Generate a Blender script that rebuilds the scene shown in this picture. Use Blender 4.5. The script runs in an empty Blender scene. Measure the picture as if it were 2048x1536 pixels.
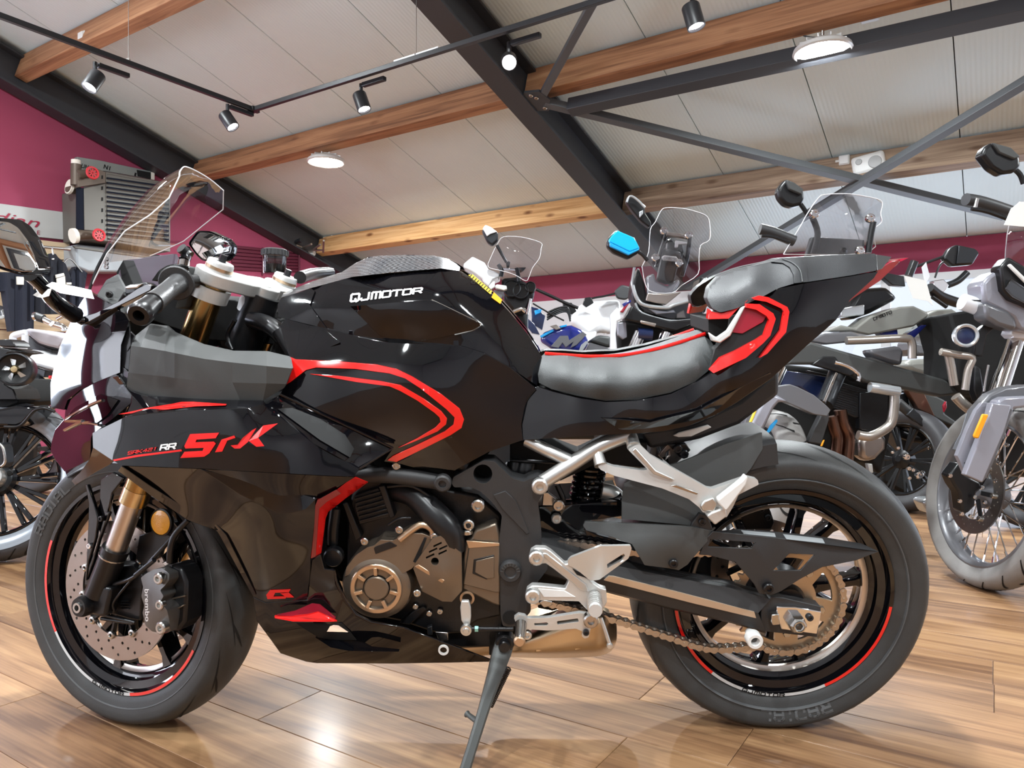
import bpy, bmesh, math, random
from mathutils import Matrix, Vector
random.seed(7)
R = math.radians
SC = bpy.context.scene
COL = SC.collection
# ---------------------------------------------------------------- camera
FP = 1480.0                                    # focal length in pixels of the 2048 wide frame
CAM = Vector((0, 0, .739))
cd = bpy.data.cameras.new('camera'); cam = bpy.data.objects.new('camera', cd); COL.objects.link(cam)
cd.sensor_width = 36; cd.lens = 36*FP/2048; cd.clip_start = .02; cd.clip_end = 100
cam.location = CAM; cam.rotation_euler = (R(90), 0, 0)
SC.camera = cam
# ---------------------------------------------------------------- world and exposure
wd = bpy.data.worlds.new('world'); SC.world = wd; wd.use_nodes = True
bg = wd.node_tree.nodes['Background']; bg.inputs[0].default_value = (.80, .90, 1, 1); bg.inputs[1].default_value = 1.0
vs = SC.view_settings
vs.view_transform = 'Standard'; vs.look = 'None'; vs.gamma = 1; vs.use_curve_mapping = False
vs.exposure = EXPO = 0.38
# room axes: the hall is turned 33 degrees against the view
YAW = math.atan2(-.547, .837)
RM = Matrix.Rotation(YAW, 4, 'Z')              # room (a, b, z) -> world
B0 = 9.0; HE = .739+.170*B0; SL = .303; AL = -8.1; AR = 7.0; BF = -5.0; BR = -1.0   # eave wall, eave height, roof slope, side walls, front wall, ridge
def area(name, loc, rot, sx, sy, power, col=(1, 1, 1), shape='RECTANGLE', spread=180):
    l = bpy.data.lights.new(name, 'AREA'); l.shape = shape; l.size = sx; l.size_y = sy
    l.energy = power; l.color = col; l.spread = R(spread)
    o = bpy.data.objects.new(name, l); COL.objects.link(o)
    o.matrix_world = Matrix.Translation(loc) @ rot
    return o
# daylight entering by the shop front behind the photographer and by the window strip under the far eave
def facing(d):                                  # rotation whose -Z looks along d
    return Vector(d).to_track_quat('-Z', 'Y').to_matrix().to_4x4()
for a_ in (-6.2,):
    area('daylight_shop_front', RM @ Vector((a_, BF+.12, 1.55)), facing(RM.to_3x3() @ Vector((0, 1, 0))), 3.2, 2.3, 150, (.90, .95, 1))
for a_ in (-1.0, 2.5, 5.6):
    area('daylight_rear_windows', RM @ Vector((a_, B0-.10, 1.10)), facing(RM.to_3x3() @ Vector((0, -1, .15))), 3.0, 1.4, 40, (.70, .82, 1))
for b_ in (-2.6, 1.9):   # tall windows of the crimson gable wall, left of the frame
    area('daylight_gable_windows', RM @ Vector((AL+.16, b_, 1.5)), facing(RM.to_3x3() @ Vector((1, 0, 0))), 1.0, 2.2, 150, (.74, .86, 1))
# ================================================================= materials
MATS = {}
def mat(name, col, rough=.5, metal=0, coat=0, spec=.5, bump=0, bscale=60, emit=None, estr=0, alpha=None, trans=0, ior=1.45, var=0, vscale=8, aniso=False, coord='Object', stretch=(1, 1, 1), coatr=.03):
    m = bpy.data.materials.new(name); m.use_nodes = True; nt = m.node_tree; b = nt.nodes['Principled BSDF']
    I = b.inputs
    I['Base Color'].default_value = (*col, 1); I['Roughness'].default_value = rough; I['Metallic'].default_value = metal
    I['Coat Weight'].default_value = coat; I['Coat Roughness'].default_value = coatr; I['Specular IOR Level'].default_value = spec; I['IOR'].default_value = ior
    I['Transmission Weight'].default_value = trans
    if emit: I['Emission Color'].default_value = (*emit, 1); I['Emission Strength'].default_value = estr
    if alpha is not None: I['Alpha'].default_value = alpha
    if bump or var:
        tc = nt.nodes.new('ShaderNodeTexCoord'); mp = nt.nodes.new('ShaderNodeMapping'); nt.links.new(tc.outputs[coord], mp.inputs[0]); mp.inputs['Scale'].default_value = stretch
    if bump:
        n = nt.nodes.new('ShaderNodeTexNoise'); n.inputs['Scale'].default_value = bscale; n.inputs['Detail'].default_value = 3; nt.links.new(mp.outputs[0], n.inputs['Vector'])
        bp = nt.nodes.new('ShaderNodeBump'); bp.inputs['Strength'].default_value = bump; bp.inputs['Distance'].default_value = .002
        nt.links.new(n.outputs[0], bp.inputs['Height']); nt.links.new(bp.outputs[0], I['Normal'])
    if var:
        n = nt.nodes.new('ShaderNodeTexNoise'); n.inputs['Scale'].default_value = vscale; n.inputs['Detail'].default_value = 4; nt.links.new(mp.outputs[0], n.inputs['Vector'])
        mx = nt.nodes.new('ShaderNodeMix'); mx.data_type = 'RGBA'; mx.inputs[6].default_value = (*[c*(1-var) for c in col], 1); mx.inputs[7].default_value = (*[min(1, c*(1+var)) for c in col], 1)
        nt.links.new(n.outputs[0], mx.inputs[0]); nt.links.new(mx.outputs[2], I['Base Color'])
    MATS[name] = m
    return m
def s2l(*c): return tuple((x/255/12.92 if x/255 <= .04045 else ((x/255+.055)/1.055)**2.4) for x in c)
def glassmat(name, tint=(1, 1, 1), rough=.0, mixf=.85):
    # clear plastic sheet: mostly see-through with a fresnel gloss
    m = bpy.data.materials.new(name); m.use_nodes = True; nt = m.node_tree; nt.nodes.clear()
    o = nt.nodes.new('ShaderNodeOutputMaterial'); t = nt.nodes.new('ShaderNodeBsdfTransparent'); g = nt.nodes.new('ShaderNodeBsdfGlossy')
    mx = nt.nodes.new('ShaderNodeMixShader'); fr = nt.nodes.new('ShaderNodeFresnel'); fr.inputs[0].default_value = 1.5
    t.inputs[0].default_value = (*tint, 1); g.inputs['Roughness'].default_value = rough
    mu = nt.nodes.new('ShaderNodeMath'); mu.operation = 'MULTIPLY_ADD'; mu.inputs[1].default_value = mixf; mu.inputs[2].default_value = .02
    nt.links.new(fr.outputs[0], mu.inputs[0]); nt.links.new(mu.outputs[0], mx.inputs[0]); nt.links.new(t.outputs[0], mx.inputs[1]); nt.links.new(g.outputs[0], mx.inputs[2]); nt.links.new(mx.outputs[0], o.inputs[0])
    MATS[name] = m; return m
mat('gloss_black', (.0030, .0030, .0042), .07, coat=1, spec=.15)
mat('satin_black', (.007, .007, .008), .32)
mat('matt_black', (.030, .030, .031), .46, bump=.12, bscale=900)
mat('matt_grey', (.052, .054, .053), .50, bump=.10, bscale=900)
mat('dark_engine', (.008, .008, .009), .38, bump=.15, bscale=300)
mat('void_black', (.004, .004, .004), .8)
mat('rubber', (.040, .041, .041), .52, bump=.2, bscale=500, var=.25, vscale=20)
mat('rubber_side', (.085, .088, .09), .6, bump=.2, bscale=400, var=.3, vscale=25)
mat('red_gloss', (.78, .012, .010), .12, coat=1)
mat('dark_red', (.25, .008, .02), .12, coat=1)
mat('red_text', (.75, .02, .02), .25)
mat('white_text', (.82, .82, .82), .3)
mat('grey_text', (.35, .37, .38), .5)
mat('tape_white', (.55, .56, .56), .3)
mat('silver', (.60, .60, .58), .33, metal=.85, bump=.05, bscale=700)
mat('cast_silver', (.62, .62, .60), .42, metal=.6, bump=.12, bscale=700)
mat('chrome', (.75, .75, .76), .08, metal=1)
mat('steel', (.50, .49, .47), .25, metal=1)
mat('brushed', (.62, .57, .52), .30, metal=1, bump=.05, bscale=300, stretch=(1, 1, 30))
mat('disc_steel', (.40, .35, .32), .34, metal=1, bump=.05, bscale=200)
mat('gold', (.42, .29, .12), .22, metal=1)
mat('gold_light', (.62, .49, .28), .25, metal=1)
mat('bronze', (.205, .168, .130), .36, metal=.75, bump=.08, bscale=900)
mat('bronze_light', (.55, .40, .27), .30, metal=.85)
mat('exhaust_steel', (.55, .43, .29), .30, metal=1, var=.25, vscale=9, bump=.05, bscale=200)
mat('sprocket_gold', (.52, .43, .32), .38, metal=.9, bump=.05, bscale=300)
mat('caliper_grey', (.13, .125, .12), .42, metal=.6, bump=.1, bscale=500)
mat('amber', (.80, .36, .008), .25, coat=.6, bump=.35, bscale=420)
mat('yellow_sticker', (.75, .55, .05), .5)
mat('orange_sticker', (.85, .35, .01), .5)
mat('seat_vinyl', (.042, .045, .045), .50, bump=.30, bscale=700)
mat('seat_dark', (.016, .017, .019), .45, bump=.25, bscale=700)
mat('paper', (.82, .81, .78), .7)
mat('mirror_glass', (.85, .85, .85), .02, metal=1)
mat('teal_nut', (.25, .55, .50), .4, metal=.6)
mat('blue_paint', (.012, .02, .16), .1, coat=1)
mat('cyan_paint', (.01, .33, .75), .15, coat=1)
mat('sky_mirror', (.0, .42, .80), .22, coat=1)
mat('white_paint', (.72, .74, .76), .2, coat=1)
mat('grey_paint', (.13, .13, .14), .35, metal=.3, coat=.4)
mat('lilac_grey', (.27, .27, .31), .28, metal=.2, coat=.6)
mat('khaki_grey', (.20, .20, .18), .38, metal=.2, coat=.4)
mat('header_brown', (.16, .085, .06), .28, metal=1)
mat('dark_metal', (.03, .032, .036), .3, metal=.5)
glassmat('clear_screen', (.93, .92, .94)); glassmat('hero_screen', (.93, .92, .94), mixf=.35); glassmat('lamp_glass', (.85, .88, .92), mixf=1.0)
glassmat('dark_glass', (.55, .55, .58), mixf=1.0); glassmat('reservoir_glass', (.62, .60, .55), mixf=.9)
def carbon():
    m = mat('carbon', (.02, .02, .022), .3, coat=.6); nt = m.node_tree; b = nt.nodes['Principled BSDF']
    tc = nt.nodes.new('ShaderNodeTexCoord'); mp = nt.nodes.new('ShaderNodeMapping'); nt.links.new(tc.outputs['Object'], mp.inputs[0]); mp.inputs['Scale'].default_value = (190, 190, 190)
    ck = nt.nodes.new('ShaderNodeTexChecker'); ck.inputs['Scale'].default_value = 1; ck.inputs[1].default_value = (.10, .10, .105, 1); ck.inputs[2].default_value = (.022, .022, .025, 1)
    nt.links.new(mp.outputs[0], ck.inputs[0]); nt.links.new(ck.outputs[0], b.inputs['Base Color'])
carbon()
# ================================================================= camera geometry: pixel of the photograph -> point in the place
def ray(px, py): return Vector(((px-1024)/FP, 1, -(py-768)/FP))
def un(M, px, py, v):                           # point in frame M on the plane y = -v
    Mi = M.inverted(); o = Mi @ CAM; d = Mi.to_3x3() @ ray(px, py)
    t = (-v-o.y)/d.y
    return o+d*t
class Fr:                                       # a frame with fast un-projection
    def __init__(s, M): s.M = M; s.Mi = M.inverted(); s.o = s.Mi @ CAM; s.R3 = s.Mi.to_3x3()
    def p(s, px, py, v=0):
        d = s.R3 @ ray(px, py); return s.o+d*((-v-s.o.y)/d.y)
def plane_hit(px, py, n, c):                    # world point of the pixel's ray on the plane n.x = c
    d = ray(px, py); n = Vector(n); return CAM+d*((c-n.dot(CAM))/n.dot(d))
CROPS = dict(A=(0, 280, 2.926), B=(0, 640, 2.926), C=(0, 930, 2.926), T=(540, 480, 2.926), Z5=(580, 840, 2.926), Z6=(1180, 840, 2.926), Z7=(1000, 480, 2.926), Z8=(900, 1011, 2.926),
    E=(240, 480, 5.12), W=(160, 320, 4.8), N=(60, 600, 4.042), K=(60, 930, 4.267), D=(540, 1100, 4.452), U=(640, 900, 4.8), RR=(1020, 860, 3.938), P=(900, 1060, 5.12),
    b1=(0, 0, 2.926), b2=(680, 0, 2.926), b3=(1348, 0, 2.926), b4=(880, 380, 3.413), b5=(1448, 280, 3.413), b6=(1448, 600, 3.413), b7=(1648, 850, 3.84), b8=(0, 440, 6.827),
    L5=(0, 640, 3.2), M6=(900, 560, 6.4), Q7=(1780, 480, 3.2), Q8=(1180, 380, 4.518), F1=(40, 940, 2.954), px=(0, 0, 1))
def O(c, *l):                                   # flat list of crop coordinates -> list of photo pixels
    x0, y0, s = CROPS[c]; return [(x0+l[i]/s, y0+l[i+1]/s) for i in range(0, len(l), 2)]
# ================================================================= mesh helpers
def finish(bm, name, material, parent=None, M=None, smooth=True, ang=35, bevel=0, bseg=2, kind=None, label=None):
    bmesh.ops.remove_doubles(bm, verts=bm.verts, dist=1e-6)
    bmesh.ops.recalc_face_normals(bm, faces=bm.faces)
    ca = R(ang)
    for f in bm.faces: f.smooth = smooth
    for e in bm.edges:
        if len(e.link_faces) == 2 and e.calc_face_angle(0) > ca: e.smooth = False
    me = bpy.data.meshes.new(name); bm.to_mesh(me); bm.free()
    return link(name, me, material, parent, M, bevel, bseg, kind, label)
def link(name, me, material, parent=None, M=None, bevel=0, bseg=2, kind=None, label=None):
    o = bpy.data.objects.new(name, me); COL.objects.link(o)
    if material is not None:
        me.materials.clear(); me.materials.append(MATS[material] if isinstance(material, str) else material)
    o.parent = parent
    if M is not None: o.matrix_local = M
    if bevel:
        b = o.modifiers.new('bevel', 'BEVEL'); b.width = bevel; b.segments = bseg; b.limit_method = 'ANGLE'; b.angle_limit = R(40); b.harden_normals = False
    if kind: o['kind'] = kind
    if label: o['label'] = label
    return o
def thing(name, label, cat, M=None, group=None, kind=None):
    o = bpy.data.objects.new(name, None); COL.objects.link(o); o.empty_display_size = .1
    if M is not None: o.matrix_world = M
    return tag(o, label, cat, group, kind)
def tag(o, label, cat=None, group=None, kind=None):
    o['label'] = label
    if cat: o['category'] = cat
    if group: o['group'] = group
    if kind: o['kind'] = kind
    return o
def bmv(vs, fs, bm=None):
    bm = bm or bmesh.new(); V = [bm.verts.new(v) for v in vs]
    for f in fs:
        try: bm.faces.new([V[i] for i in f])
        except ValueError: pass
    return bm
def catmull(pts, n, closed=False):
    pts = [Vector(p) for p in pts]
    if n <= 1 or len(pts) < 3: return pts
    out = []; N = len(pts); rng = N if closed else N-1
    for i in range(rng):
        if closed: a, b, c, d = pts[(i-1) % N], pts[i], pts[(i+1) % N], pts[(i+2) % N]
        else: a, b, c, d = pts[max(i-1, 0)], pts[i], pts[i+1], pts[min(i+2, N-1)]
        for k in range(n):
            t = k/n; out.append(.5*((2*b)+(c-a)*t+(2*a-5*b+4*c-d)*t*t+(3*b-a-3*c+d)*t**3))
    if not closed: out.append(pts[-1])
    return out
def rounded(pts, rad, n=4):                     # round the corners of a pixel polygon
    out = []; N = len(pts)
    for i in range(N):
        p = Vector(pts[i]); a = Vector(pts[i-1]); b = Vector(pts[(i+1) % N])
        r = min(rad, (a-p).length*.45, (b-p).length*.45)
        if r < .3: out.append(p); continue
        s = p+(a-p).normalized()*r; e = p+(b-p).normalized()*r
        for k in range(n+1):
            t = k/n; out.append(s*(1-t)**2+p*2*t*(1-t)+e*t*t)
    return out
def tube_bm(pts, rad, seg=12, bm=None, cap=True, squash=None):
    bm = bm or bmesh.new(); pts = [Vector(p) for p in pts]; n = len(pts)
    rr = rad if isinstance(rad, (list, tuple)) else [rad]*n
    if len(rr) != n: rr = [rr[min(len(rr)-1, int(i*(len(rr)-1)/(n-1)+1e-6))]*(1-((i*(len(rr)-1)/(n-1)) % 1))+rr[min(len(rr)-1, int(i*(len(rr)-1)/(n-1)+1e-6)+1)]*((i*(len(rr)-1)/(n-1)) % 1) for i in range(n)]
    t0 = (pts[1]-pts[0]).normalized(); up = Vector((0, 0, 1)) if abs(t0.z) < .9 else Vector((1, 0, 0))
    nrm = t0.cross(up).normalized(); rings = []
    for i in range(n):
        t = (pts[min(i+1, n-1)]-pts[max(i-1, 0)]).normalized()
        nrm = (nrm-t*nrm.dot(t)).normalized(); bi = t.cross(nrm)
        k = 1/max(.5, (t.dot((pts[i]-pts[i-1]).normalized()) if 0 < i < n-1 else 1))
        rings.append([bm.verts.new(pts[i]+(nrm*math.cos(a)*(squash or 1)+bi*math.sin(a))*rr[i]) for a in [2*math.pi*(j+.5)/seg for j in range(seg)]])
    for i in range(n-1):
        for j in range(seg): bm.faces.new([rings[i][j], rings[i][(j+1) % seg], rings[i+1][(j+1) % seg], rings[i+1][j]])
    if cap: bm.faces.new(rings[0]); bm.faces.new(rings[-1])
    return bm
def lathe_bm(prof, M=None, seg=32, bm=None, a0=0, a1=2*math.pi, closed_prof=False):
    # profile of (radius, height) about local z
    bm = bm or bmesh.new(); M = M or Matrix.Identity(4); full = abs(a1-a0-2*math.pi) < 1e-6
    n = seg if full else seg+1; rings = []
    for i in range(n):
        a = a0+(a1-a0)*i/seg; c, s = math.cos(a), math.sin(a)
        rings.append([bm.verts.new(M @ Vector((r*c, r*s, h))) for r, h in prof])
    m = len(prof); rg = range(m if closed_prof else m-1)
    for i in range(n if full else n-1):
        p, q = rings[i], rings[(i+1) % n]
        for j in rg: bm.faces.new([p[j], q[j], q[(j+1) % m], p[(j+1) % m]])
    if not full and closed_prof: bm.faces.new(rings[0]); bm.faces.new(rings[-1])
    return bm
def axis_m(p, d):                               # matrix with z along d at p
    return Matrix.Translation(p) @ Vector(d).to_track_quat('Z', 'Y').to_matrix().to_4x4()
def box_bm(c, s, rot=None, bm=None):
    bm = bm or bmesh.new(); m = Matrix.Translation(c) @ (rot.to_4x4() if rot else Matrix.Identity(4)) @ Matrix.Diagonal((*s, 1))
    bmesh.ops.create_cube(bm, size=1, matrix=m); return bm
def bar_bm(p, q, w, h, up=(0, 0, 1), bm=None):
    p, q = Vector(p), Vector(q); x = (q-p).normalized(); y = Vector(up).cross(x).normalized(); z = x.cross(y)
    m = Matrix((x, y, z)).transposed().to_4x4(); m.translation = (p+q)/2
    bm = bm or bmesh.new(); bmesh.ops.create_cube(bm, size=1, matrix=m @ Matrix.Diagonal(((q-p).length, w, h, 1))); return bm
# ---------- depth surfaces from control points given as (px, py, v)
class Surf:
    def __init__(s, ctrl):
        s.c = [tuple(c) for c in ctrl]; n = len(s.c); s.n = n
        if n == 1: return
        import numpy as np
        P = np.array(s.c, float); s.sc = 100.; X = P[:, :2]/s.sc
        if n < 4:
            A = np.hstack([np.ones((n, 1)), X]); s.w = np.zeros(n); s.a = np.linalg.lstsq(A, P[:, 2], rcond=None)[0]
        else:
            r2 = ((X[:, None]-X[None])**2).sum(2); K = .5*r2*np.log(r2+1e-9)+np.eye(n)*.02
            A = np.hstack([np.ones((n, 1)), X]); L = np.zeros((n+3, n+3)); L[:n, :n] = K; L[:n, n:] = A; L[n:, :n] = A.T
            sol = np.linalg.lstsq(L, np.append(P[:, 2], [0, 0, 0]), rcond=None)[0]; s.w = sol[:n]; s.a = sol[n:]
        s.X = X
    def __call__(s, x, y):
        if s.n == 1: return s.c[0][2]
        x /= s.sc; y /= s.sc; v = s.a[0]+s.a[1]*x+s.a[2]*y
        for i in range(s.n):
            w = s.w[i]
            if w:
                r2 = (x-s.X[i, 0])**2+(y-s.X[i, 1])**2; v += w*.5*r2*math.log(r2+1e-9)
        return float(v)
def S(*c): return c[0] if len(c) == 1 and isinstance(c[0], Surf) else Surf(c)
def fill2d(outline, holes=(), step=None):
    bm = bmesh.new(); es = []
    for loop in [outline]+list(holes):
        V = [bm.verts.new((p[0], p[1], 0)) for p in loop]
        for i in range(len(V)): es.append(bm.edges.new((V[i], V[(i+1) % len(V)])))
    if holes: bmesh.ops.triangle_fill(bm, use_beauty=True, use_dissolve=False, edges=es)
    else: bm.faces.new(bm.verts[:])
    if step:
        xs = [p[0] for p in outline]; ys = [p[1] for p in outline]
        for ax, lo, hi in ((0, min(xs), max(xs)), (1, min(ys), max(ys))):
            k = lo+step
            while k < hi-1:
                co = (k, 0, 0) if ax == 0 else (0, k, 0); no = (1, 0, 0) if ax == 0 else (0, 1, 0)
                bmesh.ops.bisect_plane(bm, geom=bm.verts[:]+bm.edges[:]+bm.faces[:], plane_co=co, plane_no=no, dist=1e-5); k += step
        bmesh.ops.triangulate(bm, faces=[f for f in bm.faces if len(f.verts) > 4])
    return bm
def skin(name, outline, surf, material, parent=None, fr=None, th=.004, step=14, holes=(), off=0, bevel=.0012, M=None, mirror=False, ang=35, label=None, rnd=0, bseg=2, kind=None):
    """A panel: pixel outline, its depth from the surface, thickness th away from the viewer."""
    if rnd: outline = rounded(outline, rnd); holes = [rounded(h, rnd) for h in holes]
    sf = surf if callable(surf) else (lambda x, y, k=surf: k)
    b2 = fill2d(outline, holes, step); bm = bmesh.new(); fr_ = fr; A = {}; B = {}
    b2.verts.ensure_lookup_table(); vs_ = {}
    for v in b2.verts:
        d = sf(v.co.x, v.co.y)+off; p = fr_.p(v.co.x, v.co.y, d); A[v] = bm.verts.new(p); B[v] = bm.verts.new(p+Vector((0, th, 0)))
    for f in b2.faces:
        bm.faces.new([A[v] for v in f.verts]); bm.faces.new([B[v] for v in reversed(f.verts)])
    for e in b2.edges:
        if len(e.link_faces) == 1: a, b = e.verts; bm.faces.new([A[a], A[b], B[b], B[a]])
    b2.free()
    if mirror:
        b3 = bm.copy()
        for v in b3.verts: v.co.y = -v.co.y
        finish(b3, name, material, parent, M, ang=ang)
    return finish(bm, name, material, parent, M, ang=ang, bevel=bevel, bseg=bseg, label=label, kind=kind)
def loft(name, rows, material, parent=None, fr=None, M=None, sub=1, rsub=1, th=.004, mirror=False, ang=28, bevel=0, closed=False, label=None, cap=False):
    """Rows of (px, py, v); a quad sheet through them, given thickness towards the far side."""
    G = [[fr.p(*p) if fr else Vector(p) for p in r] for r in rows]
    if sub > 1: G = [catmull(r, sub, closed) for r in G]
    if rsub > 1:
        cols = [catmull([r[i] for r in G], rsub) for i in range(len(G[0]))]; G = [[c[j] for c in cols] for j in range(len(cols[0]))]
    bm = bmesh.new(); V = [[bm.verts.new(p) for p in r] for r in G]; n = len(G[0])
    for i in range(len(G)-1):
        for j in range(n if closed else n-1): bm.faces.new([V[i][j], V[i][(j+1) % n], V[i+1][(j+1) % n], V[i+1][j]])
    if cap: bm.faces.new(V[0]); bm.faces.new(V[-1])
    if th:
        W = [[bm.verts.new(p+Vector((0, th, 0))) for p in r] for r in G]; m = len(G)
        for i in range(m-1):
            for j in range(n-1): bm.faces.new([W[i][j], W[i+1][j], W[i+1][j+1], W[i][j+1]])
        for j in range(n-1):
            bm.faces.new([V[0][j], W[0][j], W[0][j+1], V[0][j+1]]); bm.faces.new([V[-1][j], V[-1][j+1], W[-1][j+1], W[-1][j]])
        for i in range(m-1):
            bm.faces.new([V[i][0], V[i+1][0], W[i+1][0], W[i][0]]); bm.faces.new([V[i][-1], W[i][-1], W[i+1][-1], V[i+1][-1]])
    if mirror:
        b3 = bm.copy()
        for v in b3.verts: v.co.y = -v.co.y
        finish(b3, name, material, parent, M, ang=ang)
    return finish(bm, name, material, parent, M, ang=ang, bevel=bevel, label=label)
def solid(name, bm, material, parent=None, M=None, **k): return finish(bm, name, material, parent, M, **k)
def tube(name, pts, r, material, parent=None, fr=None, M=None, sub=4, seg=12, squash=None, label=None, mirror=False):
    P = [fr.p(*p) if fr else Vector(p) for p in pts]
    if mirror: finish(tube_bm(catmull([Vector((p.x, -p.y, p.z)) for p in P], sub), r, seg, squash=squash), name, material, parent, M)
    return finish(tube_bm(catmull(P, sub), r, seg, squash=squash), name, material, parent, M, label=label)
def bolt(parent, p, d, r, material='steel', name='bolt', h=None, sock=True, M=None, hexa=False):
    """Round-headed socket bolt: head, chamfer and a recessed socket."""
    h = h or r*.7; m = axis_m(p, d)
    pr = [(0, h*.45), (r*.42, h*.45), (r*.46, h), (r*.8, h), (r, h*.75), (r, -h*.5), (0, -h*.5)] if sock else [(0, h), (r*.85, h), (r, h*.7), (r, -h*.5), (0, -h*.5)]
    return finish(lathe_bm(pr, m, 6 if hexa else 16), name, material, parent, M, ang=30)
# ---------- stroke lettering: squared wide technical letters
GL = {'Q': [[(0, .12), (.12, 0), (.88, 0), (1, .12), (1, .88), (.88, 1), (.12, 1), (0, .88), (0, .12)], [(.55, .3), (.75, -.1)]], 'J': [[(0, .25), (0, .12), (.12, 0), (.78, 0), (.9, .12), (.9, 1)]],
 'M': [[(0, 0), (0, .9), (.1, 1), (.95, 1), (1.05, .9), (1.05, 0)], [(.525, 0), (.525, 1)]], 'O': [[(0, .12), (.12, 0), (.88, 0), (1, .12), (1, .88), (.88, 1), (.12, 1), (0, .88), (0, .12)]],
 'T': [[(0, 1), (1, 1)], [(.5, 1), (.5, 0)]], 'R': [[(0, 0), (0, 1), (.88, 1), (1, .88), (1, .55), (.88, .43), (0, .43)], [(.6, .43), (1, 0)]], 'A': [[(0, 0), (0, .8), (.2, 1), (.8, 1), (1, .8), (1, 0)], [(0, .4), (1, .4)]],
 'D': [[(0, 0), (0, 1), (.8, 1), (1, .8), (1, .2), (.8, 0), (0, 0)]], 'I': [[(.2, 0), (.2, 1)]], 'L': [[(0, 1), (0, 0), (1, 0)]], 'S': [[(1, 1), (.1, 1), (0, .9), (0, .58), (.1, .5), (.9, .5), (1, .42), (1, .1), (.9, 0), (0, 0)]],
 'C': [[(1, 1), (.12, 1), (0, .88), (0, .12), (.12, 0), (1, 0)]], 'F': [[(0, 0), (0, 1), (1, 1)], [(0, .5), (.85, .5)]], 'E': [[(1, 1), (0, 1), (0, 0), (1, 0)], [(0, .5), (.85, .5)]], 'K': [[(0, 0), (0, 1)], [(1, 1), (.1, .5), (1, 0)]],
 'X': [[(0, 0), (1, 1)], [(0, 1), (1, 0)]], 'N': [[(0, 0), (0, 1), (1, 0), (1, 1)]], 'U': [[(0, 1), (0, .12), (.12, 0), (.88, 0), (1, .12), (1, 1)]], 'Y': [[(0, 1), (.5, .5), (1, 1)], [(.5, .5), (.5, 0)]], 'B': [[(0, 0), (0, 1), (.9, 1), (1, .9), (1, .6), (.9, .5), (0, .5)], [(.9, .5), (1, .4), (1, .1), (.9, 0), (0, 0)]],
 '4': [[(.8, 0), (.8, 1), (0, .35), (1, .35)]], '2': [[(0, 1), (.9, 1), (1, .9), (1, .6), (.9, .5), (.1, .5), (0, .4), (0, 0), (1, 0)]], '1': [[(.3, .85), (.5, 1), (.5, 0)]], '0': [[(0, .1), (.1, 0), (.9, 0), (1, .1), (1, .9), (.9, 1), (.1, 1), (0, .9), (0, .1)]], '7': [[(0, 1), (1, 1), (.4, 0)]], '-': [[(.2, .5), (.8, .5)]], ' ': []}
def letters(name, s, mapf, material, parent=None, M=None, w=.2, wide=1.0, gap=.42, th=.0006, label=None, out=Vector((0, -1, 0))):
    """Lettering laid on a surface: mapf(x, y) gives the 3D point of text coordinate x (0..1 along), y (0..1 up)."""
    x = 0; segs = []
    for ch in s:
        for pl in GL.get(ch, []): segs.append([(x+p[0]*wide, p[1]) for p in pl])
        x += wide*(.5 if ch in ' I1' else 1)+gap
    tot = x-gap; bm = bmesh.new()
    for pl in segs:
        for i in range(len(pl)-1):
            a, b = Vector(pl[i]), Vector(pl[i+1]); d = (b-a).normalized(); nn = Vector((-d.y, d.x))*w/2; e = d*w*.42
            q = [a-e-nn, b+e-nn, b+e+nn, a-e+nn]; P = [Vector(mapf(c.x/tot, c.y)) for c in q]
            V = [bm.verts.new(p+out*th) for p in P]+[bm.verts.new(p-out*th) for p in P]
            bm.faces.new(V[:4]); bm.faces.new(V[4:][::-1])
            for k in range(4): bm.faces.new([V[k], V[4+k], V[4+(k+1) % 4], V[(k+1) % 4]])
    return finish(bm, name, material, parent, M, smooth=False, label=label)
def quadmap(fr, tl, tr, br, bl, sf, off=.0012):
    """text box given by four photo pixels on the surface sf"""
    def f(x, y):
        t = Vector(tl)*(1-x)+Vector(tr)*x; b = Vector(bl)*(1-x)+Vector(br)*x; q = b*(1-y)+t*y
        return fr.p(q.x, q.y, (sf(q.x, q.y) if callable(sf) else sf)+off)
    return f
def fonttext(name, s, size, material, parent, M, shear=0, ext=.002, sx=1, label=None, spacing=1):
    c = bpy.data.curves.new(name, 'FONT'); c.body = s; c.size = size; c.shear = shear; c.extrude = ext; c.align_x = 'LEFT'; c.space_character = spacing; c.resolution_u = 3
    o = bpy.data.objects.new(name, c); me = bpy.data.meshes.new_from_object(o); bpy.data.objects.remove(o); bpy.data.curves.remove(c)
    me.transform(Matrix.Diagonal((sx, 1, 1, 1)))
    return link(name, me, material, parent, M, label=label)
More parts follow.
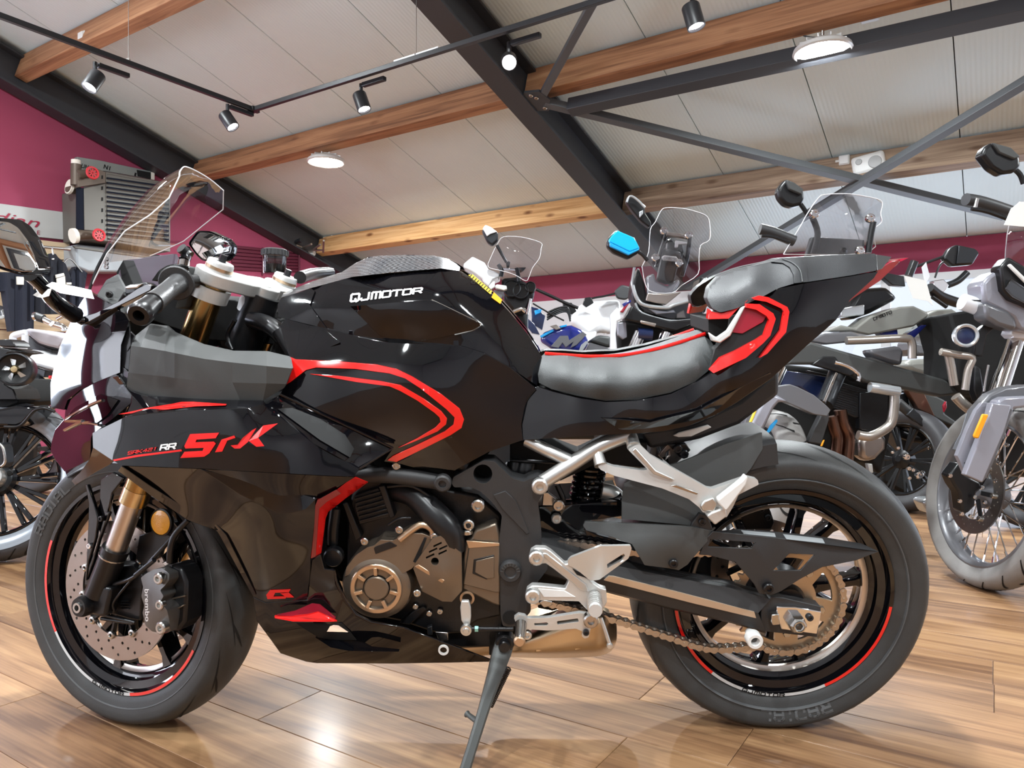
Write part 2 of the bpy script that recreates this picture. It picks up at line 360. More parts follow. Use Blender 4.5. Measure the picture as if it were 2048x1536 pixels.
# ================================================================= the hall
def rp(a, b, z): return RM @ Vector((a, b, z))
def roofz(b): return HE+SL*(B0-b) if b >= BR else HE+SL*(B0-BR)-SL*(BR-b)
def woodmat(name, c1, c2, c3, rough, axis, scale, coat=0, rnd=.25, knots=0, bumpk=.1):
    m = bpy.data.materials.new(name); m.use_nodes = True; nt = m.node_tree; b = nt.nodes['Principled BSDF']; N = nt.nodes.new; Lk = nt.links.new
    b.inputs['Roughness'].default_value = rough; b.inputs['Specular IOR Level'].default_value = .35; b.inputs['Coat Weight'].default_value = coat; b.inputs['Coat Roughness'].default_value = .16
    tc = N('ShaderNodeTexCoord'); oi = N('ShaderNodeObjectInfo'); mu = N('ShaderNodeMath'); mu.operation = 'MULTIPLY'; mu.inputs[1].default_value = 37.
    Lk(oi.outputs['Random'], mu.inputs[0])
    ad = N('ShaderNodeVectorMath'); ad.operation = 'ADD'; Lk(tc.outputs['Object'], ad.inputs[0]); Lk(mu.outputs[0], ad.inputs[1])
    mp = N('ShaderNodeMapping'); mp.inputs['Scale'].default_value = scale; Lk(ad.outputs[0], mp.inputs[0])
    n1 = N('ShaderNodeTexNoise'); n1.inputs['Scale'].default_value = 1; n1.inputs['Detail'].default_value = 5; n1.inputs['Distortion'].default_value = 1.2; Lk(mp.outputs[0], n1.inputs['Vector'])
    mp2 = N('ShaderNodeMapping'); mp2.inputs['Scale'].default_value = tuple(s*(9 if s > 5 else 3.) for s in scale); Lk(ad.outputs[0], mp2.inputs[0])
    n2 = N('ShaderNodeTexNoise'); n2.inputs['Scale'].default_value = 1; n2.inputs['Detail'].default_value = 3; Lk(mp2.outputs[0], n2.inputs['Vector'])
    cr = N('ShaderNodeValToRGB'); e = cr.color_ramp.elements; e[0].position = .30; e[0].color = (*c1, 1); e[1].position = .72; e[1].color = (*c3, 1); k = cr.color_ramp.elements.new(.5); k.color = (*c2, 1)
    mf = N('ShaderNodeMath'); mf.operation = 'MULTIPLY_ADD'; mf.inputs[1].default_value = .38; Lk(n2.outputs[0], mf.inputs[0])
    m1 = N('ShaderNodeMath'); m1.operation = 'MULTIPLY_ADD'; m1.inputs[1].default_value = .95; m1.inputs[2].default_value = -.165; Lk(n1.outputs[0], m1.inputs[0]); Lk(m1.outputs[0], mf.inputs[2])
    rv = N('ShaderNodeMath'); rv.operation = 'MULTIPLY_ADD'; rv.inputs[1].default_value = rnd; Lk(oi.outputs['Random'], rv.inputs[0]); Lk(mf.outputs[0], rv.inputs[2])
    r2 = N('ShaderNodeMath'); r2.operation = 'SUBTRACT'; r2.inputs[1].default_value = rnd*.5; Lk(rv.outputs[0], r2.inputs[0]); Lk(r2.outputs[0], cr.inputs[0])
    out = cr.outputs[0]
    if knots:
        v = N('ShaderNodeTexVoronoi'); v.inputs['Scale'].default_value = 1; mp3 = N('ShaderNodeMapping'); mp3.inputs['Scale'].default_value = tuple(3.2 if s < 5 else 7.5 for s in scale); Lk(ad.outputs[0], mp3.inputs[0]); Lk(mp3.outputs[0], v.inputs['Vector'])
        c2_ = N('ShaderNodeValToRGB'); f = c2_.color_ramp.elements; f[0].position = .10; f[0].color = (.25, .13, .07, 1); f[1].position = .26; f[1].color = (1, 1, 1, 1); Lk(v.outputs['Distance'], c2_.inputs[0])
        mx = N('ShaderNodeMix'); mx.data_type = 'RGBA'; mx.blend_type = 'MULTIPLY'; mx.inputs[0].default_value = knots; Lk(out, mx.inputs[6]); Lk(c2_.outputs[0], mx.inputs[7]); out = mx.outputs[2]
    Lk(out, b.inputs['Base Color'])
    bp = N('ShaderNodeBump'); bp.inputs['Strength'].default_value = bumpk; bp.inputs['Distance'].default_value = .001; Lk(n2.outputs[0], bp.inputs['Height']); Lk(bp.outputs[0], b.inputs['Normal'])
    MATS[name] = m
woodmat('floor_wood', s2l(94, 65, 43), s2l(131, 97, 67), s2l(158, 123, 87), .46, 'x', (1.1, 13, 13), coat=.06, rnd=.14)
woodmat('purlin_brown', s2l(120, 82, 58), s2l(158, 112, 80), s2l(178, 134, 98), .6, 'x', (.8, 18, 18), knots=.35, rnd=.1)
woodmat('purlin_pine', s2l(172, 126, 78), s2l(206, 160, 108), s2l(222, 182, 132), .6, 'x', (.8, 18, 18), knots=.9, rnd=.1)
woodmat('purlin_grey', s2l(122, 100, 84), s2l(152, 130, 110), s2l(176, 152, 128), .6, 'x', (.8, 18, 18), knots=.6, rnd=.1)
woodmat('slat_wood', s2l(170, 145, 115), s2l(192, 168, 138), s2l(205, 182, 152), .5, 'x', (1.5, 20, 20), rnd=.1)
mat('wall_red', s2l(146, 58, 84), .75, var=.05, vscale=3)
mat('wall_white', (.62, .62, .64), .7)
mat('steel_anthracite', (.035, .037, .042), .45, bump=.05)
mat('steel_grey', (.075, .08, .085), .45)
mat('joint_dark', (.12, .11, .10), .9)
mat('white_plastic', (.72, .72, .70), .4)
mat('lamp_housing', (.65, .65, .64), .35, metal=.3)
mat('lamp_emit', (1, 1, 1), .5, emit=(1, .97, .92), estr=28)
mat('spot_emit', (1, 1, 1), .5, emit=(1, .97, 1), estr=30)
mat('black_track', (.014, .014, .016), .4)
mat('window_frame', (.55, .56, .58), .4)
def ceilmat():
    m = mat('roof_panel', (.55, .52, .485), .38, spec=.5); nt = m.node_tree; b = nt.nodes['Principled BSDF']; N = nt.nodes.new; Lk = nt.links.new
    tc = N('ShaderNodeTexCoord'); w = N('ShaderNodeTexWave'); w.wave_type = 'BANDS'; w.bands_direction = 'X'; w.inputs['Scale'].default_value = 9.5; w.inputs['Distortion'].default_value = 0; Lk(tc.outputs['Object'], w.inputs['Vector'])
    n = N('ShaderNodeTexNoise'); n.inputs['Scale'].default_value = 1.1; n.inputs['Detail'].default_value = 3; Lk(tc.outputs['Object'], n.inputs['Vector'])
    bp = N('ShaderNodeBump'); bp.inputs['Strength'].default_value = .16; bp.inputs['Distance'].default_value = .01; Lk(w.outputs[0], bp.inputs['Height']); Lk(bp.outputs[0], b.inputs['Normal'])
    mx = N('ShaderNodeMix'); mx.data_type = 'RGBA'; mx.inputs[6].default_value = (.65, .755, .75, 1); mx.inputs[7].default_value = (.73, .845, .84, 1); Lk(n.outputs[0], mx.inputs[0]); Lk(mx.outputs[2], b.inputs['Base Color'])
ceilmat()
I4_ = Matrix.Identity(4)
def struct(name, bm, m, label, parent=None, M=RM, **k):
    o = finish(bm, name, m, parent, M, **k)
    if parent is None: o['kind'] = 'structure'; o['label'] = label
    return o
# ---- floor: planks run along the hall
PW = .186; PL = 1.29
base = bmesh.new()
box_bm(((AL+AR)/2, (BF+B0)/2, -.056), (AR-AL, B0-BF, .10), bm=base)
floor = struct('floor', base, 'floor_base' if 'floor_base' in MATS else mat('floor_base', s2l(120, 82, 50), .35, var=.25, vscale=4), 'brown wood plank floor of the showroom')
bmp = bmesh.new(); box_bm((0, 0, -.004), (PL-.0012, PW-.0010, .008), bm=bmp)
bmesh.ops.bevel(bmp, geom=[e for e in bmp.edges if e.verts[0].co.z > -.001 and e.verts[1].co.z > -.001], offset=.0012, segments=1, affect='EDGES')
pme = bpy.data.meshes.new('plank'); bmp.to_mesh(pme); bmp.free(); pme.materials.append(MATS['floor_wood'])
cand = []
rowoff = {}
rw = random.Random(11)
for r_ in range(int((BF-1.056)/PW), int((B0-1.056)/PW)):
    off_ = rw.random()*PL if r_ != 0 else ((-1.36) % PL)
    k0 = int((AL-off_)/PL)-1
    for k_ in range(k0, int((AR-off_)/PL)+1):
        ca = off_+(k_+.5)*PL; cb = 1.056+(r_+.5)*PW
        if ca-PL/2 < AL-.4 or ca+PL/2 > AR+.4: continue
        ok = 0
        for da in (-.5, 0, .5):
            w_ = rp(ca+da*PL, cb, 0)
            if w_.y > 1.2 and abs(w_.x)/w_.y < .74: ok = 1
        if not ok: continue
        cand.append((rp(ca, cb, 0).length, ca, cb))
cand.sort()
stf = bmesh.new()
for i_, (d_, ca, cb) in enumerate(cand):
    if i_ < 296:
        o_ = bpy.data.objects.new('plank', pme); COL.objects.link(o_); o_.parent = floor; o_.matrix_local = Matrix.Translation((ca, cb, 0))
    else: box_bm((ca, cb, -.004), (PL-.002, PW-.002, .008), bm=stf)
finish(stf, 'plank_field', 'floor_wood', floor, Matrix.Identity(4), kind='stuff')
# ---- walls
WT = .15; RZ = roofz(BR)
def gable(a0, a1):
    pr = [(BF, -.01), (B0, -.01), (B0, HE), (BR, RZ), (BF, roofz(BF))]
    return bmv([(a, b, z) for a in (a0, a1) for b, z in pr], [(0, 1, 2, 3, 4), (5, 6, 7, 8, 9)]+[(i, (i+1) % 5, 5+(i+1) % 5, 5+i) for i in range(5)])
struct('wall_left', gable(AL-WT, AL), 'wall_red', 'crimson gable wall with the grey heater and the sign', smooth=False)
for i_, b_ in enumerate((-2.6, 1.9)):
    wf = bmesh.new()
    for db in (-.55, .55): box_bm((AL+.07, b_+db, 1.5), (.14, .10, 2.4), bm=wf)
    for z_ in (.35, 2.65): box_bm((AL+.07, b_, z_), (.14, 1.2, .10), bm=wf)
    fo = struct('window_%d' % (i_+9), wf, 'window_frame', 'tall gable window left of the sign')
    finish(box_bm((AL+.20, b_, 1.5), (.01, 1.0, 2.2)), 'pane', 'clear_screen', fo, I4_)
struct('wall_right', gable(AR, AR+WT), 'wall_white', 'plain right gable wall', smooth=False)
ZB = 1.91; ZS = .35                             # band underside, window sill
bw = bmesh.new(); box_bm(((AL+AR)/2, B0+WT/2, (ZB+HE)/2), (AR-AL, WT, HE-ZB), bm=bw)
struct('wall_back', bw, 'wall_red', 'crimson band of wall under the low eave')
bw = bmesh.new(); box_bm(((AL+AR)/2, B0+WT/2, ZS/2-.005), (AR-AL, WT, ZS+.01), bm=bw); box_bm(((AL-3.0)/2, B0+WT/2, (ZS+ZB)/2), (-3.0-AL, WT, ZB-ZS), bm=bw)
struct('wall_back_lower', bw, 'wall_white', 'white lower part of the eave wall')
for i_, (a_, w_) in enumerate(((-1.0, 3.2), (2.5, 3.2), (5.6, 2.8))):
    wf = bmesh.new()
    for da in (-w_/2+.06, 0, w_/2-.06): box_bm((a_+da, B0-.02, (ZS+ZB)/2), (.09, .08, ZB-ZS), bm=wf)
    for z_ in (ZS+.04, ZB-.04): box_bm((a_, B0-.02, z_), (w_+.2, .08, .08), bm=wf)
    fo = struct('window_%d' % (i_+1), wf, 'window_frame', 'bright window under the crimson eave band')
    for da in (-w_/4, w_/4): finish(box_bm((a_+da, B0-.03, (ZS+ZB)/2), (w_/2-.1, .01, ZB-ZS-.1)), 'pane', 'clear_screen', fo, Matrix.Identity(4))
bw = bmesh.new(); zf = roofz(BF)
box_bm(((AL+AR)/2, BF-WT/2, (2.75+zf)/2), (AR-AL, WT, zf-2.75), bm=bw); box_bm(((AL+AR)/2, BF-WT/2, .2), (AR-AL, WT, .4), bm=bw); box_bm((1.3, BF-WT/2, 1.57), (11.4, WT, 2.4), bm=bw)
struct('wall_front', bw, 'wall_white', 'wall above and below the shop front glazing')
for i_, a_ in enumerate((-6.2,)):
    wf = bmesh.new()
    for da in (-1.75, 1.75): box_bm((a_+da, BF+.02, 1.575), (.3, .12, 2.36), bm=wf)
    fo = struct('window_%d' % (i_+4), wf, 'window_frame', 'shop front window')
    finish(box_bm((a_, BF+.16, 1.575), (3.2, .01, 2.3)), 'pane', 'clear_screen', fo, Matrix.Identity(4))
# ---- roof panels
cl = bmesh.new()
box_bm(((AL+AR)/2, 0, .11), (AR-AL+.3, 1, .02), bm=cl)
for v in cl.verts:
    b_ = B0+.2 if v.co.y > 0 else BR; v.co.z = roofz(min(b_, B0))+(-SL*.2 if b_ > B0 else 0)+v.co.z; v.co.y = b_
c2 = bmesh.new(); box_bm(((AL+AR)/2, 0, .11), (AR-AL+.3, 1, .02), bm=c2)
for v in c2.verts:
    b_ = BF-.2 if v.co.y < 0 else BR; v.co.z = roofz(b_)+v.co.z; v.co.y = b_
tmp = bpy.data.meshes.new('t'); c2.to_mesh(tmp); c2.free(); cl.from_mesh(tmp); bpy.data.meshes.remove(tmp)
ceiling = struct('ceiling', cl, 'joint_dark', 'sloping ceiling of beige insulated roof panels', smooth=False)
LEN = math.hypot(B0-BR+.05, SL*(B0-BR+.05)); pa = math.atan(SL)
pm = bmesh.new(); box_bm((0, -LEN/2, .04), (.992, LEN, .06), bm=pm); pmm = bpy.data.meshes.new('roof_panel'); pm.to_mesh(pmm); pm.free(); pmm.materials.append(MATS['roof_panel'])
pm = bmesh.new(); box_bm((0, 0, 0), (.992, (BR-BF)/math.cos(pa), .06), bm=pm); pmf = bpy.data.meshes.new('roof_panel'); pm.to_mesh(pmf); pm.free(); pmf.materials.append(MATS['roof_panel'])
a_ = AL+.35
while a_ < AR:
    o_ = bpy.data.objects.new('roof_panel', pmm); COL.objects.link(o_); o_.parent = ceiling
    o_.matrix_local = Matrix.Translation((a_, B0+.05, HE-SL*.05)) @ Matrix.Rotation(-pa, 4, 'X')
    o_ = bpy.data.objects.new('roof_panel', pmf); COL.objects.link(o_); o_.parent = ceiling
    o_.matrix_local = Matrix.Translation((a_, (BF+BR)/2, roofz((BF+BR)/2)+.04)) @ Matrix.Rotation(pa, 4, 'X')
    a_ += 1.0
# ---- steel rafters and timber purlins
A1 = -.368*B0                                    # the rafter in view
def rafter(n, a, label, bw_=.20, dp=.36):
    bm = bmesh.new(); g0, g1 = B0-.02, BR-.1
    def sec(w, z0, z1):
        vs_ = [(a+sx*w/2, b, roofz(b)-z) for b in (g0, g1) for sx, z in ((-1, z0), (1, z0), (1, z1), (-1, z1))]
        bmv(vs_, [(0, 1, 2, 3), (4, 5, 6, 7), (0, 1, 5, 4), (1, 2, 6, 5), (2, 3, 7, 6), (3, 0, 4, 7)], bm)
    sec(bw_, .012, .032); sec(.02, .032, dp-.02); sec(bw_, dp-.02, dp)
    return struct('trim_%d' % n, bm, 'steel_anthracite', label, smooth=False)
rafter(1, AL+.13, 'dark steel rafter along the crimson gable wall')
rafter(2, A1, 'big dark steel rafter running down the middle of the ceiling')
rafter(3, A1+4.75, 'dark steel rafter of the next bay to the right')
PB = dict(A=.387*B0, B=.594*B0, C=.8085*B0, D=.18*B0, E=-.03*B0)
PH = dict(A=.24, B=.24, C=.24, D=.24, E=.24)
tn = 4
for key, lab, mats_ in (('A', 'nearest brown timber purlin at the upper left', ('purlin_brown',)*3), ('B', 'brown timber purlin carrying the round pendant lamps', ('purlin_brown',)*3), ('C', 'timber purlin nearest the eave', ('purlin_pine', 'purlin_grey', 'purlin_grey')), ('D', 'timber purlin near the ridge', ('purlin_brown',)*3), ('E', 'timber purlin over the photographer', ('purlin_brown',)*3)):
    for j, (x0, x1) in enumerate(((AL+.16, A1-.02), (A1+.02, A1+4.73), (A1+4.77, AR-.02))):
        b_ = PB[key]; h_ = PH[key]; bm = box_bm(((x0+x1)/2, 0, 0), (x1-x0, .115, h_))
        for v in bm.verts: v.co.z += -h_/2-.012
        M_ = RM @ Matrix.Translation((0, b_, roofz(b_))) @ Matrix.Rotation(-pa, 4, 'X')
        o_ = struct('trim_%d' % tn, bm, mats_[j], '%s, %s bay' % (lab, ('left', 'middle', 'right')[j]), M=M_, bevel=.004); tn += 1
# ---- roof bracing, in a plane just under the purlins
nrm = (RM.to_3x3() @ Vector((0, SL, 1)))
def undroof(px, py, drop): return plane_hit(px, py, nrm, HE+SL*B0-drop)
up_ = nrm.normalized()
for (p0, p1, w_, h_, lab) in (((1082, 196), (1205, -30), .06, .05, 'thin grey steel brace rising from the rafter node'), ((1090, 205), (2010, 432), .075, .06, 'grey steel brace falling to the right across the ceiling'), ((2120, 122), (1375, 575), .07, .06, 'grey steel brace crossing from upper right'), ((1140, 215), (2130, -2), .11, .11, 'dark square steel strut below the lamp purlin')):
    P0 = undroof(*p0, .34); P1 = undroof(*p1, .34 if 'crossing' not in lab else .41)
    struct('trim_%d' % tn, bar_bm(P0, P1, w_, h_, up_), 'steel_grey' if 'strut' not in lab else 'steel_anthracite', lab, M=Matrix.Identity(4), bevel=.004); tn += 1
gus = [undroof(x, y, .37) for x, y in ((1030, 217), (1048, 186), (1078, 183), (1100, 200), (1098, 222), (1060, 222))]
o_ = bmv(gus+[g+up_*.02 for g in gus], [tuple(range(6)), tuple(range(11, 5, -1))]+[(i, (i+1) % 6, 6+(i+1) % 6, 6+i) for i in range(6)])
o_ = struct('trim_%d' % tn, o_, 'steel_anthracite', 'dark steel gusset plate bolted under the middle rafter', M=Matrix.Identity(4), smooth=False); tn += 1
for x, y in ((1062, 190), (1073, 195), (1090, 215)): bolt(o_, undroof(x, y, .372), -up_, .018, 'steel', M=Matrix.Identity(4))
# ---- cables clipped to the purlins, junction boxes
def cable(px, drop, label, clips=True, r=.010, name='cable'):
    pts = [undroof(x, y, drop) for x, y in px]
    o = thing(name, label, 'cable', Matrix.Translation(pts[0]))
    q = [p-pts[0] for p in pts]
    finish(tube_bm(q, r, 6), 'wire', 'lamp_housing', o)
    if clips:
        tot = sum((q[i+1]-q[i]).length for i in range(len(q)-1)); n = int(tot/.45)
        for k in range(n):
            s = (k+.5)*tot/n; i = 0
            while s > (q[i+1]-q[i]).length: s -= (q[i+1]-q[i]).length; i += 1
            p = q[i]+(q[i+1]-q[i]).normalized()*s
            finish(box_bm(p, (.02, .02, .035), RM), 'clip', 'white_plastic', o)
cable([(692, 284), (850, 240), (1000, 208), (1028, 214)], .15, 'grey cable clipped along the brown purlin, left bay')
cable([(1030, 219), (1088, 214), (1103, 188), (1300, 140), (1600, 62), (1722, 31)], .15, 'grey cable clipped along the brown purlin beyond the rafter')
cable([(1760, 22), (1830, 6), (1900, -12)], .15, 'grey cable right of the junction box by the larger lamp')
cable([(640, 476), (800, 456), (1000, 424), (1170, 396)], .02, 'grey cable clipped along the top of the pine purlin')
cable([(1252, 384), (1450, 358), (1700, 320), (1900, 292), (2100, 266)], .02, 'grey cable clipped along the top of the weathered purlin')
def jbox(x, y, drop, s, lab):
    p = undroof(x, y, drop); o = thing('junction_box', lab, 'junction box', Matrix.Translation(p) @ RM, 'junction boxes on the purlins')
    finish(box_bm((0, 0, 0), (s, .05, s)), 'case', 'white_plastic', o, bevel=.008); finish(box_bm((0, -.03, 0), (s*.82, .012, s*.82)), 'lid', 'white_plastic', o, bevel=.004)
    finish(lathe_bm([(0, .0), (.014, 0), (.014, .03), (0, .03)], axis_m((-s/2, 0, 0), (-1, 0, 0)), 10), 'gland', 'white_plastic', o)
jbox(168, 76, .16, .10, 'white junction box on the nearest brown purlin at upper left'); jbox(692, 279, .16, .10, 'white junction box beside the smaller pendant lamp'); jbox(1740, 25, .16, .115, 'white junction box beside the larger pendant lamp'); jbox(1689, 321, .06, .09, 'white junction box beside the white loudspeaker')
p = undroof(1738, 329, .13); o = thing('loudspeaker', 'small white loudspeaker on the weathered purlin', 'loudspeaker', Matrix.Translation(p) @ RM)
finish(box_bm((0, 0, 0), (.27, .12, .17), Matrix.Rotation(R(-8), 3, 'Y')), 'cabinet', 'white_plastic', o, bevel=.03, bseg=4)
mat('grille_grey', (.45, .46, .46), .6, bump=.6, bscale=250)
finish(lathe_bm([(0, .012), (.05, .008), (.056, 0), (.056, -.01)], axis_m((.055, -.06, .0), (0, -1, 0)), 24), 'woofer', 'grille_grey', o); finish(lathe_bm([(0, .01), (.024, .006), (.028, 0), (.028, -.01)], axis_m((-.075, -.06, .02), (0, -1, 0)), 20), 'tweeter', 'grille_grey', o)
finish(box_bm((0, .09, .03), (.06, .08, .03)), 'bracket', 'white_plastic', o)
# ---- pendant lamps
def pendant(M, lab, power):
    o = thing('pendant_lamp', lab, 'lamp', M, 'round pendant lamps')
    finish(lathe_bm([(0, .075), (.055, .075), (.065, .05), (.15, .035), (.185, .012), (.192, -.012), (.18, -.022), (.165, -.012), (0, -.012)], seg=40), 'housing', 'lamp_housing', o)
    for k in range(12):
        a = k*math.pi/6; finish(bar_bm((.06*math.cos(a), .06*math.sin(a), .055), (.15*math.cos(a), .15*math.sin(a), .042), .006, .025), 'fin', 'lamp_housing', o)
    finish(lathe_bm([(0, -.0215), (.13, -.0205), (.164, -.014), (.164, -.013), (0, -.013)], seg=40), 'diffuser', 'lamp_emit', o)
    finish(tube_bm([(0, 0, .07), (0, 0, .13)], .012, 8), 'stem', 'steel', o)
    finish(tube_bm(catmull([(.02, 0, .09), (-.06, 0, .10), (-.13, 0, .14), (-.10, 0, .19), (.02, 0, .2), (.09, .0, .20)], 5), .006, 6), 'lead', 'black_track', o)
    finish(tube_bm([(.0, 0, .13), (.0, 0, .21)], .005, 6), 'hook', 'chrome', o)
    l = bpy.data.lights.new('pendant_light', 'AREA'); l.shape = 'DISK'; l.size = .32; l.energy = power; l.color = (.90, .97, 1)
    lo = bpy.data.objects.new('pendant_light', l); COL.objects.link(lo); lo.parent = o; lo.matrix_local = Matrix.Translation((0, 0, -.03))
def pend_at(a, b, lab, drop=.46): pendant(Matrix.Translation(rp(a, b, roofz(b)-drop)) @ RM, lab, PEND)
PEND = 140
bB = PB['B']
for (x, y, lab) in ((652, 322, 'round pendant lamp under the brown purlin above the heater'), (1645, 100, 'large bright pendant lamp in front of the dark strut')):
    d = ray(x, y); g_ = Vector((.547, .837, 0)); t = (bB-.02)/d.dot(g_); w_ = CAM+d*t
    pendant(Matrix.Translation(w_) @ RM, lab, PEND)
for k_, a_ in enumerate((3.8, )): pend_at(a_, bB, 'pendant lamp right of the frame')
for a_ in (-5.8, -1.0, 3.8): pend_at(a_, PB['D'] if a_ < 9 else 0, 'pendant lamp over the photographer at %s' % ('the left' if a_ < -5 else 'the middle' if a_ < 0 else 'the right'))
for a_ in (-3.4, 1.4): pend_at(a_, -2.6, 'unseen pendant lamp added behind the photographer on the %s' % ('left' if a_ < 0 else 'right'))  # unseen lamps added behind the camera for more illumination
# ---- track lighting
ZT = 3.0
def tk(x, y): return plane_hit(x, y, (0, 0, 1), ZT)
c0 = tk(507, 219); gdir = RM.to_3x3() @ Vector((0, 1, 0)); pdir = RM.to_3x3() @ Vector((1, 0, 0))
tr = thing('light_track', 'black suspended light track in an L shape below the ceiling', 'light track', Matrix.Translation(c0))
def rail(p, q): finish(bar_bm(p-c0, q-c0, .035, .035), 'rail', 'black_track', tr, bevel=.003)
eL = c0-gdir*3.6; eR = c0+pdir*6.2
rail(eL, c0+gdir*.05); rail(c0-pdir*.02, eR)
finish(box_bm((0, 0, 0), (.07, .07, .036), RM.to_3x3()), 'corner_joint', 'black_track', tr, bevel=.004)
def hang(px, py, along, sgn=1):
    pass
for q_ in (c0-gdir*1.05, c0+pdir*1.75, c0+pdir*4.4, c0-gdir*3.2):
    br_ = (RM.inverted() @ q_).y; finish(tube_bm([q_-c0, Vector((q_.x, q_.y, roofz(br_)))-c0], .0025, 6), 'hanger_wire', 'steel', tr); finish(box_bm(q_-c0+Vector((0, 0, .022)), (.02, .02, .02)), 'hanger_clip', 'steel', tr)
finish(bar_bm(c0+pdir*1.55-c0+Vector((0, 0, .025)), c0+pdir*1.95-c0+Vector((0, 0, .025)), .02, .012), 'joiner_plate', 'lamp_housing', tr)
def spot(px, py, aim, lab, on=1, back=1, al=None, at=None):
    p = (at or tk(px, py))-Vector((0, 0, .021)); o = thing('track_spotlight', lab, 'spotlight', Matrix.Translation(p), 'spotlights on the light track')
    d = al or pdir; bx = bar_bm(Vector((0, 0, -.014))+d*.02, Vector((0, 0, -.014))+d*.24*back, .036, .032); finish(bx, 'driver_box', 'black_track', o, bevel=.004)
    finish(tube_bm([(0, 0, 0), (0, 0, -.07)], .014, 10), 'stem', 'black_track', o)
    a = Vector(aim).normalized(); c = Vector((0, 0, -.12)); m = axis_m(c-a*.05, a)
    finish(lathe_bm([(0, 0), (.048, 0), (.052, .008), (.052, .135), (.046, .135), (.04, .12), (0, .12)], m, 24), 'head', 'black_track', o)
    finish(lathe_bm([(0, .1225), (.039, .1225), (.0, .121)], m, 24), 'lens', 'spot_emit', o)
    finish(bar_bm(Vector((0, 0, -.07)), c, .02, .05), 'yoke', 'black_track', o)
    if on:
        l = bpy.data.lights.new('spot_light', 'SPOT'); l.energy = SPOTP*on; l.spot_size = R(58); l.spot_blend = .6; l.shadow_soft_size = .035; l.color = (.93, .97, 1)
        lo = bpy.data.objects.new('spot_light', l); COL.objects.link(lo); lo.parent = o; lo.matrix_local = Matrix.Translation(c-a*.05+a*.14) @ facing(a)
SPOTP = 110
spot(190, 118, (-.25, -.45, -.9), 'leftmost black track spotlight, lit, near the crimson wall', al=gdir)
spot(455, 203, (.55, -.1, -.8), 'black track spotlight beside the corner of the track', al=gdir)
spot(722, 162, (.35, -.15, -1), 'black track spotlight in the middle of the right rail')
spot(1018, 78, (.02, -1, -.62), 'glaring track spotlight aimed at the viewer in front of the rafter', on=1.6)
spot(1385, -22, (.25, -.1, -1), 'black track spotlight cut off by the top of the photo')
t2 = rp(-.4, .1, 3.3); tr2 = thing('light_track', 'black light track added unseen above the photographer to light the motorcycle', 'light track', Matrix.Translation(t2))  # unseen track, added with its spots to brighten the front motorcycle
finish(bar_bm(pdir*-2.6, pdir*2.6, .035, .035), 'rail', 'black_track', tr2, bevel=.003)
for k_ in (-2.2, 2.2): finish(tube_bm([pdir*k_, pdir*k_+Vector((0, 0, roofz(.1)-3.3))], .0025, 6), 'hanger_wire', 'steel', tr2)
for a_, lab in ((-2.3, 'unseen track spotlight added above the photographer on the left'), (-1.0, 'unseen track spotlight added above the photographer in the middle'), (.5, 'unseen track spotlight added above the photographer on the right')):
    q_ = rp(a_, .1, 3.3); spot(0, 0, Vector((.25*a_+.1, 1.6, .75))-q_, lab, on=1.1, at=q_)
# ================================================================= the black and red sports motorcycle in front
LAM, Y0, UR, UF, DEL, BYAW = .16209, 1.66751, .56848, -.82664, -.37212, -.0156
MH = Matrix.Translation((0, Y0, 0)) @ Matrix.Rotation(BYAW, 4, 'Z') @ Matrix.Rotation(LAM, 4, 'X')
bike = thing('sports_motorcycle', 'black sports motorcycle with red stripes leaning on its side stand in front', 'motorcycle', MH)
H = Fr(MH)
sd = Vector((math.sin(R(24.5)), 0, math.cos(R(24.5)))); sn = Vector((sd.z, 0, -sd.x))
SA = Vector((UF, 0, .30))+sn*.03
SREL = Matrix.Translation(SA) @ Matrix.Rotation(DEL, 4, sd) @ Matrix.Translation(-SA)
SF = Fr(MH @ SREL)
def hs(name, outline, surf, m, **k): return skin(name, outline, surf, m, k.pop('parent', bike), H, **k)
def pl(name, c, coords, v, m, th=.012, **k): return skin(name, O(c, *coords), v, m, k.pop('parent', bike), k.pop('fr', H), th=th, step=k.pop('step', None), bevel=k.pop('bevel', .002), **k)
def sp(name, c, coords, v, m, th=.012, **k): return skin(name, O(c, *coords), v, m, k.pop('parent', bike), SF, th=th, step=k.pop('step', None), bevel=k.pop('bevel', .002), M=k.pop('M', SREL), **k)
def ht(name, pts, r, m, **k): return tube(name, pts, r, m, k.pop('parent', bike), H, **k)
def st(name, pts, r, m, **k): return tube(name, pts, r, m, k.pop('parent', bike), SF, M=k.pop('M', SREL), **k)
def hb(px, py, v, r, m='steel', **k): return bolt(k.pop('parent', bike), H.p(px, py, v), (0, -1, 0), r, m, **k)
def sb(px, py, v, r, m='steel', **k): return bolt(k.pop('parent', bike), SF.p(px, py, v), (0, -1, 0), r, m, M=k.pop('M', SREL), **k)
NEAR = Vector((0, -1, 0)); I4 = Matrix.Identity(4)
def wheelM(c): return Matrix(((1, 0, 0, c[0]), (0, 0, -1, c[1]), (0, 1, 0, c[2]), (0, 0, 0, 1)))
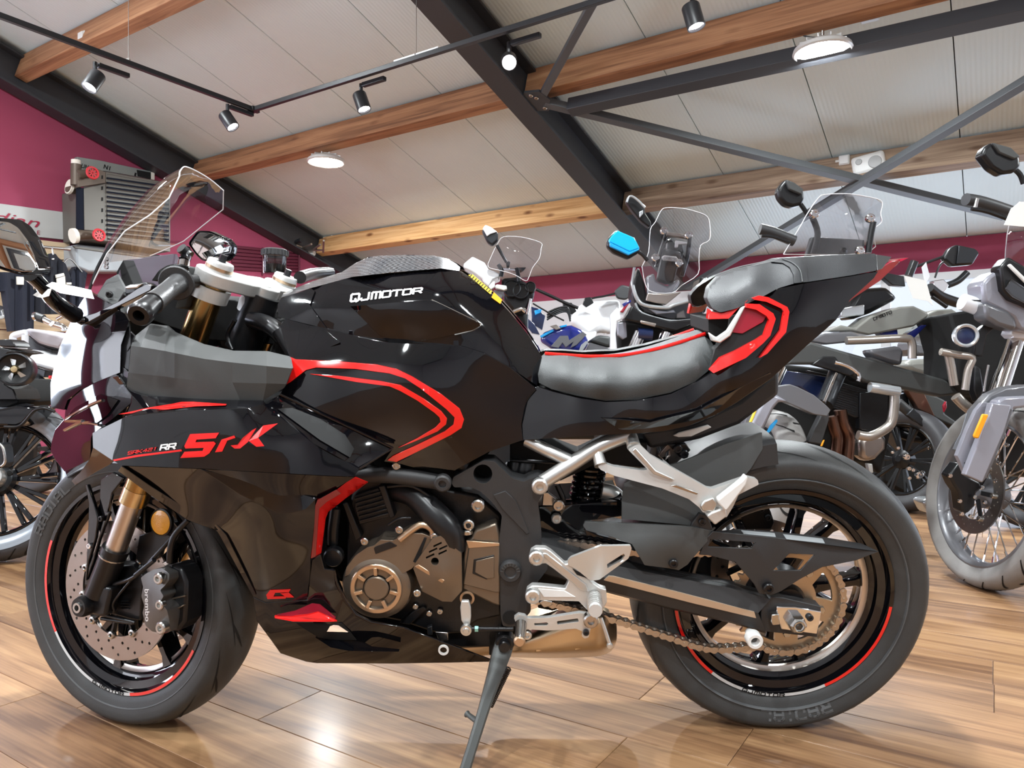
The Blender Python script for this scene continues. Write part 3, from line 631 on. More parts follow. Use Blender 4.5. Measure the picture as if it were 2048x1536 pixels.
def ring_plate(wm, r0, r1, h, th, holes, seg=72, bm=None):
    """flat ring with real drill holes"""
    bm = bm or bmesh.new(); es = []; b2 = bmesh.new()
    def loop(cx, cy, r, n):
        V = [b2.verts.new((cx+r*math.cos(2*math.pi*i/n), cy+r*math.sin(2*math.pi*i/n), 0)) for i in range(n)]
        for i in range(n): es.append(b2.edges.new((V[i], V[(i+1) % n])))
    loop(0, 0, r1, seg); loop(0, 0, r0, seg)
    for x, y, r, n in holes: loop(x, y, r, n)
    bmesh.ops.triangle_fill(b2, use_beauty=True, edges=es)
    A = {v: bm.verts.new(wm @ Vector((v.co.x, v.co.y, h))) for v in b2.verts}; B = {v: bm.verts.new(wm @ Vector((v.co.x, v.co.y, h-th))) for v in b2.verts}
    for f in b2.faces: bm.faces.new([A[v] for v in f.verts]); bm.faces.new([B[v] for v in reversed(f.verts)])
    for e in b2.edges:
        if len(e.link_faces) == 1: a, b = e.verts; bm.faces.new([A[a], A[b], B[b], B[a]])
    b2.free(); return bm
def wheel(c, Rt, W, Mloc, tread_ang, tapes, spk0, txt_ang, rimw, nsp=5, dirn=1):
    wm = wheelM(c)
    hw = W/2; rb = .231
    side = [(rb-.004, rimw*.94), (rb, rimw+.003), (rb+.012, rimw+.007), (rb+(Rt-rb)*.45, hw*.985), (rb+(Rt-rb)*.62, hw)]
    nt_ = 9; crown = []
    r_s = side[-1][0]
    for i in range(1, nt_+1):
        t = i/nt_*math.pi/2; crown.append((r_s+(Rt-r_s)*math.sin(t), hw*math.cos(t)))
    prof = side+crown; prof = prof+[(r, -h) for r, h in reversed(prof[:-1])]
    ty = finish(lathe_bm(prof, wm, 96), 'tyre', 'rubber', bike, Mloc, ang=60)
    # tread grooves cut as dark sipes following the crown
    def crownp(s, a, lift=.0011):
        # s: 0 at the shoulder, 1 at the crown
        t = s*math.pi/2; r = r_s+(Rt-r_s)*math.sin(t)+lift; h = hw*math.cos(t)+lift*.5
        return wm @ Vector((r*math.cos(a), r*math.sin(a), h))
    for k in range(15):
        a = tread_ang+k*2*math.pi/15
        for (s0, s1, da, wd) in ((.28, .72, .40, .0050), (.50, .95, .22, .0045)):
            bm = bmesh.new(); V = []
            a_ = a if s0 < .4 else a+.21
            for i in range(9):
                t = i/8; s = s0+(s1-s0)*t; w_ = wd*math.sin(math.pi*min(max(t, .08), .92))/Rt
                V.append((bm.verts.new(crownp(s, a_+dirn*da*t-w_)), bm.verts.new(crownp(s, a_+dirn*da*t+w_))))
            for i in range(8): bm.faces.new([V[i][0], V[i][1], V[i+1][1], V[i+1][0]])
            finish(bm, 'tread_groove', 'void_black', ty, I4)
    # embossed band and lettering on the side wall
    finish(lathe_bm([(rb+.020, hw*.90), (rb+.021, hw*.955), (rb+.023, hw*.97), (rb+.024, hw*.93)], wm, 96), 'bead_ring', 'rubber_side', ty, I4)
    for s_, ac, span in (('RADIAL', txt_ang, .55),):
        def mp(x, y, ac=ac, span=span):
            a = ac+span/2-span*x; rr = rb+(Rt-rb)*(.30+.24*y)
            q = (rr-rb-.012)/((Rt-rb)*.45-.012); hh = (rimw+.007)+(hw*.985-rimw-.007)*max(0, min(1, q))
            return wm @ Vector((rr*math.cos(a), rr*math.sin(a), hh+.0012))
        letters('sidewall_lettering', s_, mp, 'rubber_side', ty, I4, w=.22, wide=.75, gap=.4)
    # rim
    rp_ = [(rb+.001, rimw-.002), (rb-.002, rimw+.004), (rb-.010, rimw+.0035), (rb-.014, rimw-.004), (rb-.020, rimw-.02), (rb-.036, rimw-.026), (rb-.042, rimw-.030), (rb-.047, .010), (rb-.047, 0)]
    rp_ = rp_+[(r, -h) for r, h in reversed(rp_[:-1])]+[(rb-.030, -rimw*.8), (rb-.034, 0), (rb-.030, rimw*.8)]
    rim = finish(lathe_bm(rp_, wm, 96, closed_prof=True), 'rim', 'gloss_black', bike, Mloc, ang=40)
    finish(lathe_bm([(rb-.0425, rimw-.0285), (rb-.0425, rimw-.0260), (rb-.0475, rimw-.031), (rb-.052, rimw-.0325), (rb-.052, rimw-.040), (rb-.0465, rimw-.040)], wm, 96, closed_prof=True), 'machined_edge', 'brushed', rim, I4)
    for m_, d0, d1 in tapes:
        finish(lathe_bm([(rb-.0095, rimw+.0042), (rb-.0032, rimw+.0046)], wm, 40, a0=R(d0), a1=R(d1)), 'rim_tape', m_, rim, I4)
    for ac in ([R(262)] if txt_ang else []):
        def mp(x, y, ac=ac): a = ac-.2+.4*x; rr = rb-.0092+.0058*(1-y); return wm @ Vector((rr*math.cos(a), rr*math.sin(a), rimw+.0051))
        letters('rim_lettering', 'QJMOTOR', lambda x, y, f=mp: f(x, 1-y) if False else f(x, y), 'void_black', rim, I4, w=.24, wide=1., gap=.45, th=.0002)
    # forked spokes
    for k in range(nsp):
        a = R(spk0)+k*2*math.pi/nsp
        for s in (-1, 1):
            p0 = Vector((.050*math.cos(a), .050*math.sin(a), 0)); a1 = a+s*.235
            p1 = Vector(((rb-.043)*math.cos(a1), (rb-.043)*math.sin(a1), 0)); mid = (p0*.5+p1*.5); d = (p1-p0).normalized(); nn = Vector((-d.y, d.x, 0))
            bm = bmesh.new(); V = []
            for t, w_, h_ in ((0, .020, .026), (.5, .0105, .022), (.85, .010, .020), (1.02, .020, .022)):
                q = p0*(1-t)+p1*t
                V.append([bm.verts.new(wm @ (q+nn*w_*sx+Vector((0, 0, h_*sz)))) for sx, sz in ((-1, -1), (1, -1), (1, .55), (.6, 1), (-.6, 1), (-1, .55))])
            for i in range(3):
                for j in range(6): bm.faces.new([V[i][j], V[i][(j+1) % 6], V[i+1][(j+1) % 6], V[i+1][j]])
            bm.faces.new(V[0]); bm.faces.new(V[-1])
            spo = finish(bm, 'spoke', 'gloss_black', rim, I4, ang=30)
    finish(lathe_bm([(.0, .06), (.022, .06), (.026, .045), (.045, .04), (.056, .028), (.056, -.028), (.045, -.04), (.026, -.045), (.022, -.06), (0, -.06)], wm, 32), 'hub', 'satin_black', rim, I4, ang=30)
    return wm, ty, rim
# ---- rear wheel
rwm, rty, rrim = wheel((UR, 0, .312), .313, .162, I4, .15, (('red_gloss', -180, -129), ('tape_white', -129, -64), ('red_gloss', -64, -6)), 62, R(278), .0615)
fwm, fty, frim = wheel((UF, 0, .30), .300, .120, SREL, .1, (('red_gloss', 158, 212), ('tape_white', 212, 278), ('red_gloss', 278, 333)), 100, R(142), .047, dirn=-1)
# ---- rear sprocket and its cut-outs
b2 = bmesh.new(); es = []
def lp(pts):
    V = [b2.verts.new((p[0], p[1], 0)) for p in pts]
    for i in range(len(V)): es.append(b2.edges.new((V[i], V[(i+1) % len(V)])))
NT = 44; RS = .1115
tp = []
for i in range(NT):
    a = 2*math.pi*i/NT; w_ = 2*math.pi/NT
    tp += [((RS-.0045)*math.cos(a), (RS-.0045)*math.sin(a)), ((RS-.0045)*math.cos(a+w_*.28), (RS-.0045)*math.sin(a+w_*.28)), ((RS+.0045)*math.cos(a+w_*.45), (RS+.0045)*math.sin(a+w_*.45)), ((RS+.0045)*math.cos(a+w_*.62), (RS+.0045)*math.sin(a+w_*.62))]
lp(tp); lp([(.034*math.cos(2*math.pi*i/24), .034*math.sin(2*math.pi*i/24)) for i in range(24)])
for k in range(5):
    a = R(20)+k*2*math.pi/5; q = []
    for i in range(7): t = a-.36+.72*i/6; q.append((.092*math.cos(t), .092*math.sin(t)))
    for i in range(4): t = a+.24-.48*i/3; q.append((.060*math.cos(t), .060*math.sin(t)))
    lp(q)
bmesh.ops.triangle_fill(b2, use_beauty=True, edges=es)
bm = bmesh.new(); hs_ = .086
A_ = {v: bm.verts.new(rwm @ Vector((v.co.x, v.co.y, hs_))) for v in b2.verts}; B_ = {v: bm.verts.new(rwm @ Vector((v.co.x, v.co.y, hs_-.007))) for v in b2.verts}
for f in b2.faces: bm.faces.new([A_[v] for v in f.verts]); bm.faces.new([B_[v] for v in reversed(f.verts)])
for e in b2.edges:
    if len(e.link_faces) == 1: a, b = e.verts; bm.faces.new([A_[a], A_[b], B_[b], B_[a]])
b2.free()
spr = finish(bm, 'rear_sprocket', 'sprocket_gold', bike, I4, ang=30, bevel=.0006, bseg=1)
for k in range(5):
    a = R(56)+k*2*math.pi/5; bolt(spr, rwm @ Vector((.072*math.cos(a), .072*math.sin(a), hs_)), NEAR, .009, 'steel', hexa=True, sock=False, M=I4)
finish(lathe_bm([(0, .10), (.03, .10), (.036, .09), (.040, .04), (.03, .03), (0, .03)], rwm, 32), 'sprocket_carrier', 'satin_black', spr, I4)
# ---- chain: every link of the run is a piece
c1 = H.p(1010, 1160, .086)
ch = bpy.data.objects.new('drive_chain', None); COL.objects.link(ch); ch.parent = bike
cr_ = RS-.0005; wc = Vector((UR, 0, .312))
path = []
pA = H.p(1150, 1218, .0895); pB = H.p(1235, 1240, .0895); pC = H.p(1330, 1270, .0895); pD = H.p(1420, 1296, .0895)
low = catmull([H.p(1060, 1196, .0895), pA, pB, pC, pD, wheelM((UR, -.0, .312)) @ Vector((cr_*math.cos(R(-118)), cr_*math.sin(R(-118)), .0895))], 20)
arc = [rwm @ Vector((cr_*math.cos(R(a)), cr_*math.sin(R(a)), .0895)) for a in range(-116, 96, 2)]
top = catmull([rwm @ Vector((cr_*math.cos(R(98)), cr_*math.sin(R(98)), .0895)), H.p(1300, 1105, .0895), H.p(1180, 1090, .0895), H.p(1090, 1082, .0895), H.p(1040, 1082, .0895)], 20)
path = low+arc+top
cum = [0]
for i in range(1, len(path)): cum.append(cum[-1]+(path[i]-path[i-1]).length)
def at_len(s):
    import bisect
    i = max(1, min(len(cum)-1, bisect.bisect(cum, s))); t = (s-cum[i-1])/max(1e-9, cum[i]-cum[i-1]); return path[i-1].lerp(path[i], t)
def link_mesh(outer):
    bm = bmesh.new(); L_ = .01588; r = .0072
    def plate(h0, h1):
        loop = []
        for i in range(9): t = math.pi/2+math.pi*i/8; loop.append((r*math.cos(t), r*math.sin(t)))
        loop.append((L_/2, -r*.66))
        for i in range(9): t = -math.pi/2+math.pi*i/8; loop.append((L_+r*math.cos(t), r*math.sin(t)))
        loop.append((L_/2, r*.66)); n = len(loop)
        bmv([(x, -h, z) for h in (h0, h1) for x, z in loop], [tuple(range(n)), tuple(range(2*n-1, n-1, -1))]+[(i, (i+1) % n, n+(i+1) % n, n+i) for i in range(n)], bm)
    if outer: plate(.0075, .0095); plate(-.0095, -.0075)
    else: plate(.0050, .0070); plate(-.0070, -.0050)
    for x in (0, L_):
        rr, hh = (.0027, .0105) if outer else (.0045, .005)
        lathe_bm([(0, -hh), (rr, -hh), (rr, hh), (0, hh)], Matrix.Translation((x, 0, 0)) @ Matrix.Rotation(R(90), 4, 'X'), 10, bm)
    for f in bm.faces: f.smooth = False
    bmesh.ops.recalc_face_normals(bm, faces=bm.faces)
    me = bpy.data.meshes.new('chain_link'); bm.to_mesh(me); bm.free(); me.materials.append(MATS['chain_steel']); return me
mat('chain_steel', (.52, .47, .42), .35, metal=1)
lm_ = (link_mesh(True), link_mesh(False)); s = 0; k = 0; PIT = .01588
while s+PIT < cum[-1]:
    p, q = at_len(s), at_len(s+PIT); o = bpy.data.objects.new('chain_link', lm_[k % 2]); COL.objects.link(o); o.parent = ch
    d = q-p; o.matrix_local = Matrix.Translation(p) @ Matrix.Rotation(-math.atan2(d.z, d.x), 4, 'Y'); s += PIT; k += 1
# ---- rear brake on the far side
rd = finish(ring_plate(rwm, .075, .115, -.082, .005, [((.088+.014*(i % 2))*math.cos(2*math.pi*i/28), (.088+.014*(i % 2))*math.sin(2*math.pi*i/28), .004, 8) for i in range(28)]), 'rear_brake_disc', 'disc_steel', bike, I4)
for k in range(5):
    a = R(30)+k*R(72); finish(bar_bm(rwm @ Vector((.04*math.cos(a), .04*math.sin(a), -.083)), rwm @ Vector((.08*math.cos(a+.3), .08*math.sin(a+.3), -.083)), .006, .02, (0, 1, 0)), 'disc_carrier', 'satin_black', rd, I4)
pl('rear_caliper', 'Z6', [860, 560, 900, 520, 1040, 490, 1060, 540, 1080, 600, 1060, 640, 900, 640, 850, 620], -.07, 'satin_black', .05)
for x, y in ((890, 545), (1000, 520), (1040, 570)): hb(1180+x/2.926, 840+y/2.926, -.066, .007, 'dark_metal')
# ---- swing arm
arm = loft('swing_arm', [[(*p, v) for p, v in zip(O('Z6', *co), vv)] for co, vv in (
    ((-330, 640, -60, 740, 150, 815, 460, 890, 830, 960, 1062, 1030), (.085, .095, .10, .10, .10, .10)), ((-330, 700, -60, 790, 140, 850, 460, 915, 830, 985, 1055, 1050), (.118, .12, .125, .125, .125, .123)),
    ((-330, 820, -60, 885, 105, 928, 460, 1005, 830, 1090, 985, 1130), (.132, .136, .138, .138, .138, .136)), ((-330, 880, -60, 955, 60, 990, 460, 1095, 830, 1180, 1030, 1240), (.128, .128, .128, .128, .128, .126)), ((-330, 890, -60, 962, 60, 1000, 460, 1105, 830, 1190, 1030, 1250), (.09, .09, .09, .09, .09, .09)))], 'matt_black', bike, H, th=.02, mirror=True)
hs('arm_stripe', O('Z6', 82, 938, 110, 914, 140, 916, 500, 1004, 962, 1124, 972, 1160, 600, 1072), Surf([(*p, v) for p, v in zip(O('Z6', 60, 930, 460, 1005, 985, 1135, 70, 970, 500, 1070, 1000, 1190), (.138, .138, .136, .1345, .134, .133))]), 'stripe_tan' if 'stripe_tan' in MATS else mat('stripe_tan', (.60, .48, .36), .3, metal=.5) and 'stripe_tan', parent=arm, th=.004, off=.003, step=20, bevel=0)
endp = pl('axle_plate', 'Z6', [1000, 1110, 1060, 1034, 1130, 1040, 1352, 1092, 1352, 1120, 1330, 1272, 1020, 1238, 1000, 1210], .122, 'matt_black', .03, rnd=2)
adj = pl('chain_adjuster', 'Z6', [1092, 1092, 1200, 1094, 1356, 1122, 1330, 1256, 1120, 1226, 1112, 1196, 1092, 1196], .130, 'chrome', .010)
pl('adjuster_block', 'Z6', [1064, 1140, 1108, 1136, 1112, 1200, 1070, 1204, 1060, 1180], .142, 'steel', .016, parent=adj)
p = H.p(*O('Z6', 1200, 1178)[0], .131)
finish(lathe_bm([(.008, .022), (.011, .024), (.0165, .020), (.019, .014), (.019, 0), (.021, -.004)], axis_m(p, NEAR), 6), 'axle_nut', 'steel', bike, I4, ang=20, bevel=.001)
finish(lathe_bm([(0, .004), (.0085, .006), (.0095, .026), (.0115, .026), (.012, .0), (0, 0)], axis_m(p, NEAR), 20), 'axle_end', 'steel', bike, I4)
hb(*O('Z6', 1285, 1155)[0], .131, .007, 'dark_metal')
p = H.p(*O('Z6', 958, 1282)[0], .15)
finish(lathe_bm([(.007, .0), (.009, .012), (.0145, .012), (.016, .009), (.016, -.01), (.011, -.014), (.0085, -.03), (.0, -.03)], axis_m(p, NEAR), 24), 'paddock_spool', 'white_plastic', bike, I4)
# upper arm bridge, black box above the swing arm
pl('arm_bridge', 'RR', [215, 600, 420, 590, 880, 560, 880, 680, 600, 720, 590, 780, 700, 830, 1000, 910, 900, 1000, 240, 930], .075, 'gloss_black', .15)
tube('shock_reservoir_pipe', [(1120, 1010, .05), (1200, 1008, .05), (1245, 995, .05)], .012, 'gloss_black', bike, H)
# ---- hugger over the rear tyre
def fender_arc(a0, a1, Rr, hw_, m, name, wm, Mloc=I4, drop=.03):
    pr = [(Rr-drop, hw_), (Rr-.008, hw_*.98), (Rr, hw_*.85), (Rr+.004, hw_*.4), (Rr+.004, -hw_*.4), (Rr, -hw_*.85), (Rr-.008, -hw_*.98), (Rr-drop, -hw_), (Rr-drop, -hw_+.004), (Rr-.010, -hw_*.93), (Rr-.004, 0), (Rr-.010, hw_*.93), (Rr-drop, hw_-.004)]
    return finish(lathe_bm(pr, wm, 36, a0=R(a0), a1=R(a1), closed_prof=True), name, m, bike, Mloc, ang=45)
hug = fender_arc(97, 172, .342, .092, 'matt_black', 'rear_hugger', rwm, drop=.05)
hs('hugger_skirt', O('RR', 880, 560, 900, 420, 1150, 300, 1330, 260, 1700, 110, 1985, 20, 1990, 150, 1900, 300, 1800, 420, 1700, 560, 1600, 720, 1420, 752, 880, 700), Surf([(*q, v) for q, v in zip(O('RR', 1000, 500, 1500, 250, 1950, 100, 1500, 600, 1000, 690, 1300, 400), (.098, .092, .088, .112, .118, .10))]), 'matt_grey', parent=hug, th=.006, step=16)
pl('fender_stay', 'Z6', [600, 600, 640, 545, 690, 560, 720, 640, 700, 650, 590, 625], .135, 'matt_black', .01); hb(*O('Z6', 655, 595)[0], .136, .007, 'dark_metal')
# ---- chain guards
cg1 = hs('chain_guard_front', O('RR', 592, 722, 1000, 740, 1430, 762, 1598, 795, 1555, 880, 1440, 1010, 1400, 1060, 1330, 1105, 1250, 1090, 1060, 1065, 960, 900, 780, 835, 600, 792, 576, 755), Surf([(*q, v) for q, v in zip(O('RR', 590, 740, 1000, 745, 1590, 800, 1000, 900, 1300, 930, 1300, 1090, 1450, 980, 760, 830), (.13, .132, .135, .150, .155, .14, .148, .14))]), 'matt_grey', th=.006, step=14)
hb(*O('Z6', 487, 838)[0], .148, .009, 'satin_black', parent=cg1, M=I4)
cg2 = hs('chain_guard_rear', O('Z6', 720, 652, 1100, 690, 1690, 772, 1560, 822, 1360, 862, 1230, 932, 1120, 1002, 1060, 1026, 990, 1016, 960, 960, 850, 832, 690, 792, 640, 790, 680, 690), Surf([(*q, v) for q, v in zip(O('Z6', 720, 660, 1200, 720, 1690, 772, 1000, 830, 1040, 1010, 1350, 850), (.140, .142, .11, .152, .140, .14))]), 'matt_black', th=.005, step=None, holes=[O('Z6', 704, 698, 968, 718, 945, 752, 692, 742), O('Z6', 1168, 782, 1315, 790, 1232, 880, 1072, 882)])
fl = hs('guard_flange', O('Z6', 865, 640, 1000, 648, 1300, 676, 1590, 724, 1690, 770, 1100, 692, 725, 654), Surf([(*q, v) for q, v in zip(O('Z6', 865, 640, 1590, 722, 1690, 770, 725, 655, 1100, 692, 1200, 665), (.085, .07, .11, .14, .142, .078))]), 'matt_black', parent=cg2, th=.003, step=18)
hs('warning_label', O('Z6', 885, 646, 1080, 662, 1090, 690, 900, 668), Surf([(*q, v) for q, v in zip(O('Z6', 865, 640, 1590, 722, 1690, 770, 725, 655, 1100, 692, 1200, 665), (.085, .07, .11, .14, .142, .078))]), 'grey_text', parent=cg2, th=.001, off=.004, bevel=0, step=None)
hs('tyre_label', O('Z6', 1130, 668, 1360, 694, 1375, 722, 1150, 698), Surf([(*q, v) for q, v in zip(O('Z6', 865, 640, 1590, 722, 1690, 770, 725, 655, 1100, 692, 1200, 665), (.085, .07, .11, .14, .142, .078))]), 'grey_text', parent=cg2, th=.001, off=.004, bevel=0, step=None)
hb(*O('Z6', 1042, 982)[0], .150, .011, 'satin_black')
# ---- frame
fp = pl('frame_plate', 'Z5', [955, 335, 1130, 238, 1195, 242, 1300, 342, 1370, 362, 1400, 345, 1450, 330, 1500, 345, 1510, 400, 1475, 440, 1450, 480, 1470, 640, 1475, 790, 1510, 870, 1440, 960, 1405, 1010, 1410, 1120, 1340, 1200, 1290, 1212, 1245, 1205, 1232, 1140, 1225, 700, 1240, 560, 1190, 490, 1120, 420, 1050, 392, 960, 395, 945, 370], .155, 'matt_black', .05, bevel=.004, rnd=4, holes=[O('Z5', *[c for i in range(20) for c in (1128+56*math.cos(i*.314), 316+56*math.sin(i*.314))])])
pl('hole_dark_plate', 'Z5', [1060, 250, 1200, 250, 1200, 390, 1060, 390], .10, 'void_black', .01, bevel=0)  # black plate added behind the frame hole for the shade inside it
pl('bracket_dark_filler', 'P', [900, 330, 1250, 330, 1560, 560, 1560, 760, 1300, 765, 1050, 830, 900, 800], .072, 'void_black', .10)  # black filler added behind the footrest bracket to keep the gap dark
pl('frame_rib', 'Z5', [1190, 440, 1260, 415, 1320, 470, 1400, 660, 1385, 670, 1240, 520], .1575, 'matt_black', .004, parent=fp, bevel=.001)
p = H.p(*O('Z5', 1290, 880)[0], .157)
piv = finish(lathe_bm([(0, .008), (.010, .008), (.012, .011), (.019, .011), (.022, .006), (.022, -.004)], axis_m(p, NEAR), 32), 'pivot_cap', 'matt_black', fp, I4)
for k in range(9):
    a = R(10)+k*R(20); finish(box_bm(p+Vector((.0165*math.cos(a), -.0112, .0165*math.sin(a))), (.006, .002, .0022), Matrix.Rotation(-a, 3, 'Y')), 'cap_notch', 'matt_grey', piv if False else fp, I4)
pl('plate_hole', 'Z5', [c for i in range(20) for c in (1288+44*math.cos(i*.314), 1158+40*math.sin(i*.314))], .157, 'void_black', .004, parent=fp, bevel=0)
hb(*O('Z5', 1462, 384)[0], .165, .0155, 'silver', parent=fp, M=I4)
ht('frame_tube', [(*O('U', 330, 250)[0], .15), (*O('U', 620, 235)[0], .158), (*O('U', 900, 265)[0], .158), (*O('U', 1180, 310)[0], .152)], [.016, .0165, .0165, .0155], 'matt_black', seg=16)
ht('frame_joint', [(*O('U', 670, 200)[0], .163), (*O('U', 640, 300)[0], .158)], .004, 'steel')
hb(*O('U', 1180, 312)[0], .172, .0165, 'matt_black')
hb(*O('U', 735, 150)[0], .165, .008, 'steel')
ht('frame_tube', [(560, 660, .10), (640, 800, .13), (740, 940, .14)], .016, 'satin_black'); ht('frame_tube', [(600, 690, .11), (760, 800, .14), (930, 935, .13)], .016, 'satin_black')
ht('steering_head', [(528, 590, .0), (485, 700, .0)], .036, 'satin_black', seg=24)
ht('frame_tube', [(505, 640, .03), (545, 655, .07), (590, 700, .10)], .018, 'satin_black')
# ---- engine
blk = pl('engine_block', 'Z5', [330, 800, 330, 560, 360, 430, 470, 330, 640, 330, 900, 400, 1100, 440, 1240, 560, 1240, 1150, 1100, 1180, 1000, 1250, 880, 1260, 640, 1180, 420, 1140, 330, 1000], .12, 'dark_engine', .24, bevel=.006)
pl('cylinder_barrel', 'U', [330, 440, 560, 360, 620, 480, 690, 640, 380, 720, 330, 560], .135, 'dark_engine', .05)
for i in range(6): pl('cooling_fin', 'U', [335-8+i*9, 470+i*42, 590+i*14, 395+i*42, 595+i*14, 408+i*42, 340-8+i*9, 484+i*42], .143, 'dark_engine', .03, bevel=.0006)
pl('cylinder_rib', 'U', [560, 350, 620, 340, 720, 640, 670, 660], .145, 'dark_engine', .03); pl('cam_chain_cover', 'U', [215, 520, 260, 500, 400, 840, 340, 880], .14, 'dark_engine', .03)
rad = pl('radiator_hose', 'U', [90, 560, 170, 540, 150, 900, 90, 900], .13, 'satin_black', .03); hb(*O('U', 135, 1015)[0], .165, .019, 'satin_black', sock=False)
ht('coolant_pipe', [(*O('U', 150, 560)[0], .14), (*O('U', 125, 760)[0], .145), (*O('U', 120, 900)[0], .145)], .011, 'satin_black')
ht('intake_hose', [(*O('U', 600, 370)[0], .10), (*O('U', 880, 420)[0], .13), (*O('U', 1100, 620)[0], .150), (*O('U', 1240, 780)[0], .158), (*O('U', 1280, 960)[0], .155)], [.022, .024, .027, .026, .024], 'satin_black', seg=16)
ht('cable', [(*O('U', 650, 350)[0], .14), (*O('U', 900, 350)[0], .15), (*O('U', 1120, 520)[0], .15), (*O('U', 1300, 760)[0], .15)], .004, 'satin_black')
ht('cable', [(*O('U', 660, 720)[0], .16), (*O('U', 760, 660)[0], .165), (*O('U', 870, 655)[0], .16)], .003, 'satin_black')
# alternator cover: rings and windows
pc = H.p(*O('Z5', 508, 978)[0], .165)
am = axis_m(pc, NEAR); K_ = 1/1040.
cov = finish(lathe_bm([(0, .008), (.022, .008), (.0245, .006), (.0245, .002), (.040, .002), (.042, .010), (.0495, .010), (.0515, .006), (.058, .004), (.066, -.002), (.0705, -.014), (.072, -.05), (0, -.05)], am, 64), 'alternator_cover', 'bronze', bike, I4, ang=30)
finish(lathe_bm([(.0412, .0085), (.0425, .0105), (.0492, .0105), (.0508, .0085)], am, 64), 'cover_ring', 'bronze_light', cov, I4)
for k in range(7):
    a = R(90)+k*2*math.pi/7; x, z = math.cos(a), math.sin(a)
    finish(bar_bm(pc+Vector((.0275*x, -.0065, .0275*z)), pc+Vector((.044*x, -.0085, .044*z)), .007, .006, (0, 1, 0)), 'cover_spoke', 'bronze_light', cov, I4, bevel=.0008)
finish(lathe_bm([(.0243, .002), (.0262, .004), (.0262, .0022)], am, 48), 'hub_groove', 'void_black', cov, I4)
uc = pl('crankcase_cover', 'Z5', [318, 920, 330, 860, 380, 795, 450, 745, 492, 735, 530, 700, 605, 705, 680, 662, 775, 664, 838, 690, 770, 800, 715, 870, 660, 900, 500, 830], .168, 'bronze', .05, bevel=.004, rnd=3)
pl('cover_recess', 'Z5', [490, 750, 500, 742, 585, 712, 628, 738, 500, 786], .1695, 'dark_engine', .003, parent=uc, bevel=.0005, rnd=2)
pl('cover_rib', 'Z5', [720, 830, 785, 690, 800, 692, 745, 840], .171, 'void_black', .004, parent=uc, bevel=.0005)
ht('cover_edge', [(*O('Z5', 640, 700)[0], .172), (*O('Z5', 760, 615)[0], .165), (*O('Z5', 830, 640)[0], .165), (*O('Z5', 835, 690)[0], .165)], .007, 'bronze_light', parent=uc)
for x, y in ((437, 708), (640, 640), (845, 682), (745, 1010)): hb(*O('Z5', x, y)[0], .172, .0075, 'steel')
slots = [O('Z5', x, y, x+50*.95, y-22, x+52*.98, y-12, x+2, y+11) for x, y in ((838, 735), (872, 752), (812, 768), (868, 780), (795, 802))]
sc_ = hs('sprocket_cover', O('Z5', 836, 692, 882, 678, 1002, 780, 1006, 1000, 948, 1064, 892, 1062, 772, 1002, 722, 870, 730, 842), Surf([(*q, v) for q, v in zip(O('Z5', 730, 860, 880, 690, 1000, 790, 1005, 990, 940, 1060, 780, 1000, 900, 930), (.172, .182, .178, .172, .17, .17, .190))]), 'bronze', th=.02, step=12, bevel=.003, holes=slots+[O('Z5', *[c for i in range(14) for c in (848+23*math.cos(i*.4488), 828+23*math.sin(i*.4488))])])
hs('cover_crease', O('Z5', 726, 858, 750, 846, 905, 940, 890, 956), Surf([(*q, v) for q, v in zip(O('Z5', 730, 860, 880, 690, 1000, 790, 1005, 990, 940, 1060, 780, 1000, 900, 930), (.172, .182, .178, .172, .17, .17, .190))]), 'bronze_light', parent=sc_, th=.004, off=.002, step=None, bevel=.0012)
pl('cover_backing', 'Z5', [760, 720, 990, 720, 990, 1000, 780, 980], .150, 'void_black', .01)
rc = pl('gearbox_cover', 'Z5', [1012, 800, 1030, 702, 1060, 690, 1085, 645, 1208, 604, 1232, 690, 1232, 1092, 1190, 1080, 1010, 992], .152, 'bronze', .05, bevel=.004)
pl('cover_panel', 'Z5', [1045, 742, 1225, 718, 1228, 1010, 1200, 1012, 1012, 965], .158, 'bronze', .008, parent=rc, bevel=.0025)
pl('cover_edge', 'Z5', [1030, 706, 1225, 722, 1226, 738, 1044, 752], .159, 'bronze_light', .004, parent=rc, bevel=.001)
pl('cover_recess', 'Z5', [1075, 818, 1195, 790, 1195, 900, 1150, 935, 1068, 900], .1595, 'dark_engine', .003, parent=rc, bevel=.001); pl('cover_panel', 'Z5', [1088, 826, 1195, 800, 1195, 925, 1152, 930, 1082, 892], .1612, 'bronze', .003, parent=rc, bevel=.001)
hb(*O('Z5', 1100, 498)[0], .150, .013, 'steel'); hb(*O('Z5', 1046, 610)[0], .152, .011, 'steel'); ht('sensor', [(*O('Z5', 1038, 660)[0], .15), (*O('Z5', 1045, 600)[0], .155)], .007, 'dark_metal'); finish(lathe_bm([(.008, 0), (.012, .002), (.012, .008), (.008, .01)], axis_m(H.p(*O('Z5', 1035, 668)[0], .152), (0, 0, 1)), 16, closed_prof=True), 'sensor_collar', 'steel', bike, I4)
for x, y in ((815, 1130), (878, 1118), (735, 1090), (705, 1160)): hb(*O('Z5', x, y)[0], .125, .006, 'steel')
pl('oil_sump', 'Z5', [300, 960, 640, 1000, 860, 1050, 1010, 1010, 1235, 1100, 1235, 1330, 1000, 1340, 860, 1305, 700, 1245, 560, 1215, 400, 1170, 320, 1100], .10, 'dark_engine', .2, bevel=.006)
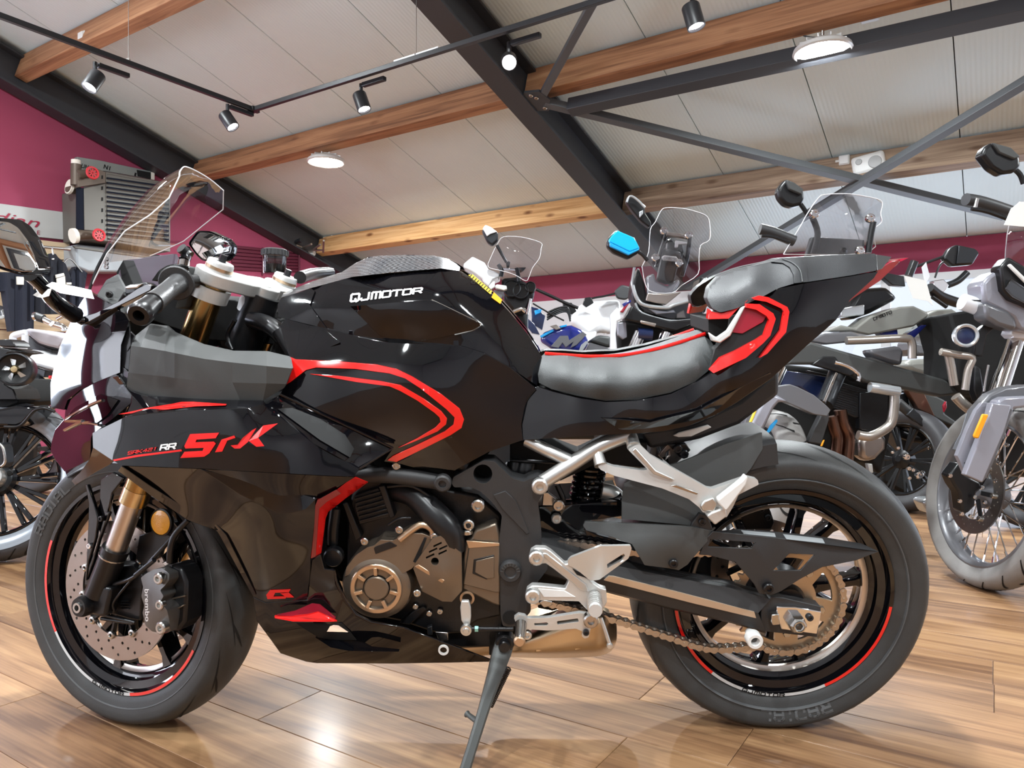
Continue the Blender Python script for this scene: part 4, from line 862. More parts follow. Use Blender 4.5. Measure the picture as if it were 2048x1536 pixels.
pl('sump_rib', 'Z5', [640, 1190, 720, 1120, 780, 1090, 800, 1110, 700, 1200], .13, 'dark_engine', .03); pl('wiring_clip', 'Z5', [850, 1240, 925, 1245, 925, 1290, 870, 1290], .14, 'steel', .004, bevel=.001); pl('wiring_clip', 'Z5', [800, 1215, 830, 1205, 835, 1260, 805, 1262], .142, 'dark_metal', .01)
# throttle bodies, shock and dark inner parts behind the frame
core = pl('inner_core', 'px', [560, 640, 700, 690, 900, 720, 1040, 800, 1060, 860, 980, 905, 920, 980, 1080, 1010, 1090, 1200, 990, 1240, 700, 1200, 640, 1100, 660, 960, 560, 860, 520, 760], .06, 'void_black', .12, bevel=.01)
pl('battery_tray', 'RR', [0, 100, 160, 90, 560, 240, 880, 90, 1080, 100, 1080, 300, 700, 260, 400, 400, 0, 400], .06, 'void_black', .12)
shock = ht('shock_absorber', [(*O('RR', 640, 250)[0], .02), (*O('RR', 600, 560)[0], .02)], .017, 'satin_black', seg=16)
bm = bmesh.new(); p0, p1 = H.p(*O('RR', 640, 260)[0], .02), H.p(*O('RR', 590, 560)[0], .02); ax = (p1-p0); e1 = ax.cross(NEAR).normalized(); e2 = ax.normalized().cross(e1)
tube_bm([p0+ax*(i/90)+(e1*math.cos(i*.49)+e2*math.sin(i*.49))*.030 for i in range(91)], .0052, 8, bm)
finish(bm, 'shock_spring', 'gloss_black', shock, I4)
ht('shock_canister', [(*O('RR', 720, 480)[0], .04), (*O('RR', 800, 500)[0], .04), (*O('RR', 850, 540)[0], .04)], .018, 'silver', seg=16); ht('brake_hose', [(*O('RR', 370, 430)[0], .08), (*O('RR', 410, 520)[0], .085), (*O('RR', 420, 570)[0], .085)], .006, 'satin_black')
pl('linkage_plate', 'RR', [260, 490, 300, 490, 440, 600, 420, 640, 330, 600, 250, 600], .085, 'steel', .01); hb(*O('RR', 380, 590)[0], .10, .012, 'steel'); hb(*O('RR', 365, 695)[0], .085, .0105, 'silver')
for x in (40, 110, 150): ht('throttle_hose', [(*O('RR', x, 260)[0], .07), (*O('RR', x-12, 330)[0], .075), (*O('RR', x-20, 400)[0], .07)], .016, 'satin_black')
ht('wire_loom', [(*O('RR', 0, 240)[0], .08), (*O('RR', 200, 250)[0], .09), (*O('RR', 350, 260)[0], .08)], .004, 'satin_black')
# ---- silver subframe and pillion footrest hanger
ht('subframe_tube', [(*O('RR', 240, 420)[0], .150), (*O('RR', 480, 270)[0], .140), (*O('RR', 700, 130)[0], .128), (*O('RR', 960, 30)[0], .115)], [.0145, .015, .015, .0145], 'silver', seg=16, sub=5)
ht('subframe_tube', [(*O('RR', 130, 80)[0], .115), (*O('RR', 300, 165)[0], .130), (*O('RR', 490, 250)[0], .138)], .0125, 'silver', seg=14)
ht('hanger_boss', [(*O('RR', 690, 190)[0], .135), (*O('RR', 715, 280)[0], .150)], [.011, .0125], 'silver', seg=16); ht('hanger_boss', [(*O('RR', 955, 50)[0], .120), (*O('RR', 975, 130)[0], .140)], [.012, .0135], 'silver', seg=16)
hg = hs('footrest_hanger', rounded(O('RR', 690, 285, 740, 262, 820, 290, 1050, 320, 1085, 312, 930, 155, 985, 120, 1020, 112, 1110, 200, 1290, 305, 1560, 460, 1600, 465, 1870, 372, 1950, 390, 1960, 430, 1800, 510, 1760, 600, 1705, 690, 1640, 660, 1520, 650, 1490, 610, 1410, 545, 1200, 460, 820, 360, 715, 315), 3), Surf([(*q, v) for q, v in zip(O('RR', 700, 290, 980, 130, 1500, 560, 1900, 400, 1250, 390, 1650, 600), (.155, .145, .165, .175, .160, .17))]), 'cast_silver', th=.016, step=18, bevel=.004)
pl('hanger_rib', 'RR', [960, 165, 990, 140, 1150, 320, 1300, 390, 1280, 400, 1130, 350], .166, 'silver', .006, parent=hg, bevel=.002); pl('hanger_recess', 'RR', [1260, 440, 1310, 432, 1490, 500, 1470, 512], .171, 'steel', .003, parent=hg, bevel=.001)
pl('pillion_peg', 'RR', [1645, 580, 1640, 550, 1830, 400, 1860, 360, 1875, 372, 1860, 430, 1720, 620, 1700, 640], .195, 'white_plastic', .02, bevel=.003); pl('peg_bracket', 'RR', [1550, 680, 1590, 650, 1700, 610, 1712, 680, 1620, 750, 1610, 745], .185, 'cast_silver', .03, bevel=.003)
pl('peg_pivot', 'RR', [1530, 560, 1600, 530, 1640, 580, 1610, 650, 1520, 640, 1500, 600], .18, 'silver', .01, bevel=.003)
# tail-side brackets seen under the seat
pl('tail_bracket', 'RR', [1165, 200, 1250, 95, 1390, 110, 1425, 160, 1280, 290], .03, 'disc_steel', .006, holes=[O('RR', 1230, 180, 1255, 160, 1255, 200, 1230, 222)]); pl('tail_clamp', 'RR', [1240, 110, 1390, 110, 1420, 160, 1340, 220], .05, 'satin_black', .03)
for x, y in ((1320, 148), (1370, 188)): hb(*O('RR', x, y)[0], .055, .009, 'dark_metal')
pl('heat_shield', 'RR', [1285, 45, 1330, 20, 1560, -40, 1590, -20, 1430, 52, 1330, 58], .06, 'white_plastic', .006, bevel=.002)
# ---- rider footrest bracket
fb = pl('footrest_bracket', 'P', [815, 265, 830, 215, 880, 185, 980, 188, 1040, 225, 1180, 350, 1225, 340, 1280, 400, 1430, 510, 1440, 530, 1530, 590, 1600, 610, 1608, 740, 1560, 830, 1480, 860, 1400, 820, 1320, 735, 930, 725, 870, 738, 800, 720, 775, 670, 790, 610, 840, 572, 930, 575, 1180, 600, 1215, 520, 1060, 400, 980, 345, 890, 352, 830, 320], .200, 'cast_silver', .018, bevel=.004, rnd=2)
for x, y in ((885, 275), (848, 668)): hb(900+x/5.12, 1060+y/5.12, .2025, .0145, 'silver'); 
pl('bracket_recess', 'P', [900, 600, 1170, 620, 1290, 690, 960, 690], .2015, 'white_plastic', .003, parent=fb, bevel=.001); pl('bracket_rib', 'P', [920, 240, 990, 240, 1400, 560, 1430, 640, 1340, 620], .2025, 'silver', .005, parent=fb, bevel=.002)
hg2 = hs('heel_guard', rounded(O('P', 1205, 315, 1240, 280, 1540, 165, 1850, 160, 1860, 185, 1830, 290, 1530, 510, 1440, 520, 1290, 400, 1210, 360), 3), Surf([(*q, v) for q, v in zip(O('P', 1220, 320, 1850, 170, 1480, 500, 1500, 300), (.205, .232, .21, .222))]), 'cast_silver', th=.008, step=12, bevel=.002, holes=[O('P', 1608, 350, 1780, 240, 1792, 262, 1760, 310, 1612, 392)])
pl('guard_gap', 'P', [1255, 400, 1400, 470, 1420, 500, 1300, 460], .2035, 'void_black', .002, bevel=0)
peg = ht('rider_footpeg', [(*O('P', 1480, 690)[0], .205), (*O('P', 1490, 830)[0], .285)], [.013, .012], 'cast_silver', seg=12, sub=2)
for i in range(6):
    t = .12+i*.14; p = H.p(*O('P', 1480, 690)[0], .205).lerp(H.p(*O('P', 1490, 830)[0], .285), t); d = H.p(*O('P', 1490, 830)[0], .285)-H.p(*O('P', 1480, 690)[0], .205)
    finish(lathe_bm([(.011, -.002), (.0145, -.0015), (.0145, .0015), (.011, .002)], axis_m(p, d), 14), 'peg_ridge', 'silver', peg, I4)
ht('peg_feeler', [(*O('P', 1545, 900)[0], .27), (*O('P', 1590, 1030)[0], .275), (*O('P', 1638, 1180)[0], .28)], .0035, 'silver', sub=2); finish(lathe_bm([(0, .006), (.005, .004), (.0058, 0), (.005, -.004), (0, -.006)], axis_m(H.p(*O('P', 1636, 1182)[0], .28), NEAR), 14), 'feeler_tip', 'silver', peg, I4)
hb(*O('P', 1440, 915)[0], .222, .0145, 'steel')
# ---- gear lever and linkage
gl = pl('gear_lever', 'P', [655, 900, 700, 865, 770, 880, 790, 905, 1000, 900, 1330, 850, 1400, 860, 1500, 900, 1510, 950, 1440, 1010, 1420, 1100, 1380, 1112, 1350, 1090, 1360, 1040, 1290, 1010, 1000, 1030, 790, 1015, 760, 1050, 700, 1010], .210, 'cast_silver', .010, bevel=.003, rnd=2, holes=[O('P', 860, 955, 990, 945, 1010, 960, 990, 980, 865, 980), O('P', 1095, 935, 1310, 905, 1320, 940, 1100, 970)])
hb(*O('P', 1393, 1048)[0], .212, .006, 'dark_metal'); ht('lever_peg', [(*O('P', 728, 960)[0], .215), (*O('P', 715, 1130)[0], .255)], [.0115, .0095], 'steel', seg=16, sub=2, parent=bike); finish(lathe_bm([(0, .003), (.008, .003), (.011, 0), (.011, -.006), (0, -.006)], axis_m(H.p(*O('P', 712, 1142)[0], .256), NEAR), 18), 'lever_peg_cap', 'bronze_light', bike, I4)
hb(*O('P', 790, 1070)[0], .2, .009, 'silver')
ht('shift_rod', [(*O('P', 230, 1012)[0], .185), (*O('P', 650, 1015)[0], .195)], .0042, 'satin_black'); ht('lock_nut', [(*O('P', 255, 1013)[0], .186), (*O('P', 290, 1013)[0], .186)], .006, 'teal_nut', seg=6)
p = H.p(*O('P', 165, 1022)[0], .19); finish(lathe_bm([(0, .007), (.005, .007), (.0065, .004), (.0105, .004), (.0115, 0), (.0105, -.006), (0, -.006)], axis_m(p, NEAR), 24), 'ball_joint', 'silver', bike, I4)
pl('shift_arm', 'P', [115, 730, 190, 730, 212, 800, 215, 900, 205, 970, 150, 985, 115, 930, 104, 800], .18, 'cast_silver', .01, bevel=.003, rnd=2); finish(lathe_bm([(.010, -.004), (.010, .006), (.0145, .006), (.0145, -.004)], axis_m(H.p(*O('P', 178, 688)[0], .15), NEAR), 24, closed_prof=True), 'shaft_ring', 'bronze_light', bike, I4)
pl('stand_switch', 'P', [905, 740, 960, 715, 1050, 735, 1040, 780, 960, 800], .13, 'steel', .02)
# ---- exhaust box
ex = loft('exhaust_box', [[(*p, v) for p, v in zip(O('P', *co), vv)] for co, vv in (
    ((400, 1060, 640, 1080, 1100, 830, 1300, 740, 1500, 780, 1690, 900), (.02, .03, .04, .04, .04, .02)), ((400, 1120, 640, 1150, 1000, 1010, 1300, 900, 1550, 880, 1705, 960), (.06, .10, .115, .118, .112, .06)),
    ((400, 1180, 640, 1210, 1000, 1160, 1300, 1080, 1560, 1060, 1708, 1100), (.06, .11, .125, .128, .122, .07)), ((410, 1230, 630, 1260, 1000, 1260, 1300, 1240, 1560, 1230, 1690, 1180), (.05, .10, .112, .115, .11, .06)), ((420, 1260, 640, 1300, 1000, 1312, 1300, 1305, 1540, 1290, 1650, 1240), (.0, .02, .03, .03, .03, .0)))], 'exhaust_steel', bike, H, sub=3, rsub=4, th=0, ang=50)
for v_ in [ex]:
    pass
pl('exhaust_far_half', 'P', [420, 1080, 1100, 860, 1680, 920, 1690, 1180, 1540, 1280, 640, 1290, 420, 1250], .0, 'exhaust_steel', .08, bevel=.02)
for x in (900, 1110, 1300): hs('exhaust_dimple', O('P', x-40, 1180-(x-900)*.15, x+30, 1165-(x-900)*.15, x+45, 1250-(x-900)*.05, x-30, 1262-(x-900)*.05), .122, 'exhaust_steel', parent=ex, th=.01, step=None, bevel=.003)
ht('exhaust_header', [(700, 1150, .05), (760, 1260, .04), (900, 1290, .03), (1000, 1285, .03)], .024, 'exhaust_steel', seg=16)
# ---- side stand
pl('stand_mount', 'P', [395, 1070, 420, 1020, 640, 1030, 640, 1130, 560, 1290, 400, 1285], .10, 'satin_black', .05)
p0 = H.p(*O('P', 560, 1150)[0], .135)
def gpt(px, py, z): return MH.inverted() @ plane_hit(px, py, (0, 0, 1), z)
foot = gpt(926, 1552, .012)
sta = H.p(*O('P', 535, 1230)[0], .14)
ssb = bmesh.new(); ax = foot-sta; e1 = ax.cross(NEAR).normalized(); e2 = ax.normalized().cross(e1); rings = []
for t, w_, d_ in ((-.12, .018, .010), (.02, .019, .011), (.22, .0145, .010), (.5, .0105, .009), (.8, .0095, .009), (1, .010, .009)):
    c = sta+ax*t; rings.append([ssb.verts.new(c+e1*x*w_+e2*y*d_) for x, y in ((-1, -.6), (-.6, -1), (.6, -1), (1, -.6), (1, .6), (.6, 1), (-.6, 1), (-1, .6))])
for i in range(len(rings)-1):
    for j in range(8): ssb.faces.new([rings[i][j], rings[i][(j+1) % 8], rings[i+1][(j+1) % 8], rings[i+1][j]])
ssb.faces.new(rings[0]); ssb.faces.new(rings[-1])
ss = finish(ssb, 'side_stand', 'stand_grey' if 'stand_grey' in MATS else mat('stand_grey', (.075, .08, .078), .45, metal=.3, bump=.1, bscale=400) and 'stand_grey', bike, I4)
bolt(ss, p0+Vector((0, -.012, 0)), NEAR, .012, 'satin_black', h=.01, sock=False, M=I4); finish(lathe_bm([(0, .01), (.016, .01), (.019, .006), (.019, -.02), (0, -.02)], axis_m(p0, NEAR), 28), 'stand_pivot', 'satin_black', ss, I4)
q = sta+ax*.60; q2 = H.p(934, 1428, .20)
finish(tube_bm([q, q.lerp(q2, .9), q2], [.006, .005, .007], 10), 'stand_tang', 'stand_grey', ss, I4)
b_ = MH.inverted() @ Vector((0, 0, 0)); finish(lathe_bm([(0, .006), (.02, .006), (.024, 0), (.024, -.006), (0, -.006)], Matrix.Translation(foot) @ MH.inverted().to_3x3().to_4x4() @ Matrix.Translation((0, 0, -.005)), 20), 'stand_foot', 'stand_grey', ss, I4)
sprg = bmesh.new(); s0, s1 = sta+e2*0+Vector((.012, .02, -.05)), sta+ax*.5+Vector((.012, .015, 0))
axx = s1-s0; f1 = axx.cross(NEAR).normalized(); f2 = axx.normalized().cross(f1)
finish(tube_bm([s0+axx*(i/160)+(f1*math.cos(i*.9)+f2*math.sin(i*.9))*.006 for i in range(161)], .0015, 6, sprg), 'stand_spring', 'satin_black', ss, I4)
# ================================================================= bodywork
def cs(c, *t):                                   # control points (x, y, v) in crop coordinates
    x0, y0, s = CROPS[c]; return [(x0+t[i]/s, y0+t[i+1]/s, t[i+2]) for i in range(0, len(t), 3)]
# ---- tank
tsf = Surf(cs('T', 65, 340, .10, 240, 282, .105, 480, 217, .10, 700, 192, .095, 1000, 167, .088, 1108, 182, .07, 1240, 270, .062, 1400, 420, .058, 1500, 540, .055, 1592, 690, .06, 1562, 852, .10, 1400, 742, .122, 1130, 622, .142, 1000, 612, .148, 700, 603, .15, 320, 520, .142, 90, 462, .125, 700, 400, .154, 1000, 420, .146, 1250, 500, .122, 300, 400, .14, 1350, 600, .115, 700, 290, .135, 1100, 290, .112))
tank = hs('fuel_tank', O('T', 65, 340, 240, 282, 480, 217, 700, 192, 1000, 167, 1108, 182, 1240, 270, 1330, 345, 1400, 420, 1500, 540, 1570, 645, 1592, 690, 1585, 760, 1562, 852, 1400, 742, 1250, 662, 1130, 622, 1000, 612, 700, 603, 500, 562, 320, 520, 90, 462, 48, 450, 44, 380), tsf, 'gloss_black', th=.03, step=11, bevel=.004, bseg=3, mirror=True)
csf = Surf(cs('T', 65, 335, .105, 240, 280, .108, 480, 215, .103, 700, 190, .098, 1000, 165, .09, 1105, 180, .07, 1100, 150, .03, 950, 88, .0, 800, 86, .0, 580, 98, .0, 420, 188, .03, 80, 308, .05, 700, 130, .055, 1000, 120, .045))
cov_ = hs('carbon_tank_cover', O('T', 65, 336, 240, 281, 480, 216, 700, 191, 1000, 166, 1107, 181, 1112, 160, 1090, 140, 1040, 110, 950, 90, 800, 87, 640, 92, 580, 99, 500, 135, 420, 188, 250, 240, 80, 310), csf, 'carbon', th=.01, step=10, bevel=.003, off=.003, mirror=True)
isf = Surf(cs('T', 470, 388, .158, 945, 352, .152, 1232, 492, .128, 1180, 530, .118, 950, 582, .125, 705, 602, .128, 645, 562, .132, 800, 480, .142))
_tp = lambda x: 612-(x-701)*.07 if x < 865 else 600+(x-865)*.52
_bt = lambda x: 617+(x-711)*1.1 if x < 760 else 671+(x-760)*.3 if x < 800 else 686-(x-800)*.155
isf = lambda x, y: tsf(x, y)+.003+.012*max(0, min(1, 1-(y-_tp(x))/max(8, _bt(x)-_tp(x))))
ins = hs('tank_side_recess', O('T', 470, 388, 720, 366, 945, 352, 1225, 486, 1232, 502, 1180, 530, 950, 582, 800, 600, 705, 602, 645, 562), isf, 'gloss_black', parent=tank, th=.012, step=10, bevel=.002, off=.0)
ht('recess_edge', [(*q, tsf(*q)+.003) for q in O('T', 945, 351, 1100, 425, 1222, 485, 1232, 500, 1180, 530, 1080, 555)], .0016, 'steel', parent=tank, seg=6, sub=3)
letters('maker_lettering', 'QJMOTOR', quadmap(H, *O('T', 478, 318, 890, 280, 884, 308, 472, 360), tsf, .002), 'white_text', tank, I4, w=.26, wide=1, gap=.32)
hs('stripe_sticker', O('T', 1160, 205, 1185, 200, 1300, 300, 1290, 318), tsf, 'yellow_sticker', parent=tank, th=.001, off=.0022, bevel=0, step=None)
for i in range(9): hs('sticker_bar', O('T', 1168+i*13.5, 212+i*11.2, 1180+i*13.5, 200+i*11.2, 1184+i*13.5, 203+i*11.2, 1172+i*13.5, 216+i*11.2), tsf, 'void_black', parent=tank, th=.0006, off=.003, bevel=0, step=None)
hs('warning_sticker', O('T', 1310, 305, 1358, 350, 1348, 374, 1296, 336), tsf, 'orange_sticker', parent=tank, th=.001, off=.003, bevel=0, step=None)
hs('tank_front_cheek', O('T', 44, 380, 65, 342, 240, 283, 262, 300, 232, 380, 330, 520, 90, 462, 48, 450), tsf, 'gloss_black', parent=tank, th=.004, off=.004, step=14, bevel=.002)
# ---- side cover with the red double stripe
ssf = Surf([(571, 637, .125), (711, 671, .155), (882, 688, .157), (967, 705, .148), (1018, 733, .132), (1071, 775, .120), (1046, 880, .138), (977, 904, .156), (909, 941, .166), (772, 922, .175), (786, 895, .182), (600, 720, .192), (575, 760, .20), (720, 800, .198), (880, 830, .182), (960, 800, .155), (800, 735, .188), (640, 850, .215), (980, 760, .145), (900, 900, .172)])
scv = hs('side_cover', [(571, 638), (645, 655), (711, 672), (779, 686), (882, 689), (926, 693), (967, 706), (1018, 734), (1071, 776), (1052, 800), (1042, 850), (1046, 880), (977, 904), (909, 941), (768, 923), (786, 896), (690, 850), (640, 840), (560, 790), (572, 765), (579, 714), (562, 660)], ssf, 'gloss_black', th=.012, step=12, bevel=.003, bseg=3, mirror=True)
hs('outer_stripe', [(579, 714), (591, 719), (677, 723), (752, 729), (793, 738), (824, 753), (882, 788), (919, 817), (928, 839), (923, 856), (902, 870), (848, 897), (793, 924), (774, 921), (786, 912), (840, 887), (889, 863), (907, 849), (909, 835), (892, 818), (841, 777), (810, 757), (779, 747), (711, 738), (632, 735), (612, 740), (581, 764), (571, 770), (577, 740)], ssf, 'red_gloss', parent=scv, th=.004, off=.003, step=16, bevel=.0012)
hs('inner_stripe', [(619, 748), (677, 752), (759, 762), (800, 770), (848, 798), (882, 822), (894, 837), (892, 849), (875, 863), (830, 883), (796, 896), (834, 877), (871, 855), (881, 844), (879, 835), (868, 825), (834, 801), (800, 782), (779, 773), (711, 764), (650, 753)], ssf, 'red_gloss', parent=scv, th=.004, off=.003, step=16, bevel=.0008)
hs('cover_lower_facet', [(793, 926), (902, 873), (960, 900), (977, 904), (909, 941), (830, 936)], Surf([(793, 926, .178), (902, 873, .172), (977, 904, .135), (909, 941, .142), (830, 936, .16)]), 'gloss_black', parent=scv, th=.006, off=.003, step=14)
ht('cover_seam', [(1071, 778, .119), (1052, 802, .122), (1043, 835, .124), (1043, 880, .124)], .002, 'satin_black', parent=scv, seg=6)
hs('neck_panel', O('T', 90, 462, 320, 522, 410, 600, 240, 675, 200, 690, 130, 660, 60, 500), Surf(cs('T', 90, 462, .127, 320, 522, .146, 400, 600, .165, 200, 690, .176, 130, 660, .172, 60, 500, .13)), 'gloss_black', parent=scv, th=.006, off=.004, step=16, bevel=.002)
# ---- matt panel ahead of the tank
mt = loft('matt_cockpit_panel', [[(*p, v) for p, v in zip(a, b)] for a, b in (
    ([(270, 672), (300, 648), (334, 652), (349, 665), (406, 689), (465, 702), (533, 703), (580, 714)], (.19, .19, .195, .20, .203, .203, .20, .187)), ([(262, 692), (281, 694), (330, 702), (349, 706), (410, 718), (465, 725), (533, 732), (584, 737)], (.245, .25, .258, .264, .27, .27, .262, .238)),
    ([(257, 745), (281, 748), (330, 753), (349, 756), (406, 762), (465, 765), (533, 767), (572, 768)], (.25, .256, .265, .27, .274, .274, .266, .24)), ([(253, 777), (287, 790), (330, 793), (369, 796), (434, 799), (480, 800), (526, 801), (566, 777)], (.25, .255, .265, .27, .275, .27, .26, .235)))], 'matt_grey', bike, H, th=.006, mirror=True, ang=8)
hs('panel_end', [(239, 729), (262, 690), (270, 672), (258, 660), (246, 700), (240, 745), (253, 777), (257, 745)], Surf([(239, 729, .22), (262, 690, .23), (258, 660, .19), (253, 777, .25), (257, 745, .25)]), 'satin_black', th=.004, step=None, mirror=True)
# ---- upper side fairing
stf_ = Surf([(253, 777, .25), (369, 796, .272), (434, 799, .277), (526, 801, .262), (245, 835, .292), (376, 819, .307), (495, 816, .300), (527, 808, .27), (200, 850, .29)])
strip = hs('fairing_shelf', [(253, 778), (287, 791), (369, 797), (434, 800), (526, 802), (527, 808), (495, 817), (376, 820), (300, 827), (250, 834), (262, 806), (263, 790)], stf_, 'gloss_black', th=.006, step=16, mirror=True)
hs('red_sliver', O('B', 690, 552, 860, 515, 1010, 490, 1060, 479, 1130, 479, 1325, 492, 1320, 500, 1150, 505, 1000, 521, 735, 550), stf_, 'red_gloss', parent=strip, th=.002, off=.003, step=None, bevel=.0006)
usf = Surf([(251, 831, .292), (376, 819, .308), (495, 816, .302), (527, 807, .275), (625, 886, .27), (694, 924, .262), (650, 950, .285), (560, 946, .308), (400, 937, .325), (243, 931, .315), (186, 895, .285), (185, 866, .275), (227, 922, .31), (420, 880, .322), (300, 880, .31), (560, 880, .300)])
upf = hs('upper_side_fairing', [(250, 834), (300, 827), (376, 820), (495, 817), (527, 808), (575, 846), (625, 886), (694, 924), (718, 938), (708, 953), (650, 951), (560, 946), (400, 937), (243, 931), (227, 922), (186, 895), (185, 866)], usf, 'gloss_black', th=.008, step=14, bevel=.002, mirror=True)
def poly_decal(name, polys, sf, m, parent, off=.002, fr=H, M=I4):
    bm = bmesh.new()
    for pg in polys:
        V = [bm.verts.new(fr.p(x, y, sf(x, y)+off)) for x, y in pg]; W = [bm.verts.new(v.co+Vector((0, .001, 0))) for v in V]; n = len(V)
        bm.faces.new(V); bm.faces.new(W[::-1])
        for i in range(n): bm.faces.new([V[i], W[i], W[(i+1) % n], V[(i+1) % n]])
    return finish(bm, name, m, parent, M, smooth=False)
poly_decal('model_lettering', [O('B', 1112, 668, 1282, 660, 1262, 692, 1150, 700, 1143, 716, 1250, 712, 1262, 724, 1225, 780, 1195, 800, 1055, 808, 1078, 772, 1185, 766, 1192, 748, 1085, 752, 1078, 738), O('B', 1296, 700, 1370, 676, 1376, 690, 1330, 706, 1300, 770, 1258, 774), O('B', 1420, 690, 1475, 645, 1500, 632, 1450, 715, 1405, 752, 1372, 752, 1350, 735, 1390, 730), O('B', 1470, 690, 1540, 618, 1625, 606, 1510, 690, 1545, 738, 1500, 742, 1455, 708)], usf, 'red_text', upf)
poly_decal('red_line', [O('B', 660, 818, 800, 790, 1060, 758, 1064, 768, 800, 802, 670, 826)], usf, 'red_text', upf)
letters('model_number', 'SRK421', quadmap(H, *O('B', 752, 770, 912, 745, 905, 762, 748, 788), usf, .002), 'red_text', upf, I4, w=.16, gap=.3)
letters('model_suffix', 'RR', quadmap(H, *O('B', 945, 732, 1030, 722, 1022, 752, 938, 760), usf, .002), 'white_text', upf, I4, w=.26, gap=.3)
vsf = Surf([(527, 807, .272), (560, 788, .225), (786, 895, .195), (718, 938, .245), (694, 924, .262), (625, 886, .270), (650, 860, .24)])
vent = hs('fairing_vent_panel', [(527, 808), (560, 789), (640, 830), (786, 896), (718, 938), (694, 924), (625, 886), (575, 846)], vsf, 'gloss_black', th=.006, step=16, mirror=True)
hs('air_vent', [(556, 818), (584, 816), (640, 838), (690, 870), (708, 898), (700, 915), (640, 880)], vsf, 'void_black', parent=vent, th=.002, off=.003, step=16, bevel=0)
for a, b in (((560, 789), (786, 896)), ((786, 896), (718, 938))): ht('panel_edge', [(*a, vsf(*a)+.003), ((a[0]+b[0])/2, (a[1]+b[1])/2, vsf((a[0]+b[0])/2, (a[1]+b[1])/2)+.003), (*b, vsf(*b)+.003)], .0022, 'gloss_black', parent=vent, seg=6)
# ---- lower side fairing
lsf = Surf([(243, 931, .315), (400, 937, .325), (560, 946, .308), (650, 951, .285), (708, 953, .262), (634, 1000, .255), (621, 1117, .225), (614, 1199, .205), (530, 1203, .195), (506, 1193, .19), (434, 1060, .225), (376, 1040, .235), (300, 985, .265), (236, 941, .30), (520, 1060, .25)])
lof = hs('lower_side_fairing', [(243, 932), (400, 938), (560, 947), (650, 952), (709, 954), (634, 1000), (627, 1060), (621, 1117), (618, 1160), (614, 1199), (570, 1203), (530, 1204), (506, 1193), (470, 1125), (434, 1062), (418, 1052), (376, 1040), (300, 988), (236, 942)], lsf, 'gloss_black', th=.008, step=14, bevel=.003, bseg=3, mirror=True)
hs('fairing_scallop', [(400, 938), (480, 955), (560, 975), (634, 997), (612, 1019), (585, 1026), (556, 1027), (480, 990)], Surf([(400, 937, .322), (632, 997, .258), (612, 1018, .272), (560, 1027, .276), (500, 975, .298)]), 'gloss_black', parent=lof, th=.01, off=.0035, step=14, bevel=.002)
hs('fairing_lip', [(236, 942), (243, 932), (300, 972), (380, 1022), (430, 1045), (452, 1070), (512, 1190), (506, 1194), (434, 1062), (376, 1041), (300, 990)], Surf([(236, 942, .302), (243, 932, .316), (380, 1022, .243), (452, 1070, .226), (512, 1190, .192), (376, 1041, .229), (434, 1062, .22)]), 'gloss_black', parent=lof, th=.004, off=.004, step=16, bevel=.0015)
poly_decal('maker_emblem', [O('C', 1558, 760, 1580, 732, 1700, 728, 1690, 745, 1610, 748, 1600, 770, 1680, 768, 1670, 782, 1565, 785), O('C', 1640, 752, 1690, 748, 1720, 775, 1680, 776)], lsf, 'red_text', lof)
red = hs('red_fairing_edge', O('Z5', 380, 335, 330, 365, 250, 425, 160, 468, 148, 500, 140, 640, 122, 812, 180, 782, 205, 580, 222, 540, 330, 455, 456, 366), Surf(cs('Z5', 380, 335, .262, 160, 470, .258, 122, 812, .225, 180, 782, .195, 222, 540, .20, 456, 366, .21)), 'red_gloss', th=.006, step=12, bevel=.0015, mirror=True)
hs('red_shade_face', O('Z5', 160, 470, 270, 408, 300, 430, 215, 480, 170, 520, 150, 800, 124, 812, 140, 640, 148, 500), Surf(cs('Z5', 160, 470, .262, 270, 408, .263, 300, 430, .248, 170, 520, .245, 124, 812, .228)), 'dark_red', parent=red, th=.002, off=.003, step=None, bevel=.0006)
# ---- belly pan
bsf = Surf([(506, 1193, .19), (614, 1199, .205), (623, 1124, .215), (669, 1140, .205), (688, 1199, .19), (742, 1244, .185), (877, 1280, .165), (982, 1322, .11), (787, 1327, .125), (634, 1326, .13), (560, 1306, .14), (513, 1241, .165), (640, 1230, .215), (720, 1270, .19), (850, 1300, .15), (600, 1270, .20)])
win = [(652, 1266), (660, 1252), (667, 1249), (677, 1250), (701, 1267)]
bel = hs('belly_pan', [(506, 1194), (530, 1205), (614, 1200), (619, 1150), (623, 1119), (641, 1109), (648, 1138), (669, 1140), (672, 1167), (688, 1199), (711, 1228), (742, 1244), (809, 1256), (877, 1281), (926, 1299), (982, 1320), (978, 1324), (900, 1326), (787, 1328), (634, 1327), (612, 1324), (560, 1307), (535, 1272), (513, 1242)], bsf, 'gloss_black', th=.006, step=None, bevel=.002, mirror=True, holes=[win])
hs('belly_recess', O('D', 235, 652, 640, 650, 720, 738, 770, 802, 560, 802, 430, 778, 310, 705), bsf, 'void_black', parent=bel, th=.001, off=.002, step=None, bevel=0, holes=[[(652.5, 1265.5), (660, 1252.5), (667, 1249.8), (677, 1250.8), (700, 1266.5)]])
hs('belly_step', O('D', 400, 780, 560, 806, 768, 806, 900, 880, 1150, 905, 900, 905, 700, 900, 540, 870), Surf(cs('D', 400, 780, .19, 768, 806, .175, 1150, 905, .165, 540, 870, .215, 800, 900, .20)), 'gloss_black', parent=bel, th=.01, off=.002, step=None, bevel=.001)
